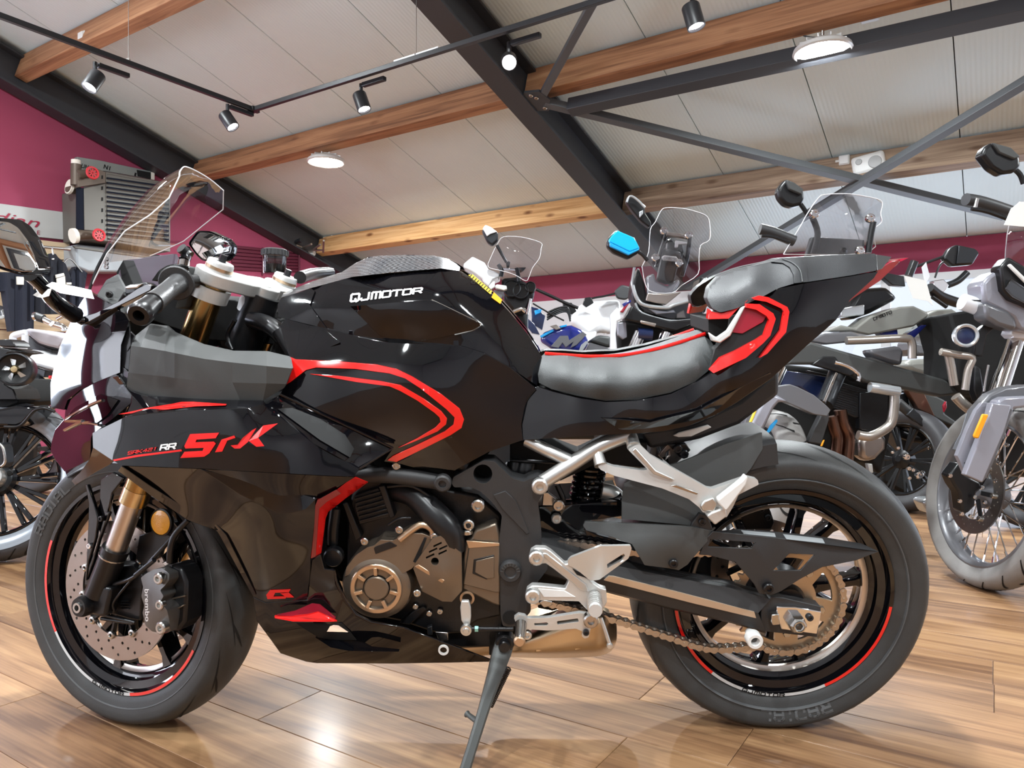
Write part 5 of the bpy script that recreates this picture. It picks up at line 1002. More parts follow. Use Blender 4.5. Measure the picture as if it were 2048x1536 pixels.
wgt = hs('red_winglet', O('D', 35, 588, 210, 592, 330, 580, 425, 554, 570, 622, 600, 640, 480, 640, 200, 638, 40, 612), Surf(cs('D', 40, 600, .205, 210, 595, .228, 425, 555, .235, 590, 635, .22, 200, 638, .240, 480, 640, .245)), 'red_gloss', th=.006, step=None, bevel=.0015, mirror=True)
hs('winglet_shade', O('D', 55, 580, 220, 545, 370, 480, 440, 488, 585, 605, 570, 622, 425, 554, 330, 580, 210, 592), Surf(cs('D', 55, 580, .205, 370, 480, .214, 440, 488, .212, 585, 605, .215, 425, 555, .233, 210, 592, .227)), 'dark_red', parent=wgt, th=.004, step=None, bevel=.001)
finish(lathe_bm([(.007, -.002), (.0105, -.002), (.0105, .002), (.007, .002)], axis_m(H.p(*O('D', 1545, 890)[0], .165), NEAR), 20, closed_prof=True), 'belly_grommet', 'white_plastic', bel, I4)
hs('belly_rim', O('D', 575, 180, 600, 300, 670, 440, 770, 570, 905, 640, 1200, 690, 1195, 705, 900, 660, 755, 590, 650, 455, 585, 310, 560, 185), bsf, 'gloss_black', parent=bel, th=.006, off=.006, step=None, bevel=.0015)
# dark inner wall of the fairing and radiator
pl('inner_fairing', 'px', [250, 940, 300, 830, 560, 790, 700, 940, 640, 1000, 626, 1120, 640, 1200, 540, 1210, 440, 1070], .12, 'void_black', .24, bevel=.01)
rdm = pl('radiator', 'px', [500, 950, 640, 950, 655, 1110, 640, 1190, 560, 1190, 480, 1080], .13, 'dark_engine', .26)
# ---- nose cowl
nsf = Surf([(103, 790, .14), (119, 696, .14), (153, 620, .145), (178, 583, .165), (250, 640, .215), (240, 745, .235), (175, 690, .195), (165, 770, .20)])
nose = hs('nose_cowl', [(153, 620), (165, 600), (178, 583), (215, 605), (250, 628), (258, 642), (242, 690), (240, 745), (232, 748), (190, 765), (160, 780), (135, 800), (128, 820), (102, 815), (101, 768), (108, 735), (119, 696), (135, 658)], nsf, 'gloss_black', th=.008, step=10, bevel=.003, mirror=True)
n2f = Surf([(101, 902, .14), (129, 838, .165), (175, 772, .205), (232, 747, .235), (262, 800, .265), (182, 872, .255), (179, 919, .25), (129, 943, .195), (150, 880, .205)])
for nm, ol, sf_ in (('nose_front', [(153, 620), (135, 658), (119, 696), (108, 735), (101, 768), (102, 815)], lambda x, y: nsf(x, y)), ('intake_front', [(129, 838), (110, 860), (103, 885), (101, 902), (112, 922), (129, 943)], lambda x, y: n2f(x, y))):
    nr = [H.p(x, y, sf_(x, y)-.004) for x, y in ol]; loft(nm, [nr, [Vector((p.x, p.y*.5, p.z)) for p in nr], [Vector((p.x, -p.y*.5, p.z)) for p in nr], [Vector((p.x, -p.y, p.z)) for p in nr]], 'gloss_black', bike, None, th=0)
nlow = hs('nose_intake', [(232, 748), (263, 790), (262, 806), (225, 838), (185, 868), (182, 876), (181, 905), (179, 919), (155, 932), (129, 943), (112, 922), (101, 902), (103, 885), (110, 860), (129, 838), (131, 815), (145, 792), (168, 775)], n2f, 'gloss_black', th=.008, step=10, bevel=.003, mirror=True)
hs('headlamp_lens', [(129, 838), (150, 815), (200, 788), (236, 800), (215, 830), (188, 850), (150, 848)], n2f, 'dark_glass', parent=nlow, th=.003, off=.004, step=12, bevel=.001)
for pts in ([(132, 838), (170, 815), (205, 800)], [(131, 842), (150, 843), (165, 842)], [(129, 860), (148, 850), (164, 844)], [(166, 846), (180, 846), (198, 850)]):
    ht('daytime_strip', [(*q, n2f(*q)+.006) for q in pts], .0028, 'chrome', parent=nlow, seg=6)
hs('nose_crease', [(135, 800), (160, 772), (200, 760), (236, 752), (248, 768), (215, 775), (185, 788), (160, 805)], Surf([(135, 800, .06), (160, 772, .14), (236, 752, .24), (248, 768, .25), (160, 805, .115)]), 'gloss_black', parent=nlow, th=.006, off=.006, step=12, bevel=.002)
hs('nose_side_join', [(240, 690), (258, 642), (262, 690), (257, 745), (262, 790), (232, 748)], Surf([(240, 690, .222), (258, 642, .215), (257, 745, .24), (262, 790, .258), (232, 748, .232)]), 'satin_black', th=.004, off=-.004, step=None, mirror=True)
hs('wing_lip', [(179, 919), (186, 895), (227, 922), (218, 930), (190, 945), (150, 970), (143, 962), (160, 945)], Surf([(179, 919, .25), (186, 895, .283), (227, 922, .305), (150, 970, .20)]), 'gloss_black', th=.006, step=10, mirror=True)
# ---- windscreen
scr_rows = [[(178, 582, .165), (186, 556, .12), (205, 528, 0), (262, 520, -.12), (300, 512, -.165)], [(214, 507, .155), (211, 495, .11), (222, 485, 0), (288, 482, -.11), (336, 497, -.155)], [(250, 462, .145), (246, 446, .10), (260, 428, 0), (328, 440, -.10), (368, 482, -.145)],
    [(300, 430, .13), (290, 398, .09), (306, 376, 0), (372, 398, -.09), (406, 451, -.13)], [(338, 396, .112), (332, 364, .078), (343, 349, 0), (406, 366, -.078), (446, 419, -.115)], [(359, 352, .07), (361, 341, .05), (374, 334, 0), (415, 355, -.05), (447, 381, -.082)]]
scr = loft('windscreen', scr_rows, 'hero_screen', bike, H, sub=6, rsub=1, th=0, ang=80)
mat('screen_rim', (.80, .80, .82), .1, coat=1, spec=.8)
edge = [r[0] for r in scr_rows]+scr_rows[-1][1:-1]+[r[-1] for r in reversed(scr_rows)]
ht('screen_edge', [r[0] for r in scr_rows], .0012, 'screen_rim', parent=scr, seg=6, sub=1); ht('screen_edge', [r[-1] for r in scr_rows], .0012, 'screen_rim', parent=scr, seg=6, sub=1); ht('screen_edge', scr_rows[-1], .0014, 'screen_rim', parent=scr, seg=6, sub=6)
ht('screen_base_seal', [(178, 583, .167), (195, 535, .155), (222, 487, .15)], .003, 'gloss_black', parent=scr, seg=6)
sbf = Surf([(195, 600, .165), (215, 540, .14), (250, 545, .12), (262, 590, .16), (240, 640, .2), (205, 610, .18)])
hs('cockpit_side', [(192, 592), (212, 560), (235, 548), (258, 590), (262, 615), (248, 630), (215, 610)], sbf, 'matt_grey', th=.006, step=None, mirror=True); hb(219, 589, .172, .006, 'satin_black'); 
for y in (518, 526, 534): hb(213, y, .15, .004, 'chrome', name='screen_screw')
mat('mauve_screen', (.13, .10, .13), .15, coat=.8)
hs('instrument_hood', [(236, 548), (246, 520), (345, 507), (352, 520), (340, 570), (300, 590), (275, 600)], Surf([(236, 548, .10), (246, 520, .09), (345, 507, -.10), (340, 570, -.10), (275, 600, .09)]), 'mauve_screen', th=.02, step=None, bevel=.004)
hs('instrument_side', [(232, 545), (246, 520), (276, 592), (262, 605)], Surf([(232, 545, .10), (246, 520, .092), (276, 592, .095), (262, 605, .105)]), 'void_black', th=.04, step=None)
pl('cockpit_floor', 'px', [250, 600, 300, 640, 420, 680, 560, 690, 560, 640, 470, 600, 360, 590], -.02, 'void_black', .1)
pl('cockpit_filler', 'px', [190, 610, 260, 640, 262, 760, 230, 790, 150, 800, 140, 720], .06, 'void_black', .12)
# ---- far mirror and near mirror
def mirror_(outl, ctrl, stalk, base, parentlabel):
    sf = Surf(ctrl); mh = hs('mirror_housing', rounded(outl, 6), sf, 'gloss_black', th=.030, step=None, bevel=.006, bseg=3)
    cx = sum(p[0] for p in outl)/len(outl); cy = sum(p[1] for p in outl)/len(outl)
    hs('mirror_glass', rounded([(cx+(x-cx)*.90, cy+(y-cy)*.88) for x, y in outl], 6), sf, 'mirror_glass', parent=mh, th=.002, off=.0035, step=None, bevel=.0008)
    ht('mirror_stalk', stalk, [.012, .011, .013, .015], 'gloss_black', parent=mh, seg=12)
    return mh
mirror_([(-55, 445), (-20, 434), (15, 437), (36, 450), (58, 480), (73, 515), (78, 540), (70, 550), (40, 550), (5, 540), (-40, 520)], [(75, 545, .37), (-40, 470, .45), (20, 545, .41), (30, 450, .365)], [(62, 550, .335), (85, 572, .31), (112, 605, .275), (150, 630, .22)], None, '')
mirror_([(376, 487), (395, 461), (420, 462), (455, 478), (467, 493), (464, 510), (450, 524), (405, 522), (392, 510)], [(376, 487, -.34), (467, 495, -.47), (405, 522, -.37), (420, 462, -.38)], [(372, 500, -.34), (374, 506, -.33), (372, 514, -.31), (366, 525, -.27)], None, '')
ht('mirror_mount', [(362, 496, -.30), (372, 505, -.31), (380, 512, -.31)], .013, 'satin_black')
# paper tag tied round the mirror stalk
tg = thing('price_tag', 'creased white paper tag tied to the left mirror stalk', 'tag', MH)
hs('sheet', [(92, 571), (104, 564), (150, 573), (182, 580), (188, 598), (160, 593), (120, 586)], Surf([(92, 571, .36), (182, 580, .30), (188, 598, .33), (120, 586, .40)]), 'paper', parent=tg, th=.0006, step=12, bevel=0)
hs('loop', [(66, 590), (74, 584), (84, 590), (96, 578), (104, 576), (98, 592), (84, 596), (74, 594)], Surf([(66, 590, .345), (104, 576, .345), (84, 596, .35)]), 'paper', parent=tg, th=.0006, step=None, bevel=0)
for k in range(3): hs('print_line', [(112, 572+k*5), (165, 581+k*4), (165, 582.2+k*4), (112, 573.2+k*5)], Surf([(92, 571, .362), (182, 580, .302), (188, 598, .332), (120, 586, .402)]), 'grey_text', parent=tg, th=.0004, step=None, bevel=0)
# ---- fork, yokes and bars in the steered frame
def leg_pts(sv): return None
v1 = .100
st('fork_lower', [(196, 1188, v1), (214, 1142, v1), (231, 1100, v1)], [.026, .026, .027], 'satin_black', seg=20, sub=1); st('fork_seal', [(229, 1105, v1), (233, 1095, v1)], .0275, 'satin_black', seg=20, sub=1); st('seal_clip', [(226, 1112, v1), (227, 1109.5, v1)], .0285, 'steel', seg=20, sub=1)
st('fork_stanchion', [(231, 1100, v1), (271, 990, v1)], .0215, 'brushed', seg=24, sub=1); st('fork_collar', [(266, 1004, v1), (277, 976, v1)], .0275, 'gold_light', seg=24, sub=1, label='gold collar of the fork')
gt = st('fork_tube', [(277, 976, v1), (432, 556, v1)], .0268, 'gold', seg=24, sub=1, label='gold anodised fork tube')
bm = tube_bm([Vector((p.x, -p.y, p.z)) for p in (SF.p(196, 1188, v1), SF.p(432, 556, v1))], .024, 20); finish(bm, 'fork_tube', 'gold', bike, SREL)
finish(lathe_bm([(.007, .0), (.009, .03), (.019, .03), (.022, .022), (.022, -.03), (0, -.03)], axis_m(SF.p(182, 1207, .105), NEAR), 24), 'axle_clamp', 'satin_black', bike, SREL); finish(lathe_bm([(.0045, .02), (.006, .034), (.0105, .034), (.0115, .026), (.0115, .0)], axis_m(SF.p(182, 1207, .105), NEAR), 20), 'front_axle', 'steel', bike, SREL)
sp('fork_foot', 'K', [545, 1020, 690, 1050, 640, 1290, 590, 1300, 480, 1270, 470, 1180, 520, 1130], .115, 'satin_black', .03, bevel=.006)
for x, y, x2, y2 in ((620, 1275, 900, 1345), (680, 1030, 860, 980), (610, 1310, 880, 1350)): st('fender_bracket', [(60+x/4.267, 930+y/4.267, .09), (60+x2/4.267, 930+y2/4.267, .085)], .004, 'satin_black', sub=1)
sp('caliper_mount', 'K', [620, 880, 870, 860, 960, 940, 940, 1330, 860, 1320, 640, 1260], .075, 'satin_black', .02, bevel=.003); 
for i in range(4): sp('mount_rib', 'K', [770, 1160+i*22, 840, 1160+i*22, 842, 1166+i*22, 772, 1166+i*22], .079, 'dark_metal', .004, bevel=0)
# discs
hl = [((.112+.0125*(i % 3))*math.cos(2*math.pi*i/54), (.112+.0125*(i % 3))*math.sin(2*math.pi*i/54), .0033, 8) for i in range(54)]
for hh in (.062, -.057):
    dk = finish(ring_plate(fwm, .098, .149, hh, .005, hl, 80), 'brake_disc', 'disc_steel', bike, SREL, ang=30)
    for k in range(10):
        a = R(12)+k*R(36); p = fwm @ Vector((.097*math.cos(a), .097*math.sin(a), hh+.001))
        finish(lathe_bm([(.003, .003), (.0045, .005), (.008, .004), (.0095, 0), (.0095, -.004), (0, -.004)], axis_m(p, NEAR), 16), 'bobbin', 'steel', dk, I4)
        finish(bar_bm(fwm @ Vector((.03*math.cos(a+.35), .03*math.sin(a+.35), hh-.002)), fwm @ Vector((.092*math.cos(a), .092*math.sin(a), hh-.002)), .005, .010, (0, 1, 0)), 'carrier_arm', 'satin_black', dk, I4)
    finish(lathe_bm([(.03, hh-.006), (.03, hh+.002), (.045, hh+.002), (.045, hh-.006)], fwm, 32, closed_prof=True), 'carrier', 'satin_black', dk, I4)
# caliper
cal = skin('brake_caliper', rounded(O('K', 945, 960, 1000, 920, 1060, 890, 1130, 880, 1190, 930, 1185, 985, 1150, 1030, 1110, 1070, 1140, 1120, 1110, 1170, 1170, 1240, 1190, 1330, 1200, 1420, 1150, 1440, 1040, 1420, 985, 1370, 960, 1260, 975, 1200, 950, 1120, 965, 1040), 3), Surf(cs('K', 950, 960, .118, 1130, 890, .118, 1180, 1400, .118, 970, 1250, .112, 1060, 1150, .13, 1060, 1300, .128)), 'caliper_grey', bike, SF, th=.045, step=16, bevel=.005, M=SREL, bseg=3)
sp('caliper_rear_half', 'K', [1150, 900, 1210, 840, 1290, 880, 1335, 1000, 1330, 1200, 1320, 1340, 1260, 1420, 1190, 1420, 1180, 1330, 1230, 1260, 1210, 1180, 1180, 1120, 1230, 1060, 1190, 1000], .100, 'satin_black', .05, bevel=.006)
sp('pad_pin', 'K', [1190, 1140, 1320, 1110, 1322, 1124, 1192, 1156], .105, 'bronze', .006); sp('pad_pin', 'K', [1180, 1256, 1310, 1190, 1314, 1202, 1186, 1268], .105, 'bronze', .006)
for x, y, r in ((1112, 965, .0115), (1120, 1190, .010), (1135, 1385, .0125)): sb(60+x/4.267, 930+y/4.267, .129, r, 'steel', parent=cal, M=I4)
bm_m = quadmap(SF, *O('K', 1015, 1060, 1020, 1335, 985, 1335, 978, 1060), lambda x, y: .128, .0018)
fo_ = fonttext('caliper_lettering', 'brembo', 1, 'white_text', cal, I4, ext=.0)
me = fo_.data; xs = [v.co.x for v in me.vertices]; ys = [v.co.y for v in me.vertices]
for v in me.vertices: v.co = bm_m((v.co.x-min(xs))/(max(xs)-min(xs)), (v.co.y-min(ys))/(max(ys)-min(ys)))
ht_ = None
sp('sensor_bracket', 'K', [1120, 830, 1190, 815, 1185, 850, 1150, 870], .11, 'steel', .01); st('brake_hose', [(*O('K', 1350, 470)[0], .10), (*O('K', 1240, 590)[0], .11), (*O('K', 1200, 700)[0], .115), (*O('K', 1190, 830)[0], .11)], .006, 'satin_black'); st('brake_hose', [(*O('K', 1230, 600)[0], .10), (*O('K', 1050, 800)[0], .115), (*O('K', 900, 950)[0], .11), (*O('K', 720, 1020)[0], .10)], .0045, 'satin_black'); st('sensor_wire', [(*O('K', 900, 940)[0], .105), (*O('K', 780, 1080)[0], .11), (*O('K', 710, 1180)[0], .105), (*O('K', 720, 1240)[0], .10)], .0025, 'satin_black'); st('fork_guide', [(*O('K', 1060, 810)[0], .118), (*O('K', 900, 940)[0], .118)], .005, 'dark_metal')
# reflector
pr = SF.p(*O('K', 1118, 490)[0], .085); rf = finish(lathe_bm([(0, .004), (.018, .0035), (.0245, .002), (.026, -.001), (.026, -.006), (0, -.006)], axis_m(pr, NEAR), 40), 'amber_reflector', 'amber', bike, SREL, label='round amber side reflector')
finish(lathe_bm([(.0255, -.008), (.0285, -.006), (.0285, .001), (.0255, .002)], axis_m(pr, NEAR), 40, closed_prof=True), 'reflector_rim', 'satin_black', rf, I4); sp('reflector_bracket', 'K', [930, 600, 1060, 560, 1200, 600, 1190, 640, 1080, 800, 960, 860, 900, 800], .07, 'satin_black', .008)
# front mudguard
fg = fender_arc(58, 122, .312, .066, 'gloss_black', 'front_mudguard', fwm, SREL, drop=.04)
sp('mudguard_side', 'K', [600, 120, 700, 60, 800, 110, 700, 240, 660, 420, 600, 600, 545, 420, 590, 330], .075, 'gloss_black', .008, parent=fg, M=I4)
sp('mudguard_strut', 'K', [470, 170, 490, 165, 545, 330, 580, 460, 560, 620, 500, 820, 480, 990, 468, 980, 480, 800, 495, 500, 500, 330], .085, 'gloss_black', .008, parent=fg, M=I4); sp('mudguard_strut', 'K', [640, 400, 680, 400, 590, 640, 540, 830, 480, 990, 500, 860, 560, 700], .083, 'gloss_black', .008, parent=fg, M=I4)
sb(*O('K', 510, 690)[0], .088, .006, 'chrome', parent=fg, M=I4); sb(*O('K', 610, 458)[0], .088, .006, 'satin_black', parent=fg, M=I4)
# yokes
P_n = SF.p(434, 548, v1); P_f = Vector((P_n.x, -P_n.y, P_n.z)); 
def yoke(name, drop, th, rl, m):
    c = (P_n+P_f)/2-sd*drop; pts = []
    def arc(cy, cx, r, a0, a1, n=12): return [(cx+r*math.cos(R(a0+(a1-a0)*i/n)), cy+r*math.sin(R(a0+(a1-a0)*i/n))) for i in range(n+1)]
    hy = abs(P_n.y)
    ol = arc(-hy, 0, rl, 110, 330)+[(.052, -.055)]+arc(0, .034, .034, -60, 60)+[(.052, .055)]+arc(hy, 0, rl, 30, 250)+[(-.026, .05), (-.018, 0), (-.026, -.05)]
    top = [c+sn*x+Vector((0, y, 0))+sd*th/2 for x, y in ol]; bot = [p-sd*th for p in top]; n = len(ol)
    return finish(bmv(top+bot, [tuple(range(n)), tuple(range(2*n-1, n-1, -1))]+[(i, (i+1) % n, n+(i+1) % n, n+i) for i in range(n)]), name, m, bike, SREL, ang=40, bevel=.003, bseg=3)
yk = yoke('top_yoke', .008, .026, .040, 'cast_silver'); yoke('clip_on_clamp', .042, .024, .039, 'silver') if False else None
for P_ in (P_n, P_f):
    finish(lathe_bm([(.027, -.052), (.037, -.052), (.037, -.026), (.027, -.026)], axis_m(P_, sd), 28, closed_prof=True), 'bar_clamp', 'cast_silver', bike, SREL); finish(lathe_bm([(0, .016), (.008, .016), (.010, .026), (.0235, .026), (.0255, .022), (.0255, -.02), (0, -.02)], axis_m(P_, sd), 28), 'fork_cap', 'cast_silver', bike, SREL); finish(lathe_bm([(0, .040), (.007, .040), (.0075, .026)], axis_m(P_, sd), 6), 'adjuster', 'dark_metal', bike, SREL); finish(lathe_bm([(.0265, .010), (.0268, .016), (.0258, .016)], axis_m(P_, sd), 28, closed_prof=True), 'cap_ring', 'bronze_light', bike, SREL)
cst = (P_n+P_f)/2+sn*.034-sd*.01
finish(lathe_bm([(0, .02), (.014, .02), (.017, .016), (.017, -.02), (.034, -.02), (.036, -.03), (.034, -.05), (.028, -.055), (.028, -.09), (0, -.09)], axis_m(cst, sd), 32), 'stem_nut', 'cast_silver', bike, SREL)
# left grip, lever and switches
mat('grip_rubber', (.035, .035, .036), .42, bump=.3, bscale=300)
g0, g1, g2 = (362, 562, .19), (304, 607, .325), (283, 626, .358)
st('handlebar_tube', [(425, 560, .10), (390, 562, .14), (362, 562, .19)], .0125, 'satin_black', seg=14)
gr = st('left_grip', [g0, (340, 578, .24), (318, 596, .295), g1], [.0195, .0165, .0165, .0185], 'grip_rubber', seg=20)
finish(lathe_bm([(.012, 0), (.030, 0), (.032, .003), (.030, .007), (.012, .008)], axis_m(SF.p(352, 567, .205), SF.p(*g0)-SF.p(*g1)), 28), 'grip_flange', 'grip_rubber', gr, I4)
pe = SF.p(*g2); de = (SF.p(*g2)-SF.p(*g1)).normalized()
finish(lathe_bm([(0, -.010), (.0085, -.010), (.009, .011), (.0165, .0115), (.0195, .006), (.0195, -.005), (.0165, -.03), (.0165, -.04), (0, -.04)], axis_m(pe, de), 32), 'bar_end', 'satin_black', bike, SREL)
sw = skin('switch_housing', rounded(O('E', 320, 420, 400, 310, 480, 260, 580, 240, 680, 270, 760, 400, 750, 520, 690, 560, 680, 680, 560, 700, 600, 600, 620, 480, 480, 390), 4), Surf(cs('E', 320, 420, .19, 580, 250, .17, 750, 450, .13, 650, 650, .14, 450, 350, .2)), 'matt_grey', bike, SF, th=.05, step=None, bevel=.006, bseg=3, M=SREL)
sp('turn_switch', 'E', [440, 330, 480, 295, 620, 300, 650, 340, 600, 360, 470, 340], .205, 'white_plastic', .02, parent=sw, M=I4); sp('horn_button', 'E', [500, 265, 570, 245, 640, 255, 560, 280], .20, 'satin_black', .02, parent=sw, M=I4)
st('bar_post', [(368, 524, .16), (366, 535, .165)], .011, 'chrome')
lv = sp('clutch_lever', 'A', [860, 840, 890, 850, 880, 880, 780, 930, 640, 1000, 520, 1065, 480, 1080, 462, 1060, 475, 1035, 560, 1010, 700, 940, 800, 870], .26, 'gloss_black', .014, bevel=.004, rnd=2); finish(lathe_bm([(0, .008), (.006, .006), (.0085, 0), (.006, -.006), (0, -.008)], axis_m(SF.p(163, 641, .262), NEAR), 18), 'lever_tip', 'gloss_black', lv, I4)
sp('lever_perch', 'A', [730, 870, 760, 850, 850, 830, 880, 850, 800, 890, 735, 905], .25, 'satin_black', .02); sp('lever_adjuster', 'A', [725, 858, 760, 846, 800, 846, 830, 838, 800, 866, 740, 872], .262, 'silver', .008)
st('clutch_cable', [(*O('A', 735, 900)[0], .25), (*O('A', 690, 980)[0], .22), (*O('A', 680, 1080)[0], .18)], .004, 'satin_black')
# brake fluid reservoir on the far bar
p = SF.p(549, 548, -.17)
rs = finish(lathe_bm([(0, 0), (.024, 0), (.0255, .004), (.0265, .044), (0, .044)], axis_m(p, (0, 0, 1)), 28), 'fluid_reservoir', 'reservoir_glass', bike, SREL); finish(lathe_bm([(0, .002), (.021, .002), (.021, .022), (0, .022)], axis_m(p, (0, 0, 1)), 24), 'brake_fluid', 'dark_metal', rs, I4)
finish(lathe_bm([(0, .058), (.024, .058), (.0295, .055), (.030, .042), (.0255, .041)], axis_m(p, (0, 0, 1)), 28), 'reservoir_cap', 'matt_black', rs, I4)
for k in range(20): a = k*R(18); finish(box_bm(p+Vector((.0298*math.cos(a), .0298*math.sin(a), .049)), (.003, .003, .011), Matrix.Rotation(a, 3, 'Z')), 'cap_rib', 'matt_black', rs, I4)
st('right_bar', [(600, 555, -.12), (625, 548, -.25), (660, 545, -.36)], .014, 'satin_black'); st('hose', [(545, 580, -.15), (520, 640, -.08), (480, 690, -.04)], .006, 'satin_black'); st('hose', [(470, 640, .06), (455, 670, .05), (465, 700, .05)], .005, 'satin_black'); st('hose', [(500, 640, .02), (478, 660, .03), (470, 700, .03)], .005, 'satin_black'); st('lower_yoke', [(368, 745, .1), (420, 745, 0), (470, 745, -.1)], .03, 'satin_black')
# ---- seat and tail
seatf = Surf(cs('Z7', 270, 668, .045, 500, 685, .055, 700, 680, .060, 900, 645, .062, 1060, 600, .06, 1190, 558, .05, 1262, 640, .085, 1260, 700, .10, 1140, 830, .128, 1000, 895, .136, 800, 935, .138, 620, 940, .135, 450, 910, .128, 300, 870, .118, 225, 830, .105, 245, 690, .07, 600, 830, .150, 900, 800, .148, 360, 790, .128, 1140, 720, .128))
seat = hs('rider_seat', O('Z7', 270, 668, 500, 684, 700, 680, 900, 645, 1060, 600, 1190, 560, 1235, 590, 1262, 640, 1266, 690, 1225, 760, 1140, 830, 1000, 893, 800, 935, 620, 942, 450, 912, 300, 872, 228, 836, 222, 790, 245, 690), seatf, 'seat_vinyl', th=.03, step=10, bevel=.006, bseg=3, mirror=True)
tl = [(*q, .066) for q in O('Z7', 262, 668, 500, 684, 700, 680, 900, 645, 1060, 600, 1200, 552)]
tl = [(x, y, seatf(x, y)) for x, y, _ in tl]; near = [H.p(*q) for q in tl]; rows = [[Vector((p.x, p.y+(-2*p.y)*t, p.z+.004*math.sin(math.pi*t)-.016*t*(1-i/5)**.7)) for i, p in enumerate(near)] for t in (0, .25, .5, .75, 1)]
G = bmesh.new(); VV = [[G.verts.new(p) for p in catmull(r, 4)] for r in rows]
for i in range(len(VV)-1):
    for j in range(len(VV[0])-1): G.faces.new([VV[i][j], VV[i][j+1], VV[i+1][j+1], VV[i+1][j]])
finish(G, 'seat_top', 'seat_vinyl', seat, I4)
for rw_ in (rows[0], rows[-1]): finish(tube_bm(catmull([p+Vector((0, 0, .001)) for p in rw_], 5), .0042, 8), 'seat_piping', 'red_gloss', seat, I4, label='red piping along the seat')
pil_ = Surf([(1424, 617, .10), (1413, 595, .085), (1418, 573, .055), (1440, 552, .03), (1478, 538, .03), (1543, 523, .03), (1612, 514, .03), (1752, 508, .025), (1756, 541, .075), (1700, 552, .088), (1615, 564, .098), (1555, 575, .105), (1500, 603, .112), (1440, 625, .108), (1500, 560, .09), (1600, 540, .08), (1460, 590, .105), (1700, 530, .065)])
pill = hs('pillion_seat', rounded([(1424, 617), (1414, 597), (1419, 574), (1440, 552), (1478, 538), (1543, 523), (1560, 516), (1612, 513), (1690, 509), (1752, 507), (1754, 541), (1700, 551), (1615, 564), (1585, 568), (1555, 577), (1530, 591), (1500, 605), (1470, 618), (1440, 625)], 5), pil_, 'seat_dark', th=.03, step=9, bevel=.005, bseg=3, mirror=True)
hs('seat_strap', O('b5', 322, 832, 390, 806, 470, 800, 530, 830, 565, 880, 575, 968, 480, 978, 476, 920, 450, 870, 400, 838), pil_, 'seat_dark', parent=pill, th=.008, off=.005, step=10, bevel=.002)
ht('strap_stitch', [(*q, pil_(*q)+.008) for q in O('b5', 400, 812, 470, 840, 520, 890, 535, 968)], .0012, 'seat_vinyl', parent=pill, seg=6)
hs('seat_tail_cap', O('b5', 1040, 782, 1145, 798, 1080, 880, 1048, 892), Surf(cs('b5', 1040, 782, .025, 1145, 798, .01, 1080, 880, .065, 1048, 892, .075)), 'matt_black', th=.02, step=None, mirror=True)
taf = Surf([(1073, 772, .115), (1212, 803, .14), (1342, 787, .142), (1421, 745, .135), (1560, 620, .125), (1555, 580, .112), (1700, 553, .095), (1756, 543, .08), (1700, 600, .105), (1650, 660, .118), (1547, 753, .138), (1472, 805, .142), (1376, 852, .146), (1287, 866, .148), (1046, 880, .136), (1150, 850, .152), (1300, 830, .158), (1450, 760, .156), (1600, 640, .132), (1150, 800, .142)])
tail = hs('tail_fairing', [(1073, 773), (1104, 783), (1160, 797), (1212, 804), (1273, 802), (1342, 788), (1395, 763), (1425, 745), (1470, 690), (1500, 620), (1545, 590), (1555, 578), (1615, 566), (1700, 553), (1756, 543), (1748, 556), (1700, 600), (1672, 640), (1650, 660), (1615, 690), (1547, 753), (1472, 805), (1430, 830), (1376, 852), (1330, 862), (1287, 866), (1240, 868), (1140, 874), (1046, 880), (1043, 820)], taf, 'gloss_black', th=.012, step=12, bevel=.003, bseg=3, mirror=True)
hs('tail_lower_facet', [(1205, 836), (1300, 845), (1400, 820), (1480, 775), (1540, 745), (1547, 754), (1472, 806), (1430, 831), (1376, 853), (1287, 867), (1240, 860)], Surf([(1205, 836, .158), (1300, 845, .162), (1400, 820, .158), (1540, 745, .140), (1472, 806, .130), (1376, 853, .134), (1287, 867, .138), (1240, 860, .146)]), 'gloss_black', parent=tail, th=.006, off=.002, step=12, bevel=.0015)
finish(lathe_bm([(.006, -.001), (.0105, -.001), (.0105, .003), (.006, .003)], axis_m(H.p(1366, 841, .14), Vector((0, -1, -.4))), 20, closed_prof=True), 'lock_ring', 'silver', tail, I4)
hs('tail_cavity', O('Z7', 1260, 640, 1350, 540, 1430, 388, 1520, 375, 1600, 430, 1612, 460, 1580, 560, 1440, 690, 1240, 780, 1225, 760), taf, 'void_black', parent=tail, th=.01, off=.004, step=None, bevel=0)
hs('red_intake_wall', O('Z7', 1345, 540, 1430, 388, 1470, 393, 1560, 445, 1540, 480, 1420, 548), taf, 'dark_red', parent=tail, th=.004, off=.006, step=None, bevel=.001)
hs('red_intake_frame', O('Z7', 1445, 372, 1520, 376, 1600, 430, 1614, 462, 1582, 560, 1540, 605, 1440, 690, 1250, 780, 1228, 762, 1290, 690, 1380, 650, 1500, 585, 1545, 555, 1576, 470, 1560, 445, 1500, 408, 1440, 395), taf, 'red_gloss', parent=tail, th=.012, off=.014, step=16, bevel=.002)
hs('red_outer_band', O('Z7', 1475, 340, 1515, 325, 1570, 335, 1682, 392, 1694, 420, 1675, 540, 1565, 665, 1520, 690, 1545, 655, 1640, 530, 1662, 420, 1650, 402, 1560, 362, 1490, 350), taf, 'red_gloss', parent=tail, th=.008, off=.010, step=16, bevel=.0015)
hs('silver_trim', O('Z7', 1222, 540, 1270, 572, 1330, 530, 1415, 398, 1440, 385, 1350, 562, 1290, 604, 1240, 592), taf, 'cast_silver', parent=tail, th=.012, off=.012, step=None, bevel=.003)
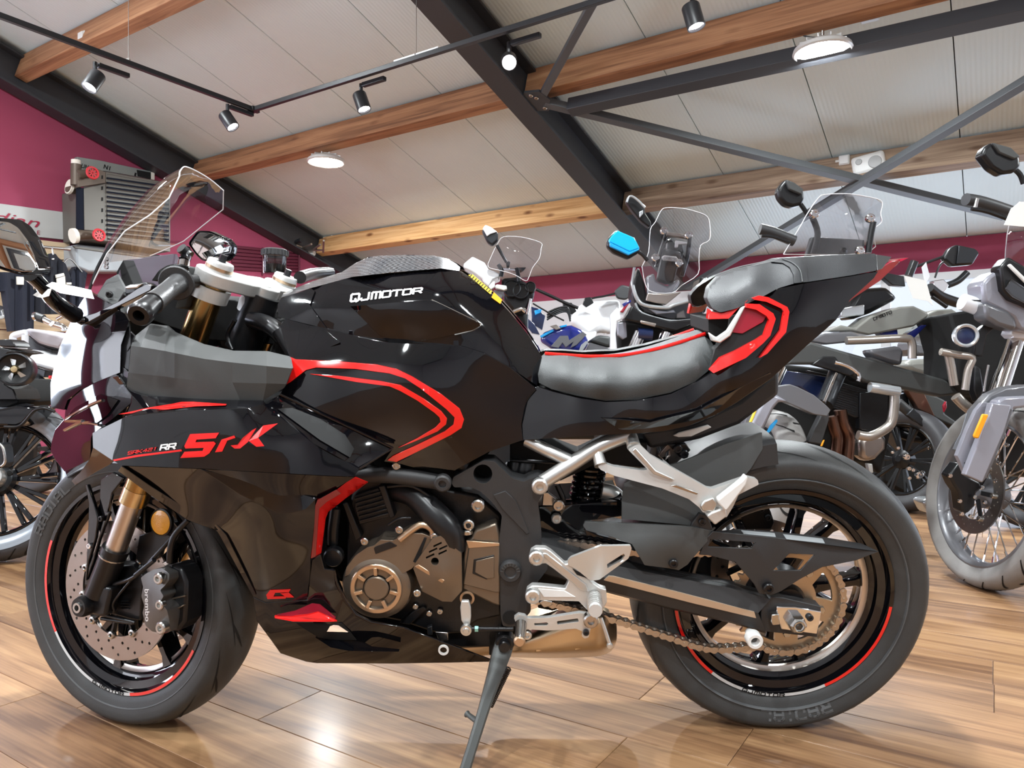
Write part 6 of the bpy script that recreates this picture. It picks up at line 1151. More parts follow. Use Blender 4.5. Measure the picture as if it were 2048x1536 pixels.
hs('red_seat_base', O('Z7', 1225, 400, 1240, 420, 1300, 426, 1380, 400, 1455, 350, 1395, 402, 1340, 462, 1218, 466), Surf(cs('Z7', 1225, 400, .09, 1340, 450, .115, 1455, 350, .115, 1220, 466, .095)), 'red_gloss', th=.02, step=None, bevel=.002, mirror=True)
hs('seat_gap_filler', O('Z7', 1218, 466, 1340, 462, 1330, 530, 1270, 572, 1222, 540), .09, 'void_black', th=.16, step=None)
hs('grey_hinge', O('Z7', 1262, 640, 1340, 610, 1400, 580, 1380, 640, 1290, 690, 1266, 690), .12, 'matt_grey', th=.05, step=None, bevel=.004)
mat('tail_lamp_red', (.35, .004, .03), .08, coat=1)
hs('tail_lamp', O('b5', 1140, 828, 1228, 804, 1185, 850, 1060, 962, 880, 1085, 775, 1175, 725, 1270, 690, 1282, 692, 1240, 752, 1135, 850, 1020, 1000, 920), Surf(cs('b5', 1228, 804, .0, 1060, 950, .06, 880, 1080, .07, 720, 1270, .06, 752, 1135, .085, 1000, 920, .08)), 'tail_lamp_red', th=.02, step=None, bevel=.002, mirror=True, label='dark red rear lamp')
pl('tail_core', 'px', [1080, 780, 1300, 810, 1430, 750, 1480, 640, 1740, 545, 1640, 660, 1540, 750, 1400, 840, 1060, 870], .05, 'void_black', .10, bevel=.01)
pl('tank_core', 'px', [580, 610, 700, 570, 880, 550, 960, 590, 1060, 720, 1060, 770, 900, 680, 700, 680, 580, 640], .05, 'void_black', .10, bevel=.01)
pl('undertail', 'px', [1280, 862, 1376, 848, 1480, 800, 1560, 735, 1560, 790, 1480, 850, 1400, 880, 1300, 900], .05, 'matt_black', .10, bevel=.01)
# ================================================================= the other motorcycles of the showroom
CROPS.update(l1=(0, 780, 4.386), l2=(0, 600, 7.68), m3=(920, 440, 7.314), r4=(1840, 820, 4.151), r5=(1480, 740, 5.389), p6=(0, 400, 5.486), p7=(130, 300, 5.908), p8=(460, 460, 8.533))
mat('wheel_rubber', (.05, .05, .055), .5, bump=.3, bscale=300, var=.2, vscale=15)
mat('lit_rubber', (.22, .21, .20), .6, bump=.3, bscale=300, var=.2, vscale=15)  # paler rubber, the light on the treads is put into its colour
mat('blue_dark', (.01, .018, .06), .2, coat=.6)
mat('grip_dark', (.035, .036, .038), .45)
mat('fog_ring', (.55, .58, .6), .15, metal=.6)
mat('silver_bar', (.42, .38, .34), .3, metal=.8)
mat('white_haze', (.78, .80, .84), .25, coat=.5)
class BB:
    """A parked motorcycle: an Empty on the floor, parts given by photo outlines at depth v in front of that spot."""
    def __init__(s, name, label, X, Y, cat='motorcycle', group='other motorcycles in the showroom'):
        s.M = Matrix.Translation((X, Y, 0)); s.t = thing(name, label, cat, s.M, group); s.f = Fr(s.M)
    def p(s, name, c, co, v, m, th=.02, **k):
        k.setdefault('bevel', .004); k.setdefault('step', None); return skin(name, O(c, *co), v, m, k.pop('parent', s.t), s.f, th=th, **k)
    def P(s, c, *l): return [(x, y) for x, y in O(c, *l)]
    def tb(s, name, c, co, v, r, m, **k):
        vs_ = v if isinstance(v, (list, tuple)) else [v]*(len(co)//2); return tube(name, [(*q, w) for q, w in zip(O(c, *co), vs_)], r, m, k.pop('parent', s.t), s.f, **k)
    def scr(s, c, co, vc, bow=.05, rim=.0018):
        pts = O(c, *co); cx = sum(p[0] for p in pts)/len(pts); cy = sum(p[1] for p in pts)/len(pts)
        sf = Surf([(x, y, vc-bow) for x, y in pts]+[(cx, cy, vc+bow*.3)]); o = skin('windscreen', pts, sf, 'clear_screen', s.t, s.f, th=.004, step=16, bevel=0)
        tube('screen_edge', [(x, y, sf(x, y)) for x, y in pts+pts[:1]], rim, 'screen_rim', o, s.f, seg=6, sub=3); return o, sf
    def mir(s, c, co, v, m='satin_black', stalk=None, glass=None, th=.05):
        o = skin('mirror', rounded(O(c, *co), 5), v, m, s.t, s.f, th=th, step=None, bevel=.012, bseg=3)
        if stalk: tube('mirror_stalk', [(*q, v-.02) for q in O(c, *stalk)], .009, 'satin_black', o, s.f, seg=8)
        return o
    def dot(s, c, x, y, v, r, m='steel', d=(0, -1, 0)): return bolt(s.t, s.f.p(*O(c, x, y)[0], v), d, r, m)
def wheel_parts(t, M, Rt, W, rb, m_t='wheel_rubber', spokes='cast', n=10, m_r='satin_black', tread=0):
    """tyre, rim and spokes of a parked machine; M places the axle along its local z"""
    hw = W/2; prof = [(rb, hw*.62), (rb+.01, hw*.78), (rb+(Rt-rb)*.5, hw*.98), (rb+(Rt-rb)*.72, hw*.92), (rb+(Rt-rb)*.9, hw*.65), (Rt, hw*.3), (Rt, -hw*.3), (rb+(Rt-rb)*.9, -hw*.65), (rb+(Rt-rb)*.72, -hw*.92), (rb+(Rt-rb)*.5, -hw*.98), (rb+.01, -hw*.78), (rb, -hw*.62)]
    ty = finish(lathe_bm(prof, M, 56), 'tyre', m_t, t, I4, ang=60)
    rim = finish(lathe_bm([(rb+.006, hw*.64), (rb-.004, hw*.70), (rb-.012, hw*.6), (rb-.02, hw*.3), (rb-.022, -hw*.3), (rb-.012, -hw*.6), (rb-.004, -hw*.70), (rb+.006, -hw*.64)], M, 48, closed_prof=True), 'rim', m_r, t, I4)
    if spokes == 'cast':
        for k in range(n):
            a = k*2*math.pi/n
            for s in (-.07, .07): finish(bar_bm(M @ Vector((.05*math.cos(a), .05*math.sin(a), .012)), M @ Vector(((rb-.015)*math.cos(a+s), (rb-.015)*math.sin(a+s), hw*.35)), .017, .024, M.to_3x3() @ Vector((0, 0, 1))), 'spoke', m_r, rim, I4, bevel=.003)
    else:
        for k in range(32):
            a = k*2*math.pi/32; b = a+(.55 if k % 2 else -.55); z = .03 if (k//2) % 2 else -.03
            finish(tube_bm([M @ Vector((.035*math.cos(b), .035*math.sin(b), z)), M @ Vector(((rb-.018)*math.cos(a), (rb-.018)*math.sin(a), z*.2))], .0026, 5), 'spoke', 'chrome', rim, I4)
            finish(tube_bm([M @ Vector(((rb-.045)*math.cos(a), (rb-.045)*math.sin(a), z*.3)), M @ Vector(((rb-.018)*math.cos(a), (rb-.018)*math.sin(a), z*.2))], .0045, 6), 'nipple', 'chrome', rim, I4)
    finish(lathe_bm([(0, .06), (.018, .06), (.03, .045), (.055, .03), (.055, -.03), (.03, -.045), (.018, -.06), (0, -.06)], M, 24), 'hub', m_r, rim, I4)
    if tread:
        for k in range(tread):
            a = k*2*math.pi/tread
            for sgn in (-1, 1):
                V = []; bm = bmesh.new()
                for i in range(7):
                    u = i/6; h = sgn*hw*(.05+.88*u); r = Rt+.0006 if abs(h) < hw*.3 else Rt-(Rt-rb)*.1*((abs(h)/hw-.3)/.35) if abs(h) < hw*.65 else rb+(Rt-rb)*(.9-.18*((abs(h)/hw-.65)/.27)); r += .001
                    aa = a+.16*u*u+(.5*2*math.pi/tread if sgn > 0 else 0); w_ = .005/Rt*(1.15-u*.5)
                    V.append([bm.verts.new(M @ Vector((r*math.cos(aa+q), r*math.sin(aa+q), h))) for q in (-w_, w_)])
                for i in range(6): bm.faces.new([V[i][0], V[i][1], V[i+1][1], V[i+1][0]])
                finish(bm, 'tread_groove', 'void_black', ty, I4)
    return ty, rim
def wm_heading(C, Rt, h, lean, up_extra=0):
    """axle matrix in a thing's local frame: C contact point, h heading, lean towards the machine's left"""
    h = Vector((h[0], h[1], 0)).normalized(); left = Vector((-h.y, h.x, 0)); up = Vector((0, 0, 1))*math.cos(lean)+left*math.sin(lean)
    n = h.cross(up).normalized(); c = Vector(C)+up*Rt
    m = Matrix((h, up, n)).transposed().to_4x4(); m.translation = c
    return m, up, h, left
# ---------------------------------------------------------------- far right: adventure machine with wire wheel
b = BB('adventure_motorcycle', 'lilac-grey adventure motorcycle with wire-spoked front wheel at the right edge', 1.70, 2.70); t = b.t
C0 = Vector((.0, 0, 0)); m, up, hd, lf = wm_heading(C0, .34, (.02, -1), R(9))
wheel_parts(t, m, .34, .115, .268, 'lit_rubber', 'wire', m_r='grey_paint', tread=20)
hl2 = [((.105+.012*(i % 3))*math.cos(2*math.pi*i/45), (.105+.012*(i % 3))*math.sin(2*math.pi*i/45), .003, 6) for i in range(45)]
mm = m @ Matrix.Translation((0, 0, 0)); sg = -1
dk = finish(ring_plate(m, .10, .152, .066, .005, hl2, 56), 'brake_disc', 'steel', t, I4)
for k in range(6): a = k*R(60); bolt(dk, m @ Vector((.104*math.cos(a), .104*math.sin(a), .068)), m.to_3x3() @ Vector((0, 0, 1)), .010, 'steel', M=I4); finish(bar_bm(m @ Vector((.03*math.cos(a), .03*math.sin(a), .06)), m @ Vector((.102*math.cos(a), .102*math.sin(a), .063)), .016, .006, m.to_3x3() @ Vector((0, 0, 1))), 'carrier_arm', 'satin_black', dk, I4)
b.p('fork_guard', 'r4', [310, 380, 400, 150, 470, 0, 520, -60, 600, -60, 575, 40, 380, 540, 330, 420], .22, 'lilac_grey', .02, holes=[O('r4', 445, 280, 470, 252, 485, 265, 470, 295, 450, 298), O('r4', 365, 440, 395, 420, 404, 440, 380, 462)])
b.p('guard_face', 'r4', [380, 540, 575, 40, 600, -60, 760, -40, 700, 180, 520, 605], .26, 'lilac_grey', .03); b.p('guard_return', 'r4', [520, 605, 495, 590, 690, 180, 740, -20, 780, -10, 700, 230, 560, 560], .255, 'grey_paint', .03)
b.p('amber_reflector', 'r4', [445, 210, 520, 32, 575, 38, 490, 238, 450, 232], .27, 'orange_sticker', .008)
b.p('mudguard', 'Q7', [435, 1360, 500, 1240, 545, 1090, 640, 985, 740, 940, 860, 925, 960, 925, 960, 1010, 760, 1025, 690, 1030, 600, 1200], .19, 'grey_paint', .05, bevel=.01); b.p('mudguard_edge', 'Q7', [690, 1030, 740, 1005, 960, 995, 960, 1060, 800, 1080, 760, 1140, 735, 1230, 700, 1180], .24, 'lilac_grey', .05, bevel=.008)
b.p('caliper', 'r4', [245, 545, 330, 430, 380, 540, 500, 600, 520, 650, 470, 690, 460, 800, 400, 860, 350, 850, 330, 690, 280, 620], .12, 'satin_black', .06, bevel=.008)
for x, y in ((250, 545), (515, 645), (452, 720), (345, 860), (420, 880), (330, 755), (540, 765), (625, 590), (650, 440), (720, 290)): b.dot('r4', x, y, .135, .007, 'chrome')
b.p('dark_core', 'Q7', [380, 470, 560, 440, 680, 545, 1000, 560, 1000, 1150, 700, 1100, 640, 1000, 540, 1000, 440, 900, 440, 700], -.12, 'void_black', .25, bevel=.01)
b.tb('fork_tube', 'Q7', [815, 600, 690, 985], [.02, .10], .030, 'chrome', seg=20); b.tb('fork_tube', 'Q7', [1000, 600, 900, 985], [-.02, .06], .030, 'chrome', seg=20); b.p('fork_clamp', 'Q7', [775, 600, 790, 565, 860, 580, 960, 590, 960, 640, 800, 625], .07, 'white_haze', .06)
b.p('side_fairing', 'Q7', [592, 272, 640, 225, 705, 185, 720, 290, 745, 355, 960, 450, 960, 600, 830, 575, 790, 500, 740, 470, 605, 400], .12, 'lilac_grey', .10, bevel=.012); b.p('lower_fairing', 'Q7', [608, 398, 760, 455, 800, 495, 822, 565, 790, 575, 690, 545, 618, 500], .14, 'grey_paint', .08, bevel=.012)
b.p('headlamp', 'Q7', [706, 172, 760, 105, 960, 220, 960, 460, 858, 412, 780, 380, 728, 320], .15, 'satin_black', .06, bevel=.008); b.p('headlamp_lens', 'Q7', [740, 310, 780, 245, 860, 300, 960, 360, 960, 440, 860, 400, 790, 365], .165, 'lamp_glass', .01); b.p('lamp_strip', 'Q7', [752, 160, 775, 150, 960, 330, 960, 360, 860, 270], .165, 'white_plastic', .008)
b.scr('px', [2008, 560, 2014, 470, 2030, 420, 2062, 400, 2160, 400, 2160, 590, 2060, 560], .10)
b.mir('b5', [1760, 100, 1780, 50, 1830, 12, 1960, 50, 2025, 110, 2028, 180, 1985, 222, 1900, 232, 1830, 190], .1, 'satin_black', [1970, 190, 2020, 235, 2045, 300]); b.p('mirror_face', 'b5', [1835, 15, 1880, 85, 1985, 130, 2025, 110, 1960, 50], .11, 'matt_grey', .02)
b.tb('grip', 'b5', [1650, 405, 1760, 425, 1960, 490], [.12, .1, .05], .021, 'grip_dark', seg=16); b.tb('grip_collar', 'b5', [1725, 400, 1710, 470], .13, .008, 'steel'); b.tb('brake_lever', 'b5', [1690, 470, 1800, 490, 1950, 545], .16, .007, 'satin_black', seg=8)
b.p('price_sheet', 'b5', [1912, 580, 1960, 470, 2020, 420, 2150, 440, 2150, 600], .20, 'paper', .002, bevel=0)
o = b.f.p(*O('Q7', 482, 612)[0], .12); fl_ = finish(lathe_bm([(0, -.05), (.028, -.045), (.040, -.01), (.041, .008), (.036, .012), (.030, .010), (.029, .004)], axis_m(o, (-.25, -1, 0)), 32), 'fog_lamp', 'fog_ring', t, I4); finish(lathe_bm([(0, .006), (.02, .005), (.0295, .002), (.0295, -.004)], axis_m(o, (-.25, -1, 0)), 28), 'fog_lens', 'blue_dark', fl_, I4); b.p('lamp_bracket', 'Q7', [545, 600, 600, 550, 640, 530, 672, 562, 620, 610, 595, 745, 540, 740], .08, 'satin_black', .03)
b.tb('crash_bar', 'Q7', [325, 715, 430, 735, 525, 755, 500, 830, 480, 960], .09, .013, 'silver_bar'); b.tb('crash_bar', 'Q7', [375, 735, 395, 840, 410, 930], .08, .015, 'silver_bar'); b.tb('crash_bar', 'Q7', [420, 1000, 480, 1060, 550, 1110], .09, .018, 'silver_bar')
b.p('radiator_guard', 'Q7', [545, 800, 580, 820, 600, 960, 570, 1040, 540, 960], .02, 'satin_black', .04); b.tb('wire', 'Q7', [630, 800, 610, 900, 600, 970], .03, .004, 'steel'); b.tb('fairing_tube', 'Q7', [460, 395, 540, 420, 610, 450], .07, .03, 'white_haze'); b.p('cable_tie', 'Q7', [510, 380, 610, 385, 600, 395, 540, 392], .1, 'satin_black', .008)
mr, upr, _, _ = wm_heading((.95, 1.05, 0), .33, (.75, -1), R(9)); wheel_parts(t, mr, .33, .15, .24, 'wheel_rubber', 'cast', m_r='satin_black')
finish(box_bm((.66, .62, .52), (.28, .6, .35), Matrix.Rotation(R(-35), 3, 'Z')), 'engine', 'dark_engine', t, bevel=.03); finish(box_bm((.75, .72, .82), (.3, .8, .2), Matrix.Rotation(R(-35), 3, 'Z')), 'tank_and_seat', 'grey_paint', t, bevel=.06)
# ---------------------------------------------------------------- right: grey adventure machine
b = BB('adventure_motorcycle', 'grey adventure motorcycle with tall clear screen behind the rear wheel of the front machine', 1.0, 3.02); t = b.t
m, up, hd, lf = wm_heading((-.07, 0, 0), .325, (.05, -1), R(14)); wheel_parts(t, m, .325, .125, .245, 'lit_rubber', 'cast', m_r='satin_black', tread=18)
mg = b.p('mudguard', 'r5', [20, 660, 130, 340, 230, 250, 330, 190, 540, 155, 620, 180, 800, 270, 930, 380, 980, 430, 940, 500, 800, 480, 620, 400, 500, 350, 420, 345, 360, 420, 300, 540, 240, 690, 235, 650], .30, 'grey_paint', .05, bevel=.01)
b.p('mudguard_face', 'r5', [105, 640, 260, 320, 290, 270, 350, 255, 420, 280, 520, 340, 420, 345, 370, 400, 300, 540, 235, 660], .325, 'lilac_grey', .03, parent=mg, bevel=.01); b.p('mudguard_far_leg', 'r5', [880, 480, 960, 470, 960, 540, 880, 800, 740, 780, 800, 640], .22, 'matt_black', .04)
b.p('amber_reflector', 'r5', [70, 630, 160, 420, 192, 418, 105, 638], .345, 'yellow_sticker', .008); b.p('amber_reflector', 'r5', [870, 820, 900, 755, 918, 752, 890, 825], .25, 'orange_sticker', .008); b.p('blue_hose_clip', 'r5', [275, 700, 330, 600, 400, 530, 412, 550, 350, 640, 290, 710], .24, 'cyan_paint', .012)
b.tb('fork_tube', 'r5', [420, 0, 330, 200], [.14, .22], .030, 'chrome', seg=18); b.tb('fork_tube', 'r5', [1050, 30, 910, 380], [.08, .16], .033, 'dark_metal', seg=18); b.tb('fork_highlight', 'r5', [1035, 40, 905, 350], [.12, .195], .008, 'chrome')  # thin chrome strip added as the highlight on the dark tube
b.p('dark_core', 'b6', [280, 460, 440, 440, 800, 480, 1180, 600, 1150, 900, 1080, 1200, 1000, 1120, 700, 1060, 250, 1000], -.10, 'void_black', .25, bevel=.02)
b.p('inner_panel', 'r5', [520, 10, 980, 80, 940, 260, 880, 340, 640, 180, 400, 170, 430, 60], .03, 'blue_dark', .03); b.p('panel_bar', 'r5', [720, 0, 980, 60, 980, 82, 720, 22], .05, 'dark_metal', .01)
rd_ = b.p('radiator', 'r5', [1110, 140, 1380, 220, 1340, 480, 1270, 520, 1000, 410], .06, 'dark_engine', .03)
for i in range(12): b.p('radiator_fin', 'r5', [1100-9*i, 165+21*i, 1290-4*i, 215+24*i, 1289-4*i, 221+24*i, 1099-9*i, 171+21*i], .064, 'dark_metal', .006, parent=rd_, bevel=0)
b.p('radiator_shroud', 'r5', [1290, 240, 1600, 240, 1600, 600, 1400, 660, 1290, 640], .07, 'satin_black', .04)
b.tb('exhaust_header', 'r5', [1080, 430, 1110, 580, 1170, 720, 1150, 980], .12, .024, 'header_brown', seg=14); b.tb('exhaust_header', 'r5', [985, 500, 1020, 640, 1050, 740, 1030, 930], .12, .024, 'header_brown', seg=14)
cb = b.tb('crash_bar', 'r5', [1395, 180, 1560, 200, 1640, 225, 1665, 300, 1640, 540, 1560, 640, 1400, 715, 1270, 700], .2, .018, 'silver_bar', seg=14); b.tb('bar_sleeve', 'r5', [1400, 185, 1710, 235], .205, .020, 'fog_ring', seg=14)
b.p('engine_cover', 'r5', [1290, 740, 1420, 690, 1550, 680, 1590, 750, 1580, 860, 1480, 960, 1360, 1000, 1300, 930], .10, 'disc_steel', .08, bevel=.02); b.p('sump_bolt', 'r5', [1380, 1010, 1430, 1010, 1440, 1110, 1400, 1120], .08, 'cast_silver', .03)
b.p('side_rail', 'b6', [590, 285, 1000, 400, 1500, 540, 1645, 605, 1640, 640, 1480, 660, 1200, 600, 960, 560, 900, 520, 800, 470, 720, 430, 640, 440, 430, 440, 500, 330], .12, 'matt_grey', .06, bevel=.012); b.p('rail_recess', 'b6', [600, 440, 680, 385, 760, 385, 800, 440, 900, 500, 860, 520, 740, 480], .125, 'satin_black', .03)
b.tb('chrome_clip', 'b6', [755, 425, 850, 455, 920, 510, 915, 555], .18, .008, 'chrome')
b.p('tank_panel', 'b6', [690, 215, 800, 170, 900, 190, 1000, 110, 1200, 45, 1300, 40, 1395, 85, 1400, 110, 1300, 180, 990, 240, 870, 215], .08, 'khaki_grey', .12, bevel=.012); letters('maker_lettering', 'CFMOTO', quadmap(b.f, *O('b6', 1018, 122, 1140, 72, 1146, 90, 1024, 140), .08, .002), 'void_black', t, I4, w=.2, gap=.35)
b.p('under_panel', 'b6', [600, 262, 690, 225, 870, 215, 940, 248, 830, 292, 700, 305, 590, 285], .10, 'grey_paint', .10, bevel=.012); b.tb('crash_bar', 'b6', [835, 278, 1000, 272, 1220, 262, 1278, 285, 1285, 400], .14, .016, 'silver_bar', seg=14); b.p('lamp_pod', 'b6', [985, 340, 1200, 310, 1235, 350, 1220, 450, 1130, 430, 1020, 390], .09, 'grey_paint', .08, bevel=.02)
b.p('tail_plate', 'b6', [800, 60, 960, 30, 960, 100, 800, 120], .02, 'fog_ring', .06); b.p('tank_shoulder', 'b5', [840, 1160, 930, 1010, 1120, 1000, 1200, 1080, 1010, 1180, 870, 1230], -.02, 'satin_black', .12, bevel=.02); b.p('blue_trim', 'b6', [1050, 215, 1180, 150, 1190, 240, 1080, 240], .06, 'blue_paint', .05); b.p('blue_trim', 'b6', [1240, 240, 1350, 170, 1390, 170, 1290, 270], .05, 'blue_paint', .05)
so, sf_ = b.scr('b5', [405, 780, 520, 590, 570, 500, 640, 400, 690, 372, 860, 368, 1040, 400, 1082, 430, 1070, 500, 1076, 560, 1015, 620, 985, 770], .12, .03)
for x, y in ((615, 505), (995, 535), (925, 755)): b.dot('b5', x, y, .16, .017, 'chrome')
b.tb('screen_stay', 'b5', [985, 770, 1000, 660, 1020, 560], .10, .012, 'satin_black'); b.tb('screen_stay', 'b5', [600, 520, 640, 640, 610, 780], .08, .012, 'matt_grey'); b.p('dash_panel', 'b5', [600, 660, 960, 680, 960, 800, 560, 800], .05, 'matt_grey', .03)
b.mir('b5', [365, 345, 385, 308, 422, 265, 480, 285, 542, 332, 552, 400, 532, 440, 470, 456, 420, 440, 380, 395], .05, 'satin_black', [505, 415, 545, 470, 575, 520]); b.p('mirror_face', 'b5', [425, 268, 445, 335, 530, 372, 545, 335, 480, 288], .065, 'matt_grey', .02)
b.tb('grip', 'b5', [245, 608, 330, 630, 480, 690], .08, .022, 'grip_dark', seg=14); b.tb('brake_lever', 'b5', [255, 655, 340, 662, 450, 700], .12, .007, 'satin_black', seg=8)
mr, _, _, _ = wm_heading((.12, 1.3, 0), .32, (.1, -1), R(9)); wheel_parts(t, mr, .32, .15, .22, 'wheel_rubber', 'cast')
finish(box_bm((.12, .6, .5), (.3, .9, .35)), 'engine', 'dark_engine', t, bevel=.03)
b.p('silencer', 'r4', [20, 755, 80, 740, 170, 740, 140, 860, 80, 870], -.2, 'fog_ring', .1, bevel=.02); b.p('silencer', 'r4', [110, 632, 200, 590, 250, 570, 230, 640, 150, 655], -.1, 'fog_ring', .05, bevel=.01)
# ---------------------------------------------------------------- between the two: machine whose mirror and bars show
b = BB('touring_motorcycle', 'grey motorcycle with black mirror and paper tag between the two adventure machines', 2.5, 4.6); t = b.t
b.mir('b5', [1500, 810, 1540, 740, 1590, 712, 1720, 740, 1748, 770, 1700, 850, 1560, 862], .1, 'satin_black', [1500, 795, 1430, 820, 1350, 850, 1290, 870]); b.p('mirror_glass', 'b5', [1605, 722, 1715, 745, 1742, 772, 1695, 840, 1590, 845], .112, 'dark_metal', .012)
b.tb('mirror_stem', 'b5', [1300, 830, 1260, 930], .1, .024, 'satin_black'); b.tb('cable', 'b5', [1500, 830, 1470, 860, 1440, 940], .1, .006, 'satin_black'); b.tb('grip', 'b5', [1400, 1010, 1480, 1070, 1590, 1110], [.3, .25, .2], .030, 'satin_black', seg=14); b.tb('grip', 'b5', [1660, 905, 1600, 960, 1530, 990], .1, .020, 'dark_metal', seg=12); b.tb('lever', 'b5', [1420, 1070, 1520, 1140], .3, .012, 'satin_black')
b.p('switchgear', 'b5', [1430, 960, 1500, 950, 1540, 990, 1500, 1040, 1440, 1030], .12, 'chrome', .05); b.p('paper_tag', 'b5', [1230, 925, 1380, 960, 1425, 1130, 1390, 1100, 1290, 1080], .35, 'paper', .002, bevel=0); b.p('tag_loop', 'b5', [1350, 870, 1380, 835, 1405, 930, 1385, 970, 1365, 950], .34, 'white_haze', .003, bevel=0); b.p('cable_bundle', 'b5', [1080, 930, 1110, 905, 1230, 930, 1240, 1000, 1150, 990], .2, 'satin_black', .05); b.p('black_bag', 'b5', [880, 1030, 1050, 1010, 1140, 1080, 1000, 1150, 900, 1110], .1, 'satin_black', .2, bevel=.02)
b.p('tank', 'Q7', [180, 585, 240, 470, 300, 445, 400, 440, 445, 470, 415, 510, 400, 580, 420, 655, 400, 668, 250, 640, 170, 620], .1, 'khaki_grey', .3, bevel=.03); letters('tank_lettering', 'MOTO', quadmap(b.f, *O('Q7', 195, 580, 320, 575, 320, 590, 195, 596), .1, .003), 'grey_text', t, I4, w=.2)
b.p('seat_base', 'Q7', [145, 640, 330, 690, 330, 742, 180, 742, 145, 700], .12, 'grey_paint', .2, bevel=.02); b.p('pannier_cover', 'Q7', [80, 800, 140, 765, 250, 758, 300, 790, 302, 890, 150, 850], .3, 'khaki_grey', .15, bevel=.03); b.p('cover_side', 'Q7', [120, 960, 230, 980, 300, 1000, 360, 1030, 350, 1110, 450, 1180, 440, 1210, 290, 1140], .3, 'matt_grey', .1, bevel=.01); b.p('brown_panel', 'Q7', [110, 960, 220, 980, 290, 1130, 180, 1080], .31, 'header_brown', .05); b.p('red_tab', 'Q7', [345, 1060, 362, 1030, 366, 1070, 350, 1105], .42, 'dark_red', .02)
for co in ((50, 1040, 120, 1100, 220, 1180, 320, 1300, 400, 1440), (230, 1140, 300, 1240, 350, 1320)): b.tb('lower_frame', 'Q7', co, .35, .028, 'matt_black')
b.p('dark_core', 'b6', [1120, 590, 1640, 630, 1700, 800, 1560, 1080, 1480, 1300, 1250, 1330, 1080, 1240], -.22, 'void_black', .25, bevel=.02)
for x, y, r in ((1245, 1070, .018), (1262, 1150, .012), (1290, 1160, .010), (1330, 1195, .022), (1350, 1180, .014), (1265, 1215, .010), (1190, 1010, .009), (1150, 1040, .008), (1400, 1010, .010), (1450, 1050, .008)): b.dot('b6', x, y, .42, r, 'chrome')
b.tb('dark_frame', 'b6', [1200, 640, 1230, 760, 1330, 900, 1400, 980], .2, .04, 'satin_black'); b.tb('dark_frame', 'b6', [1180, 900, 1300, 940, 1440, 930], .2, .03, 'satin_black'); b.p('engine_side', 'b6', [1180, 860, 1340, 800, 1440, 900, 1400, 1040, 1240, 1060], .05, 'dark_engine', .2, bevel=.03)
b.p('footrest_plate', 'Q7', [350, 1270, 420, 1330, 440, 1400, 400, 1450, 340, 1400], .4, 'matt_black', .04); b.p('chrome_tag', 'Q7', [110, 1120, 150, 1075, 190, 1110, 225, 1165, 210, 1195], .4, 'dark_metal', .02); b.p('bright_bolt_plate', 'Q7', [95, 1395, 130, 1375, 150, 1400, 105, 1440], .3, 'chrome', .02)
mr, _, _, _ = wm_heading((-.25, -.3, 0), .30, (.6, -1), R(9)); wheel_parts(t, mr, .30, .14, .21, 'wheel_rubber', 'cast'); mr, _, _, _ = wm_heading((.5, .9, 0), .30, (.6, -1), R(9)); wheel_parts(t, mr, .30, .14, .21, 'wheel_rubber', 'cast')
finish(box_bm((.15, .55, .50), (.3, .5, .3)), 'engine', 'dark_engine', t, bevel=.03)
# ---------------------------------------------------------------- centre: black adventure machine with blue mirror
b = BB('adventure_motorcycle', 'black adventure motorcycle with bright blue mirror and tall clear screen behind the seat', .68, 3.55); t = b.t
m, up, hd, lf = wm_heading((.02, .0, 0), .32, (.1, -1), R(10)); wheel_parts(t, m, .32, .12, .24, 'wheel_rubber', 'cast')
b.mir('Q8', [155, 440, 240, 356, 400, 425, 455, 520, 440, 570, 350, 622, 210, 565, 155, 510], .15, 'satin_black', [440, 560, 480, 590, 520, 640]); b.p('mirror_cap', 'Q8', [168, 450, 242, 360, 402, 430, 452, 525, 360, 560, 175, 470], .168, 'sky_mirror', .05, bevel=.012); b.p('cap_lower', 'Q8', [175, 470, 360, 560, 452, 525, 440, 545, 350, 590, 180, 510], .17, 'cyan_paint', .02)
b.mir('Q8', [325, 100, 345, 60, 385, 58, 440, 100, 500, 160, 495, 200, 560, 300, 540, 340, 460, 280, 370, 170], -.25, 'satin_black'); b.tb('mirror_rim', 'Q8', [332, 110, 350, 65, 385, 60, 440, 100, 497, 160], -.22, .006, 'fog_ring'); b.p('rim_tip', 'Q8', [445, 195, 480, 180, 482, 210, 452, 250], -.22, 'fog_ring', .02)
so, sf_ = b.scr('Q8', [470, 690, 530, 560, 545, 360, 590, 290, 640, 190, 690, 160, 830, 165, 960, 195, 1060, 240, 1085, 330, 1080, 450, 1000, 500, 985, 620, 975, 760, 830, 860, 740, 930, 560, 920, 500, 850], .12, .03)
for x, y in ((668, 368), (888, 408), (590, 612), (803, 660)): b.dot('Q8', x, y, .155, .018, 'chrome')
b.tb('screen_stay', 'Q8', [690, 400, 880, 430], .08, .012, 'silver_bar'); b.tb('screen_stay', 'Q8', [690, 400, 650, 520, 600, 700], .07, .010, 'satin_black'); b.tb('screen_stay', 'Q8', [900, 420, 880, 600, 830, 780], .07, .010, 'satin_black'); b.p('screen_bracket', 'Q8', [700, 470, 830, 480, 850, 560, 820, 640, 690, 600], .04, 'matt_grey', .04)
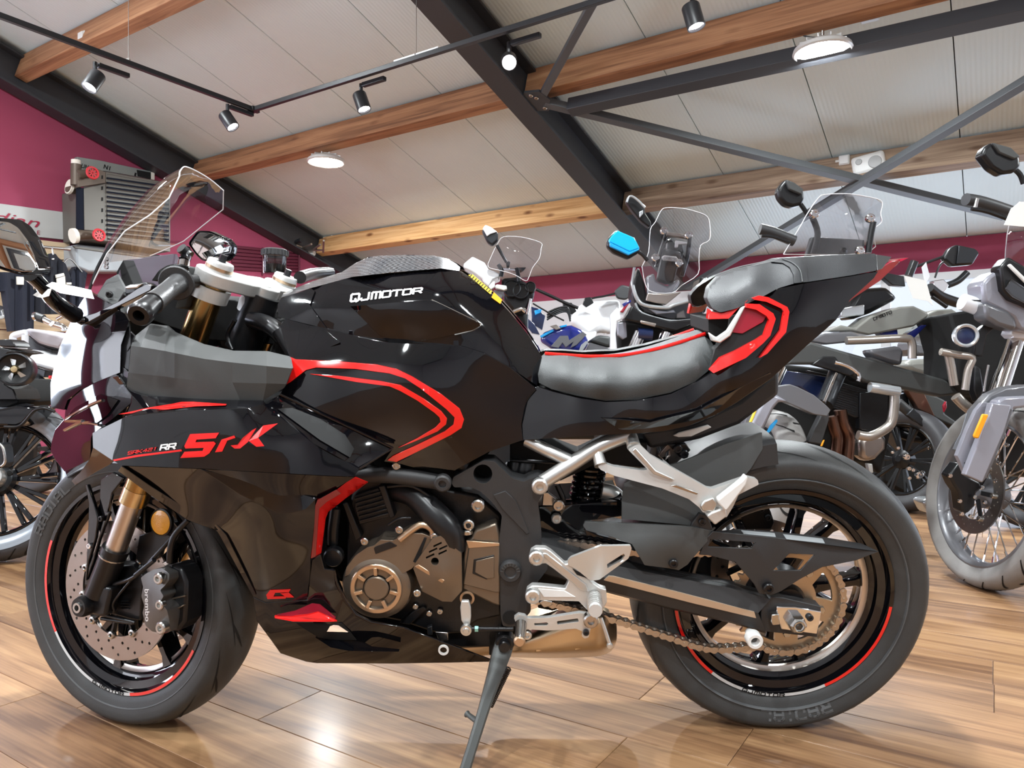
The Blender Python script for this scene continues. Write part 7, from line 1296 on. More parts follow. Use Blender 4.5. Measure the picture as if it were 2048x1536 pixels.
b.p('centre_module', 'Q8', [665, 520, 830, 560, 760, 830, 700, 850, 610, 810], .07, 'matt_grey', .05, bevel=.01); b.p('bright_clip', 'Q8', [775, 455, 880, 470, 880, 490, 800, 490, 795, 520, 770, 520], .08, 'white_plastic', .02); b.p('name_plate', 'Q8', [650, 605, 670, 588, 780, 600, 800, 625, 790, 648, 660, 635], .105, 'white_plastic', .012); letters('plate_lettering', 'CFMOTO', quadmap(b.f, *O('Q8', 672, 606, 780, 618, 776, 632, 668, 622), .105, .002), 'grey_text', t, I4, w=.2)
b.p('dash_cowl', 'Q8', [510, 780, 580, 750, 600, 820, 700, 870, 800, 800, 820, 830, 700, 1010, 590, 1000, 520, 960], .06, 'fog_ring', .04, bevel=.01); b.p('cowl_front', 'Q8', [505, 1000, 520, 930, 700, 940, 830, 920, 720, 1010, 690, 1035, 590, 1020], .09, 'disc_steel', .03)
b.p('headlamp_unit', 'Q8', [380, 940, 400, 800, 440, 690, 500, 850, 520, 990, 700, 1050, 850, 1000, 960, 960, 1000, 780, 1120, 830, 1080, 960, 1050, 1100, 940, 1170, 720, 1180, 470, 1110, 410, 1030], .05, 'satin_black', .14, bevel=.012)
b.p('headlamp_lens', 'Q8', [420, 1000, 480, 1060, 690, 1085, 780, 1050, 930, 1000, 1030, 1060, 1020, 1130, 930, 1165, 730, 1165, 500, 1100], .085, 'lamp_glass', .03); b.p('lamp_chrome', 'Q8', [520, 1070, 700, 1095, 760, 1080, 780, 1110, 600, 1125], .075, 'chrome', .02); b.p('lamp_chrome', 'Q8', [780, 1120, 850, 1080, 870, 1160, 780, 1160], .075, 'disc_steel', .02)
b.tb('lamp_outline', 'Q8', [385, 860, 420, 970, 490, 1040, 690, 1065, 760, 1040, 960, 985], .09, .009, 'fog_ring'); b.tb('lamp_outline', 'Q8', [410, 1020, 470, 1112, 720, 1182, 940, 1172], .08, .006, 'fog_ring'); b.p('side_flap', 'Q8', [890, 950, 1040, 790, 1075, 800, 950, 940], .1, 'fog_ring', .01); b.p('side_flap', 'Q8', [930, 960, 980, 900, 990, 905, 945, 965], .1, 'fog_ring', .01); b.tb('lamp_trim', 'Q8', [400, 700, 380, 830, 385, 880], .07, .006, 'fog_ring')
b.p('beak', 'Q8', [310, 1170, 380, 1040, 470, 1115, 720, 1185, 1000, 1160, 1060, 1170, 780, 1280, 560, 1230, 460, 1200, 400, 1190], .1, 'satin_black', .1, bevel=.012); b.p('beak_light', 'Q8', [455, 1175, 600, 1205, 590, 1240, 460, 1205], .21, 'disc_steel', .01)
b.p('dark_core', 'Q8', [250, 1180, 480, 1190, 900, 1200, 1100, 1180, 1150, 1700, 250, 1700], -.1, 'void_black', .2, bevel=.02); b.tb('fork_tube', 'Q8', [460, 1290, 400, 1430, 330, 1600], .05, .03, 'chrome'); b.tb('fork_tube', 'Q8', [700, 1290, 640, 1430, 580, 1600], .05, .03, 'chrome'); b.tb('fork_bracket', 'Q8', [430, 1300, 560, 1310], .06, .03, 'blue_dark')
b.p('side_guard', 'Q8', [185, 1130, 230, 1080, 330, 1050, 310, 1160, 250, 1190, 235, 1300, 250, 1470, 185, 1470, 190, 1300], .12, 'white_haze', .04, bevel=.008); b.p('pink_panel', 'Q8', [248, 1200, 330, 1190, 335, 1330, 300, 1350, 250, 1310], .02, 'lilac_grey', .03); b.p('red_trim', 'Q8', [270, 1100, 320, 1040, 370, 1000, 300, 1110], .14, 'dark_red', .02); b.p('blue_trim', 'Q8', [290, 1030, 370, 990, 375, 1010, 310, 1060], .14, 'blue_paint', .02)
finish(box_bm((.05, .9, .6), (.35, 1.2, .6)), 'body', 'dark_engine', t, bevel=.05); mr, _, _, _ = wm_heading((.1, 1.45, 0), .32, (.1, -1), R(10)); wheel_parts(t, mr, .32, .15, .22, 'wheel_rubber', 'cast')
# ---------------------------------------------------------------- white machine behind with the dark blue M tank
b = BB('naked_motorcycle', 'dark blue motorcycle with a grey letter on its tank beyond the rider seat', .39, 5.65); t = b.t
b.p('tank', 'M6', [1140, 720, 1220, 660, 1400, 590, 1560, 575, 1680, 630, 1750, 720, 1790, 800, 1740, 880, 1700, 940, 1500, 930, 1300, 880, 1180, 800], .1, 'blue_paint', .3, bevel=.05, bseg=4); b.p('cyan_stripe', 'M6', [1150, 715, 1310, 632, 1340, 650, 1170, 742], .11, 'cyan_paint', .02); b.p('cyan_stripe', 'M6', [1400, 590, 1500, 568, 1490, 595, 1420, 612], .11, 'cyan_paint', .02)
b.p('tank_letter_m', 'M6', [1290, 850, 1410, 715, 1510, 712, 1525, 770, 1700, 660, 1750, 700, 1620, 830, 1540, 870, 1580, 790, 1480, 860, 1440, 800, 1390, 870], .115, 'grey_paint', .012, bevel=.001); b.p('tank_letter_mark', 'M6', [1640, 930, 1680, 830, 1740, 780, 1770, 790, 1700, 900, 1700, 940], .115, 'fog_ring', .012, bevel=.001); b.p('cap', 'M6', [1280, 590, 1360, 570, 1420, 620, 1360, 640], .12, 'silver_bar', .03)
b.p('seat', 'M6', [1780, 780, 1900, 700, 2060, 720, 2060, 870], .05, 'seat_vinyl', .25, bevel=.02); b.p('tail_panel', 'M6', [1740, 900, 1790, 800, 2060, 875, 2060, 960, 1760, 960], .04, 'grey_paint', .2)
b.tb('handlebar', 'M6', [1100, 120, 1300, 210, 1470, 290, 1640, 360], .2, .012, 'satin_black'); b.p('clutch_perch', 'M6', [1440, 290, 1560, 290, 1620, 400, 1560, 440, 1470, 380], .2, 'satin_black', .05)
for i in range(4): b.tb('cable', 'M6', [1240, 420+i*30, 1380, 360+i*22, 1500, 350+i*20, 1540, 440+i*30], .22, .007, ('satin_black', 'dark_metal')[i % 2])
b.tb('brake_line', 'M6', [1060, 300, 1300, 440, 1460, 520], .24, .006, 'satin_black'); b.p('blue_frame', 'M6', [1040, 340, 1120, 360, 1220, 460, 1180, 640, 1050, 560], .1, 'blue_dark', .1); b.p('radiator_side', 'M6', [930, 440, 1080, 560, 1150, 700, 1050, 680, 960, 560], .12, 'blue_dark', .1); b.p('frame_highlight', 'M6', [1080, 390, 1180, 370, 1160, 420, 1090, 450], .205, 'cyan_paint', .01)
finish(box_bm((.1, 0, .55), (.5, .3, .45)), 'engine', 'dark_engine', t, bevel=.04)
for dx in (-.62, .72): mr, _, _, _ = wm_heading((dx, .05, 0), .30, (-1, .1), R(8)); wheel_parts(t, mr, .30, .14, .21, 'wheel_rubber', 'cast')
b = BB('scrambler_motorcycle', 'white motorcycle with small clear screen and round dials behind the tank', -.02, 4.15); t = b.t
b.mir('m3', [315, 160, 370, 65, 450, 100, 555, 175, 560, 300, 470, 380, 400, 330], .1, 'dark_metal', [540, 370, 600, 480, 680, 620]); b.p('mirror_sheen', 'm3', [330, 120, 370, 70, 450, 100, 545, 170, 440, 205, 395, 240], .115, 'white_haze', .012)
so, sf_ = b.scr('m3', [410, 640, 500, 440, 560, 330, 640, 245, 900, 250, 1180, 330, 1185, 420, 1160, 560, 1060, 700, 1010, 830, 960, 890, 800, 800, 600, 740, 430, 700], .1, .02)
b.p('white_tank_bag', 'm3', [50, 640, 180, 530, 360, 620, 420, 720, 580, 780, 580, 830, 480, 870, 420, 980, 330, 900, 320, 860, 180, 760, 50, 700], .05, 'white_paint', .2, bevel=.03, bseg=3); b.p('white_clip', 'm3', [415, 970, 480, 900, 510, 890, 510, 980, 450, 1020], .16, 'white_plastic', .03)
b.p('dial_cluster', 'm3', [600, 850, 830, 830, 1000, 930, 1100, 1010, 1080, 1120, 980, 1350, 800, 1390, 640, 1170], .0, 'satin_black', .15, bevel=.02)
for x, y, r in ((890, 1040, .045), (760, 1000, .05), (1030, 980, .03)):
    o_ = b.f.p(*O('m3', x, y)[0], .03); d_ = finish(lathe_bm([(r*.85, .004), (r*.9, .01), (r, .008), (r, -.03), (0, -.03)], axis_m(o_, (0, -1, .2)), 24), 'dial', 'dark_metal', t, I4); finish(lathe_bm([(0, .003), (r*.86, .003)], axis_m(o_, (0, -1, .2)), 24), 'dial_face', 'gloss_black', d_, I4)
b.p('white_box', 'm3', [510, 960, 540, 940, 680, 960, 690, 1010, 640, 1030, 520, 1000], .12, 'white_plastic', .05); b.p('grey_pod', 'm3', [490, 1020, 640, 1040, 620, 1150, 560, 1140], .1, 'grey_paint', .05); b.p('dial_bar', 'm3', [600, 690, 830, 710, 840, 760, 620, 740], .05, 'chrome', .03); b.tb('screen_arm', 'm3', [830, 700, 850, 800, 860, 900], .05, .012, 'dark_metal'); b.tb('screen_arm', 'm3', [560, 650, 610, 740, 600, 830], .05, .012, 'dark_metal'); b.p('phone_mount', 'm3', [860, 690, 970, 690, 930, 740, 880, 770], .04, 'dark_metal', .03); b.p('mirror_clamp', 'm3', [670, 590, 735, 610, 720, 690, 680, 690], .06, 'dark_metal', .03)
b.tb('chrome_edge', 'm3', [780, 1340, 900, 1300, 960, 1340], .06, .012, 'chrome'); b.tb('chrome_edge', 'm3', [1030, 1150, 1010, 1250, 980, 1380], .04, .008, 'chrome'); b.p('lower_body', 'm3', [600, 1160, 1000, 1160, 1000, 1700, 500, 1700], -.1, 'dark_engine', .25, bevel=.03)
finish(box_bm((0, .3, .5), (.35, .9, .5)), 'engine', 'dark_engine', t, bevel=.04); mr, _, _, _ = wm_heading((0, -.2, 0), .30, (.1, -1), R(8)); wheel_parts(t, mr, .30, .12, .22, 'wheel_rubber', 'cast'); mr, _, _, _ = wm_heading((.1, .95, 0), .30, (.1, -1), R(8)); wheel_parts(t, mr, .30, .14, .22, 'wheel_rubber', 'cast')
# white machine between, seen only as a bright bonnet
b = BB('white_motorcycle', 'white faired motorcycle with grey handguard beside the blue mirror machine', 1.0, 6.65); t = b.t
b.p('white_fairing', 'b4', [880, 900, 930, 800, 1000, 760, 1240, 740, 1230, 900, 1180, 990, 1100, 960, 1010, 1010, 940, 950], .1, 'white_paint', .3, bevel=.05, bseg=3); b.mir('b4', [1190, 690, 1240, 645, 1305, 660, 1310, 720, 1270, 750, 1210, 740], .25, 'grip_dark', [1200, 705, 1120, 725, 1060, 735, 1000, 750]); b.p('lever_block', 'b4', [975, 780, 990, 735, 1030, 730, 1050, 770, 1000, 800], .3, 'satin_black', .05); b.p('paper_tag', 'b4', [1030, 800, 1060, 760, 1100, 860, 1110, 880, 990, 830], .4, 'paper', .002, bevel=0); b.p('side_cover', 'b4', [940, 950, 1080, 960, 1000, 1110, 960, 1100], .1, 'white_paint', .2, bevel=.03)
finish(box_bm((0, .2, .5), (.35, .9, .6)), 'engine', 'dark_engine', t, bevel=.04); mr, _, _, _ = wm_heading((0, -.3, 0), .30, (.1, -1), R(8)); wheel_parts(t, mr, .30, .12, .22, 'wheel_rubber', 'cast'); mr, _, _, _ = wm_heading((.1, 1.0, 0), .30, (.1, -1), R(8)); wheel_parts(t, mr, .30, .14, .22, 'wheel_rubber', 'cast')
# ---------------------------------------------------------------- left: black cruiser
b = BB('cruiser_motorcycle', 'black cruiser with many-spoked front wheel and round bladed lamp at the left edge', -2.10, 3.12); t = b.t
nn = Vector((.22, -.93, .24)).normalized(); cc = b.f.p(3, 960, 0); am_ = axis_m(cc, nn); ty, rim = wheel_parts(t, am_, .335, .15, .238, 'wheel_rubber', 'cast', n=13, m_r='gloss_black', tread=34)
finish(lathe_bm([(.242, .056), (.25, .064), (.285, .0745), (.298, .0735)], am_, 64), 'sidewall_sheen_band', 'sheen_blue' if 'sheen_blue' in MATS else mat('sheen_blue', (.30, .33, .37), .22, metal=.3) and 'sheen_blue', ty, I4)  # bluish reflection on the tyre wall, put into the colour of this band
finish(lathe_bm([(.025, .10), (.030, .11), (.042, .11), (.046, .10), (.046, .05), (0, .05), (0, .095), (.02, .10)], am_, 32), 'axle_cap', 'silver', rim, I4); finish(lathe_bm([(0, .07), (.045, .068), (.062, .058), (.07, .03)], am_, 32), 'hub_plate', 'dark_metal', rim, I4)
for k in range(5): a = R(20)+k*R(72); finish(lathe_bm([(0, .074), (.011, .073), (.011, .06)], am_ @ Matrix.Translation((.055*math.cos(a), .055*math.sin(a), -.006)), 14), 'hub_hole', 'void_black', rim, I4)
b.p('mudguard', 'l1', [-300, 180, 0, 165, 120, 140, 230, 140, 330, 155, 300, 190, 200, 300, 140, 325, 0, 320, -300, 340], .12, 'gloss_black', .14, bevel=.03, bseg=3); b.tb('mudguard_bead', 'l1', [40, 322, 145, 322, 210, 285, 290, 190, 340, 165, 400, 160, 480, 190], .13, .006, 'satin_black'); b.p('caliper', 'l1', [-60, 470, 10, 465, 35, 510, 50, 640, 20, 690, -60, 690], .2, 'dark_metal', .06, bevel=.01); b.tb('caliper_edge', 'l1', [0, 475, 30, 515, 45, 630, 10, 670], .235, .005, 'steel')
o_ = b.f.p(*O('l2', 225, 1065)[0], .15); d_ = Vector((.35, -1, .05)); lam = finish(lathe_bm([(0, -.12), (.05, -.12), (.066, -.06), (.068, .0), (.066, .012), (.060, .012), (.057, .0), (.0, -.02)], axis_m(o_, d_), 40), 'round_lamp', 'satin_black', t, I4)
lm2 = axis_m(o_, d_)
finish(lathe_bm([(.058, .002), (.0615, .014), (.066, .013)], lm2, 40), 'lamp_bezel', 'dark_metal', lam, I4)
for k in range(5):
    a = R(100)+k*R(72); finish(bmv([lm2 @ Vector((r*math.cos(a+q), r*math.sin(a+q), z)) for r, q, z in ((.018, -.25, .0), (.054, -.26, -.012), (.055, .2, -.006), (.018, .3, .004))]+[lm2 @ Vector((r*math.cos(a+q), r*math.sin(a+q), z-.006)) for r, q, z in ((.018, -.25, .0), (.054, -.26, -.012), (.055, .2, -.006), (.018, .3, .004))], [(0, 1, 2, 3), (7, 6, 5, 4), (0, 1, 5, 4), (1, 2, 6, 5), (2, 3, 7, 6), (3, 0, 4, 7)]), 'lamp_blade', 'fog_ring', lam, I4)
finish(lathe_bm([(0, .012), (.012, .01), (.018, .0), (.018, -.02)], lm2, 20), 'lamp_centre', 'gold_light', lam, I4)
b.p('lamp_body', 'l2', [-200, 700, 0, 720, 250, 770, 330, 800, 120, 820, 40, 900, 20, 1100, 60, 1300, 200, 1370, 240, 1460, 270, 1540, -200, 1540], .04, 'satin_black', .16, bevel=.02); b.p('brake_parts', 'l2', [-50, 610, 130, 600, 200, 640, 240, 720, 0, 715], .05, 'satin_black', .1); b.p('dark_body', 'l1', [-300, -100, 60, -100, 160, 60, 160, 110, 60, 150, -300, 200], .0, 'void_black', .3)
finish(box_bm((-.5, .35, .5), (.7, .3, .4), Matrix.Rotation(R(-20), 3, 'Z')), 'engine', 'dark_engine', t, bevel=.04)
# ---------------------------------------------------------------- left, further back: white machine with grey seat
b = BB('white_motorcycle', 'white motorcycle with grey saddle and silver bars behind the round cruiser lamp', -2.75, 4.75); t = b.t
b.p('saddle', 'l2', [340, 460, 430, 435, 700, 480, 880, 530, 1000, 580, 950, 700, 900, 750, 700, 700, 580, 660, 480, 580, 400, 510], .1, 'saddle_grey' if 'saddle_grey' in MATS else mat('saddle_grey', (.38, .35, .37), .45) and 'saddle_grey', .3, bevel=.05, bseg=3); b.p('white_tank', 'l2', [370, 820, 480, 755, 640, 780, 760, 830, 1000, 860, 1000, 1060, 900, 1110, 700, 1060, 430, 990], .1, 'white_paint', .3, bevel=.05, bseg=3); b.p('lower_white', 'l2', [250, 1390, 430, 1230, 600, 1340, 480, 1360], .05, 'white_paint', .2, bevel=.02); b.p('white_side', 'l2', [620, 1260, 800, 1200, 1000, 1200, 1000, 1400, 680, 1480], .05, 'white_paint', .2, bevel=.02); b.p('crankcase', 'l2', [270, 1440, 480, 1440, 480, 1560, 270, 1560], .05, 'fog_ring', .2, bevel=.02)
b.tb('grab_rail', 'l2', [400, 500, 260, 530, 200, 570, 230, 680, 270, 760, 340, 770, 380, 700, 385, 540], .14, .020, 'white_haze', sub=3); b.p('seat_support', 'l2', [410, 540, 580, 670, 800, 760, 800, 830, 600, 780, 420, 760], .03, 'satin_black', .2); b.p('trim_line', 'l2', [440, 990, 760, 1085, 760, 1105, 440, 1010], .12, 'satin_black', .02); b.p('shock', 'l2', [430, 1110, 500, 1130, 620, 1240, 660, 1440, 600, 1480, 500, 1300], .14, 'dark_metal', .08, bevel=.02); b.tb('shock_rod', 'l2', [445, 1190, 520, 1310, 585, 1400], .17, .012, 'chrome'); b.p('side_bits', 'l2', [460, 1010, 700, 1080, 680, 1190, 520, 1160], .1, 'dark_metal', .08); b.p('red_button', 'l2', [740, 1160, 775, 1160, 770, 1210, 740, 1210], .12, 'red_text', .03)
b.tb('grip', 'l2', [530, 245, 600, 270, 670, 290], .2, .026, 'grip_dark'); b.tb('grip_cap', 'l2', [525, 255, 560, 250], .21, .026, 'chrome'); b.tb('handlebar', 'l2', [660, 290, 800, 360, 960, 410, 1000, 460], .2, .018, 'chrome'); b.p('brake_cylinder', 'l2', [740, 380, 790, 320, 850, 330, 830, 380, 780, 415], .22, 'chrome', .05); b.tb('lever', 'l2', [880, 300, 950, 260, 1000, 230, 990, 180], .22, .012, 'chrome'); b.p('lower_frame', 'l2', [280, 1350, 620, 1440, 620, 1600, 280, 1600], -.1, 'dark_engine', .2)
finish(box_bm((.2, .3, .45), (.8, .35, .4)), 'engine', 'dark_engine', t, bevel=.04)
for dx in (-.5, .85): mr, _, _, _ = wm_heading((dx, .3, 0), .31, (1, -.15), R(-8)); wheel_parts(t, mr, .31, .14, .22, 'wheel_rubber', 'cast')
# ================================================================= things on the crimson gable wall
LW = Fr(RM @ Matrix.Translation((AL, 0, 0)) @ Matrix.Rotation(R(90), 4, 'Z'))   # local x runs along the wall (towards the eave), y into the wall, v out of the wall
def lw_thing(name, label, cat, px, py, v=0, group=None):
    p = LW.p(px, py, v); M = LW.M @ Matrix.Translation((p.x, 0, p.z)); t = thing(name, label, cat, M, group); return t, Fr(M)
mat('sign_grey', s2l(178, 178, 176), .5); mat('sign_red', s2l(150, 35, 60), .5); mat('heater_grey', s2l(96, 92, 86), .5, metal=.2); mat('heater_dark', (.010, .012, .020), .8, spec=.1); mat('foil_grey', s2l(150, 156, 152), .35, metal=.4); mat('valve_red', (.55, .03, .04), .4); mat('pipe_brown', s2l(96, 84, 74), .5, metal=.3)
mat('cloth_black', (.010, .011, .018), .85, bump=.4, bscale=120); mat('cloth_navy', (.012, .014, .026), .85, bump=.4, bscale=120); mat('hi_vis', (.55, .80, .02), .6); mat('cloth_cream', (.70, .66, .58), .8); mat('duct_grey', s2l(150, 154, 158), .5); mat('grid_red', s2l(86, 22, 42), .6)
t, f = lw_thing('wall_sign', 'grey board sign with crimson script lettering at the left edge', 'sign', 40, 440)
skin('board', [(-120, 392), (0, 407), (142, 426), (143, 481), (0, 466), (-120, 453)], .03, 'sign_grey', t, f, th=.03, step=None, bevel=.004)
def sign_text(s, tl, tr, bl, m, sh, name, sp_=1):
    o = fonttext(name, s, 1, m, t, I4, shear=sh, ext=0, spacing=sp_); me = o.data; x0 = min(v.co.x for v in me.vertices); x1 = max(v.co.x for v in me.vertices); y1 = .72
    a, b_, c = f.p(*tl, .036), f.p(*tr, .036), f.p(*bl, .036)
    for v in me.vertices:
        x = (v.co.x-x0)/(x1-x0); y = 1-v.co.y/y1; v.co = a+(b_-a)*x+(c-a)*y
sign_text('Indian', (-62, 412), (80, 436), (-62, 433), 'sign_red', .35, 'script_lettering'); sign_text('MOTORCYCLE', (-62, 448), (80, 461), (-62, 457), 'sign_red', 0, 'small_lettering', 1.6)
# heater
t, f = lw_thing('heater_unit', 'grey wall-hung warm air heater with black louvres under the rafter', 'heater', 240, 420)
skin('case', O('p7', 215, 450, 470, 390, 470, 250, 1140, 370, 1240, 380, 1240, 1205, 940, 1145, 470, 1080, 230, 1050), .45, 'heater_grey', t, f, th=.43, step=None, bevel=.01)
skin('side_panel', O('p7', 225, 455, 465, 402, 470, 960, 230, 945), .458, 'heater_grey', t, f, th=.01, step=None, bevel=.003); skin('top_header', O('p7', 150, 440, 150, 240, 380, 220, 480, 260, 480, 390), .46, 'pipe_brown', t, f, th=.05, step=None, bevel=.004); skin('louvre_frame', O('p7', 480, 262, 1245, 395, 1245, 1205, 500, 1075), .455, 'heater_grey', t, f, th=.02, step=None, bevel=.003, holes=[O('p7', 498, 285, 1228, 412, 1228, 1170, 505, 1040)]); bk = skin('grille_back', O('p7', 490, 275, 1235, 400, 1235, 1185, 500, 1050), .44, 'heater_dark', t, f, th=.01, step=None, bevel=0)
for i in range(13):
    y0 = 320+i*55; skin('louvre', O('p7', 500, y0, 1230, y0+105-i*3, 1230, y0+130-i*3, 500, y0+22), .468, 'heater_dark' if i % 1 == 0 else 'heater_grey', t, f, th=.02, step=None, bevel=.002); skin('louvre_lip', O('p7', 500, y0+22, 1230, y0+130-i*3, 1230, y0+133-i*3, 500, y0+24), .47, 'pipe_brown', t, f, th=.008, step=None, bevel=0)
for i in range(6): skin('vent_slot', O('p7', 430, 300+i*130, 450, 298+i*130, 450, 340+i*130, 430, 344+i*130), .4605, 'void_black', t, f, th=.004, step=None, bevel=0)
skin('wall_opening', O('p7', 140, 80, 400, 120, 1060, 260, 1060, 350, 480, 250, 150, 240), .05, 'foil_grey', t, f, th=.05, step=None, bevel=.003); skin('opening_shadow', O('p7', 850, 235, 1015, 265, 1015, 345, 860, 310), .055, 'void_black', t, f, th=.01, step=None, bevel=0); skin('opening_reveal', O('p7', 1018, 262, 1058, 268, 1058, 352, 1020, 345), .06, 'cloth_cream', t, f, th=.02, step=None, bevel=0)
for s_, q in (('UN', (205, 165, 275, 185, 195, 205)), ('NI', (470, 175, 545, 200, 460, 215)), ('I', (820, 268, 860, 280, 812, 300))):
    tl_, tr_, bl_ = O('p7', q[0], q[1], q[2], q[3], q[4], q[5]); A_, B_, C_ = f.p(*tl_, .052), f.p(*tr_, .052), f.p(*bl_, .052)
    letters('foil_print', s_, lambda x, y: A_+(B_-A_)*x+(C_-A_)*(1-y), 'void_black', t, I4, w=.22, wide=.8)
def lt(name, co, v, r, m): return tube(name, [(*q, v) for q in O('p7', *co)], r, m, t, f, sub=3, seg=12)
lt('supply_pipe', (130, 170, 130, 300, 130, 420), .40, .05, 'pipe_brown'); lt('pipe_stub', (130, 120, 130, 180), .40, .045, 'cloth_cream'); lt('pipe_elbow', (40, 430, 90, 450, 140, 430), .3, .06, 'pipe_brown'); lt('supply_pipe', (150, 290, 300, 280), .45, .045, 'pipe_brown'); lt('return_pipe', (110, 1010, 260, 1005, 400, 1000), .42, .055, 'pipe_brown'); lt('pipe_flange', (85, 1015, 130, 1012), .42, .075, 'cloth_cream'); lt('down_pipe', (195, 460, 195, 950), .40, .05, 'heater_dark'); lt('pipe_flange', (40, 430, 70, 440), .3, .075, 'cloth_cream')
for x, y in ((325, 270), (402, 1005)):
    p = f.p(*O('p7', x, y)[0], .56); wh = finish(lathe_bm([(.045, -.01), (.06, -.014), (.066, 0), (.06, .014), (.045, .01)], axis_m(p, NEAR), 28, closed_prof=True), 'valve_wheel', 'valve_red', t, I4)
    for k in range(4): a = k*R(45); finish(bar_bm(p+Vector((.05*math.cos(a), 0, .05*math.sin(a))), p-Vector((.05*math.cos(a), 0, .05*math.sin(a))), .012, .008, (0, 1, 0)), 'wheel_spoke', 'valve_red', t, I4)
    finish(tube_bm([p, p+Vector((0, .14, 0))], .02, 8), 'valve_stem', 'pipe_brown', t, I4)
t, f = lw_thing('duct_cover', 'plain grey metal duct box below the heater', 'duct', 240, 530)
skin('duct_face', O('p7', 130, 1112, 560, 1155, 1250, 1255, 1250, 1380, 700, 1440, 280, 1440, 140, 1380), .30, 'duct_grey', t, f, th=.28, step=None, bevel=.02); skin('duct_lip', O('p7', 90, 1130, 480, 1180, 1240, 1285, 1240, 1310, 480, 1210, 120, 1160), .31, 'heater_grey', t, f, th=.02, step=None, bevel=.004)
# slat board with clothes
t, f = lw_thing('slat_board', 'beige slatted display board behind the hanging clothes', 'display board', 40, 640)
for i in range(8):
    y0 = 470+i*38; skin('slat', [(-120, y0-14-i*1.5), (0, y0), (140, y0+17-i*2.2), (140, y0+51-i*2.2), (0, y0+36), (-120, y0+22-i*1.5)], .05, 'slat_wood', t, f, th=.02, step=None, bevel=.003)
t, f = lw_thing('hanging_rail', 'steel garment rail on the slatted board', 'garment rail', 110, 495)
tube('rail', [(*q, .45) for q in O('p6', 250, 500, 480, 515, 640, 530, 770, 541)], .014, 'steel', t, f, sub=1)
for x, y in ((300, 505), (740, 540)): tube('rail_arm', [(*O('p6', x, y)[0], .45), (*O('p6', x+18, y+2)[0], .075)], .012, 'steel', t, f, sub=1)
def garment(label, c, outline, m, v, th, px, py, name='shirt', hang=None, extra=(), folds=3):
    t, f = lw_thing(name, label, 'shirt', px, py, v, 'clothes hanging on the rail')
    pts = O(c, *outline); cx = sum(p[0] for p in pts)/len(pts); xs = [p[0] for p in pts]; w = max(xs)-min(xs)
    sf = lambda x, y: v+.025*math.sin((x-min(xs))/w*folds*2*math.pi)
    skin('cloth', pts, sf, m, t, f, th=th, step=5, bevel=.006)
    if hang: tube('hanger', [(*q, v+.02) for q in O(c, *hang)], .008, 'steel', t, f, seg=6)
    for nm, co, mm in extra: skin(nm, O(c, *co), v+.04, mm, t, f, th=.02, step=None, bevel=.002)
garment('black long shirt with a small cream hang tag below the left mirror', 'p6', [-300, 800, 60, 790, 300, 800, 380, 1000, 370, 1420, 130, 1440, 60, 1000, -300, 1000], 'cloth_navy', .50, .10, 40, 610, extra=(('hang_tag', [185, 840, 265, 845, 262, 930, 190, 928], 'cloth_cream'),), folds=4)
garment('black polo shirt with cream cuff on the rail', 'p6', [420, 640, 520, 600, 560, 585, 610, 590, 640, 630, 720, 700, 770, 830, 790, 920, 730, 915, 720, 930, 720, 1250, 420, 1250], 'cloth_black', .55, .08, 105, 570, hang=(585, 600, 575, 540, 580, 515), extra=(('cuff', [615, 820, 700, 800, 712, 830, 620, 855], 'cloth_cream'), ('sleeve_lining', [625, 860, 715, 835, 722, 930, 630, 910], 'cloth_cream'), ('cuff', [735, 905, 785, 905, 788, 928, 735, 925], 'cloth_cream'), ('collar_label', [575, 640, 598, 640, 595, 655, 578, 655], 'white_plastic')))
garment('dark jacket on a black hanger right of the polo shirt', 'p6', [790, 790, 830, 730, 880, 750, 960, 800, 940, 900, 900, 1250, 760, 1250, 770, 900], 'cloth_navy', .50, .08, 155, 580, hang=(700, 690, 740, 650, 790, 660, 850, 730, 900, 790), folds=2)
t, f = lw_thing('size_marker', 'lime green size marker hanging on the garment rail', 'tag', 87, 512, .5); skin('marker', O('p6', 420, 590, 515, 585, 528, 620, 490, 660, 425, 625), .66, 'hi_vis', t, f, th=.01, step=None, bevel=.001); letters('size_lettering', 'XXL', lambda x, y: f.p(*O('p6', 438, 615)[0], .672).lerp(f.p(*O('p6', 478, 610)[0], .672), x)+Vector((0, 0, .05*y)), 'void_black', t, I4, w=.25); tube('marker_hook', [(*q, .65) for q in O('p6', 465, 590, 462, 540, 466, 510)], .006, 'steel', t, f, seg=6)
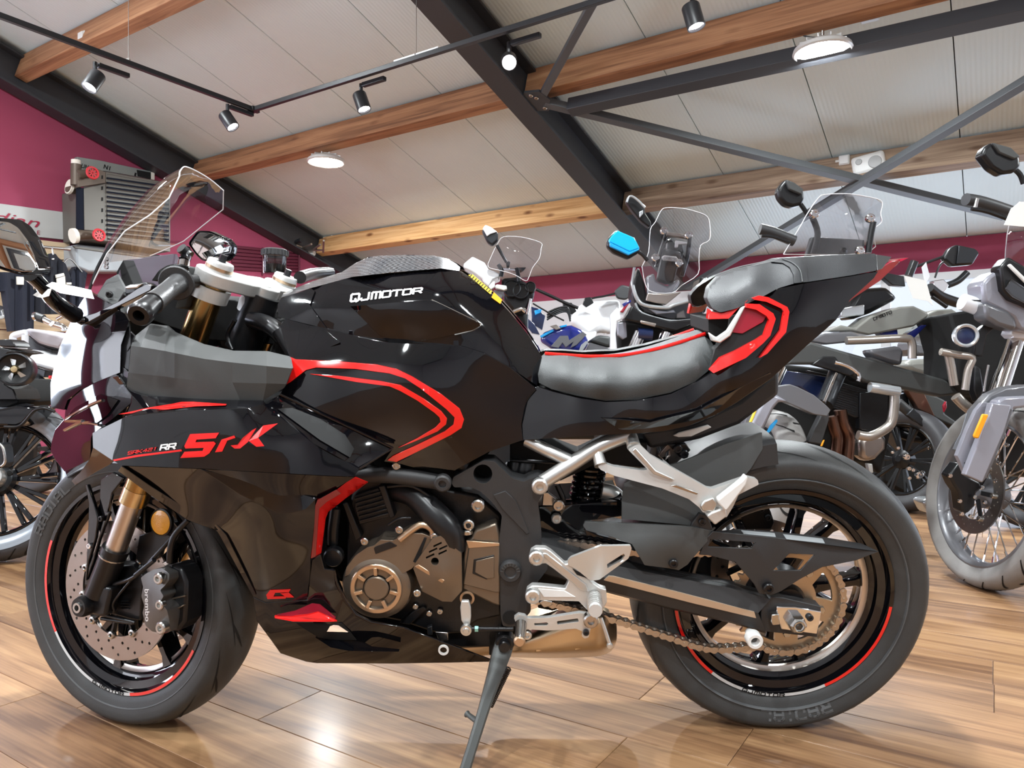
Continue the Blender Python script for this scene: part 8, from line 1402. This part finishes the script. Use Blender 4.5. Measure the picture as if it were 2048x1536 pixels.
t, f = lw_thing('cap', 'blue and white cap on the slatted board at the left edge', 'cap', 5, 620, .1); skin('crown', O('p6', -60, 1160, 0, 1150, 70, 1150, 85, 1230, 60, 1290, -60, 1300), lambda x, y: .30, 'duct_grey', t, f, th=.2, step=None, bevel=.04); skin('peak', O('p6', 20, 1270, 100, 1245, 110, 1262, 30, 1310, -40, 1310), .36, 'white_plastic', t, f, th=.1, step=None, bevel=.01); skin('badge', O('p6', 15, 1210, 60, 1190, 80, 1240, 30, 1265), .315, 'white_plastic', t, f, th=.02, step=None, bevel=.003)
# dark crimson slat panel and cable tray end on the wall
t, f = lw_thing('wall_grid', 'dark crimson horizontal slat panel on the gable wall behind the fork', 'wall panel', 520, 510)
for i in range(7): skin('slat', O('p8', 40, 255+i*62, 560, 310+i*58, 1200, 360+i*52, 1200, 400+i*52, 560, 356+i*58, 40, 305+i*62), .03, 'grid_red', t, f, th=.02, step=None, bevel=.003)
for x in (560, 1180): tube('upright', [(*O('p8', x, 300)[0], .04), (*O('p8', x, 760)[0], .04)], .012, 'grid_red', t, f, sub=1)
p = undroof(634, 500, .25); t = thing('purlin_hanger', 'pale steel bracket and cable sleeve at the wall end of the pine purlin', 'bracket', Matrix.Translation(p)); q0 = lambda x, y: undroof(*O('p8', x, y)[0], .30)-p
for co in ((1180, 350, 1400, 345, 1580, 345), (1420, 330, 1540, 250), (1600, 180, 1590, 380), (1130, 260, 1240, 300, 1390, 240)): finish(tube_bm([q0(co[i], co[i+1]) for i in range(0, len(co), 2)], .014, 8), 'strap', 'silver_bar', t)
finish(tube_bm([q0(1310, 390), q0(1440, 395)], .035, 12), 'sleeve', 'white_plastic', t); finish(tube_bm([q0(1130, 210), q0(1220, 170)], .03, 10), 'conduit_end', 'dark_metal', t)
p = plane_hit(638, 545, RM.to_3x3() @ Vector((0, 1, 0)), B0-.25); t = thing('wall_heater_lamp', 'dark boxed lamp with pale rim in the corner under the pine purlin', 'lamp', Matrix.Translation(p)); ff = Fr(Matrix.Translation(p)); skin('box', O('p8', 1405, 570, 1450, 560, 1650, 720, 1560, 780, 1410, 740), 0, 'satin_black', t, ff, th=.2, step=None, bevel=.01); tube('rim', [(*q, .02) for q in O('p8', 1405, 740, 1405, 580, 1440, 555, 1560, 630, 1650, 730, 1420, 620)], .014, 'white_plastic', t, ff, seg=6, sub=1)
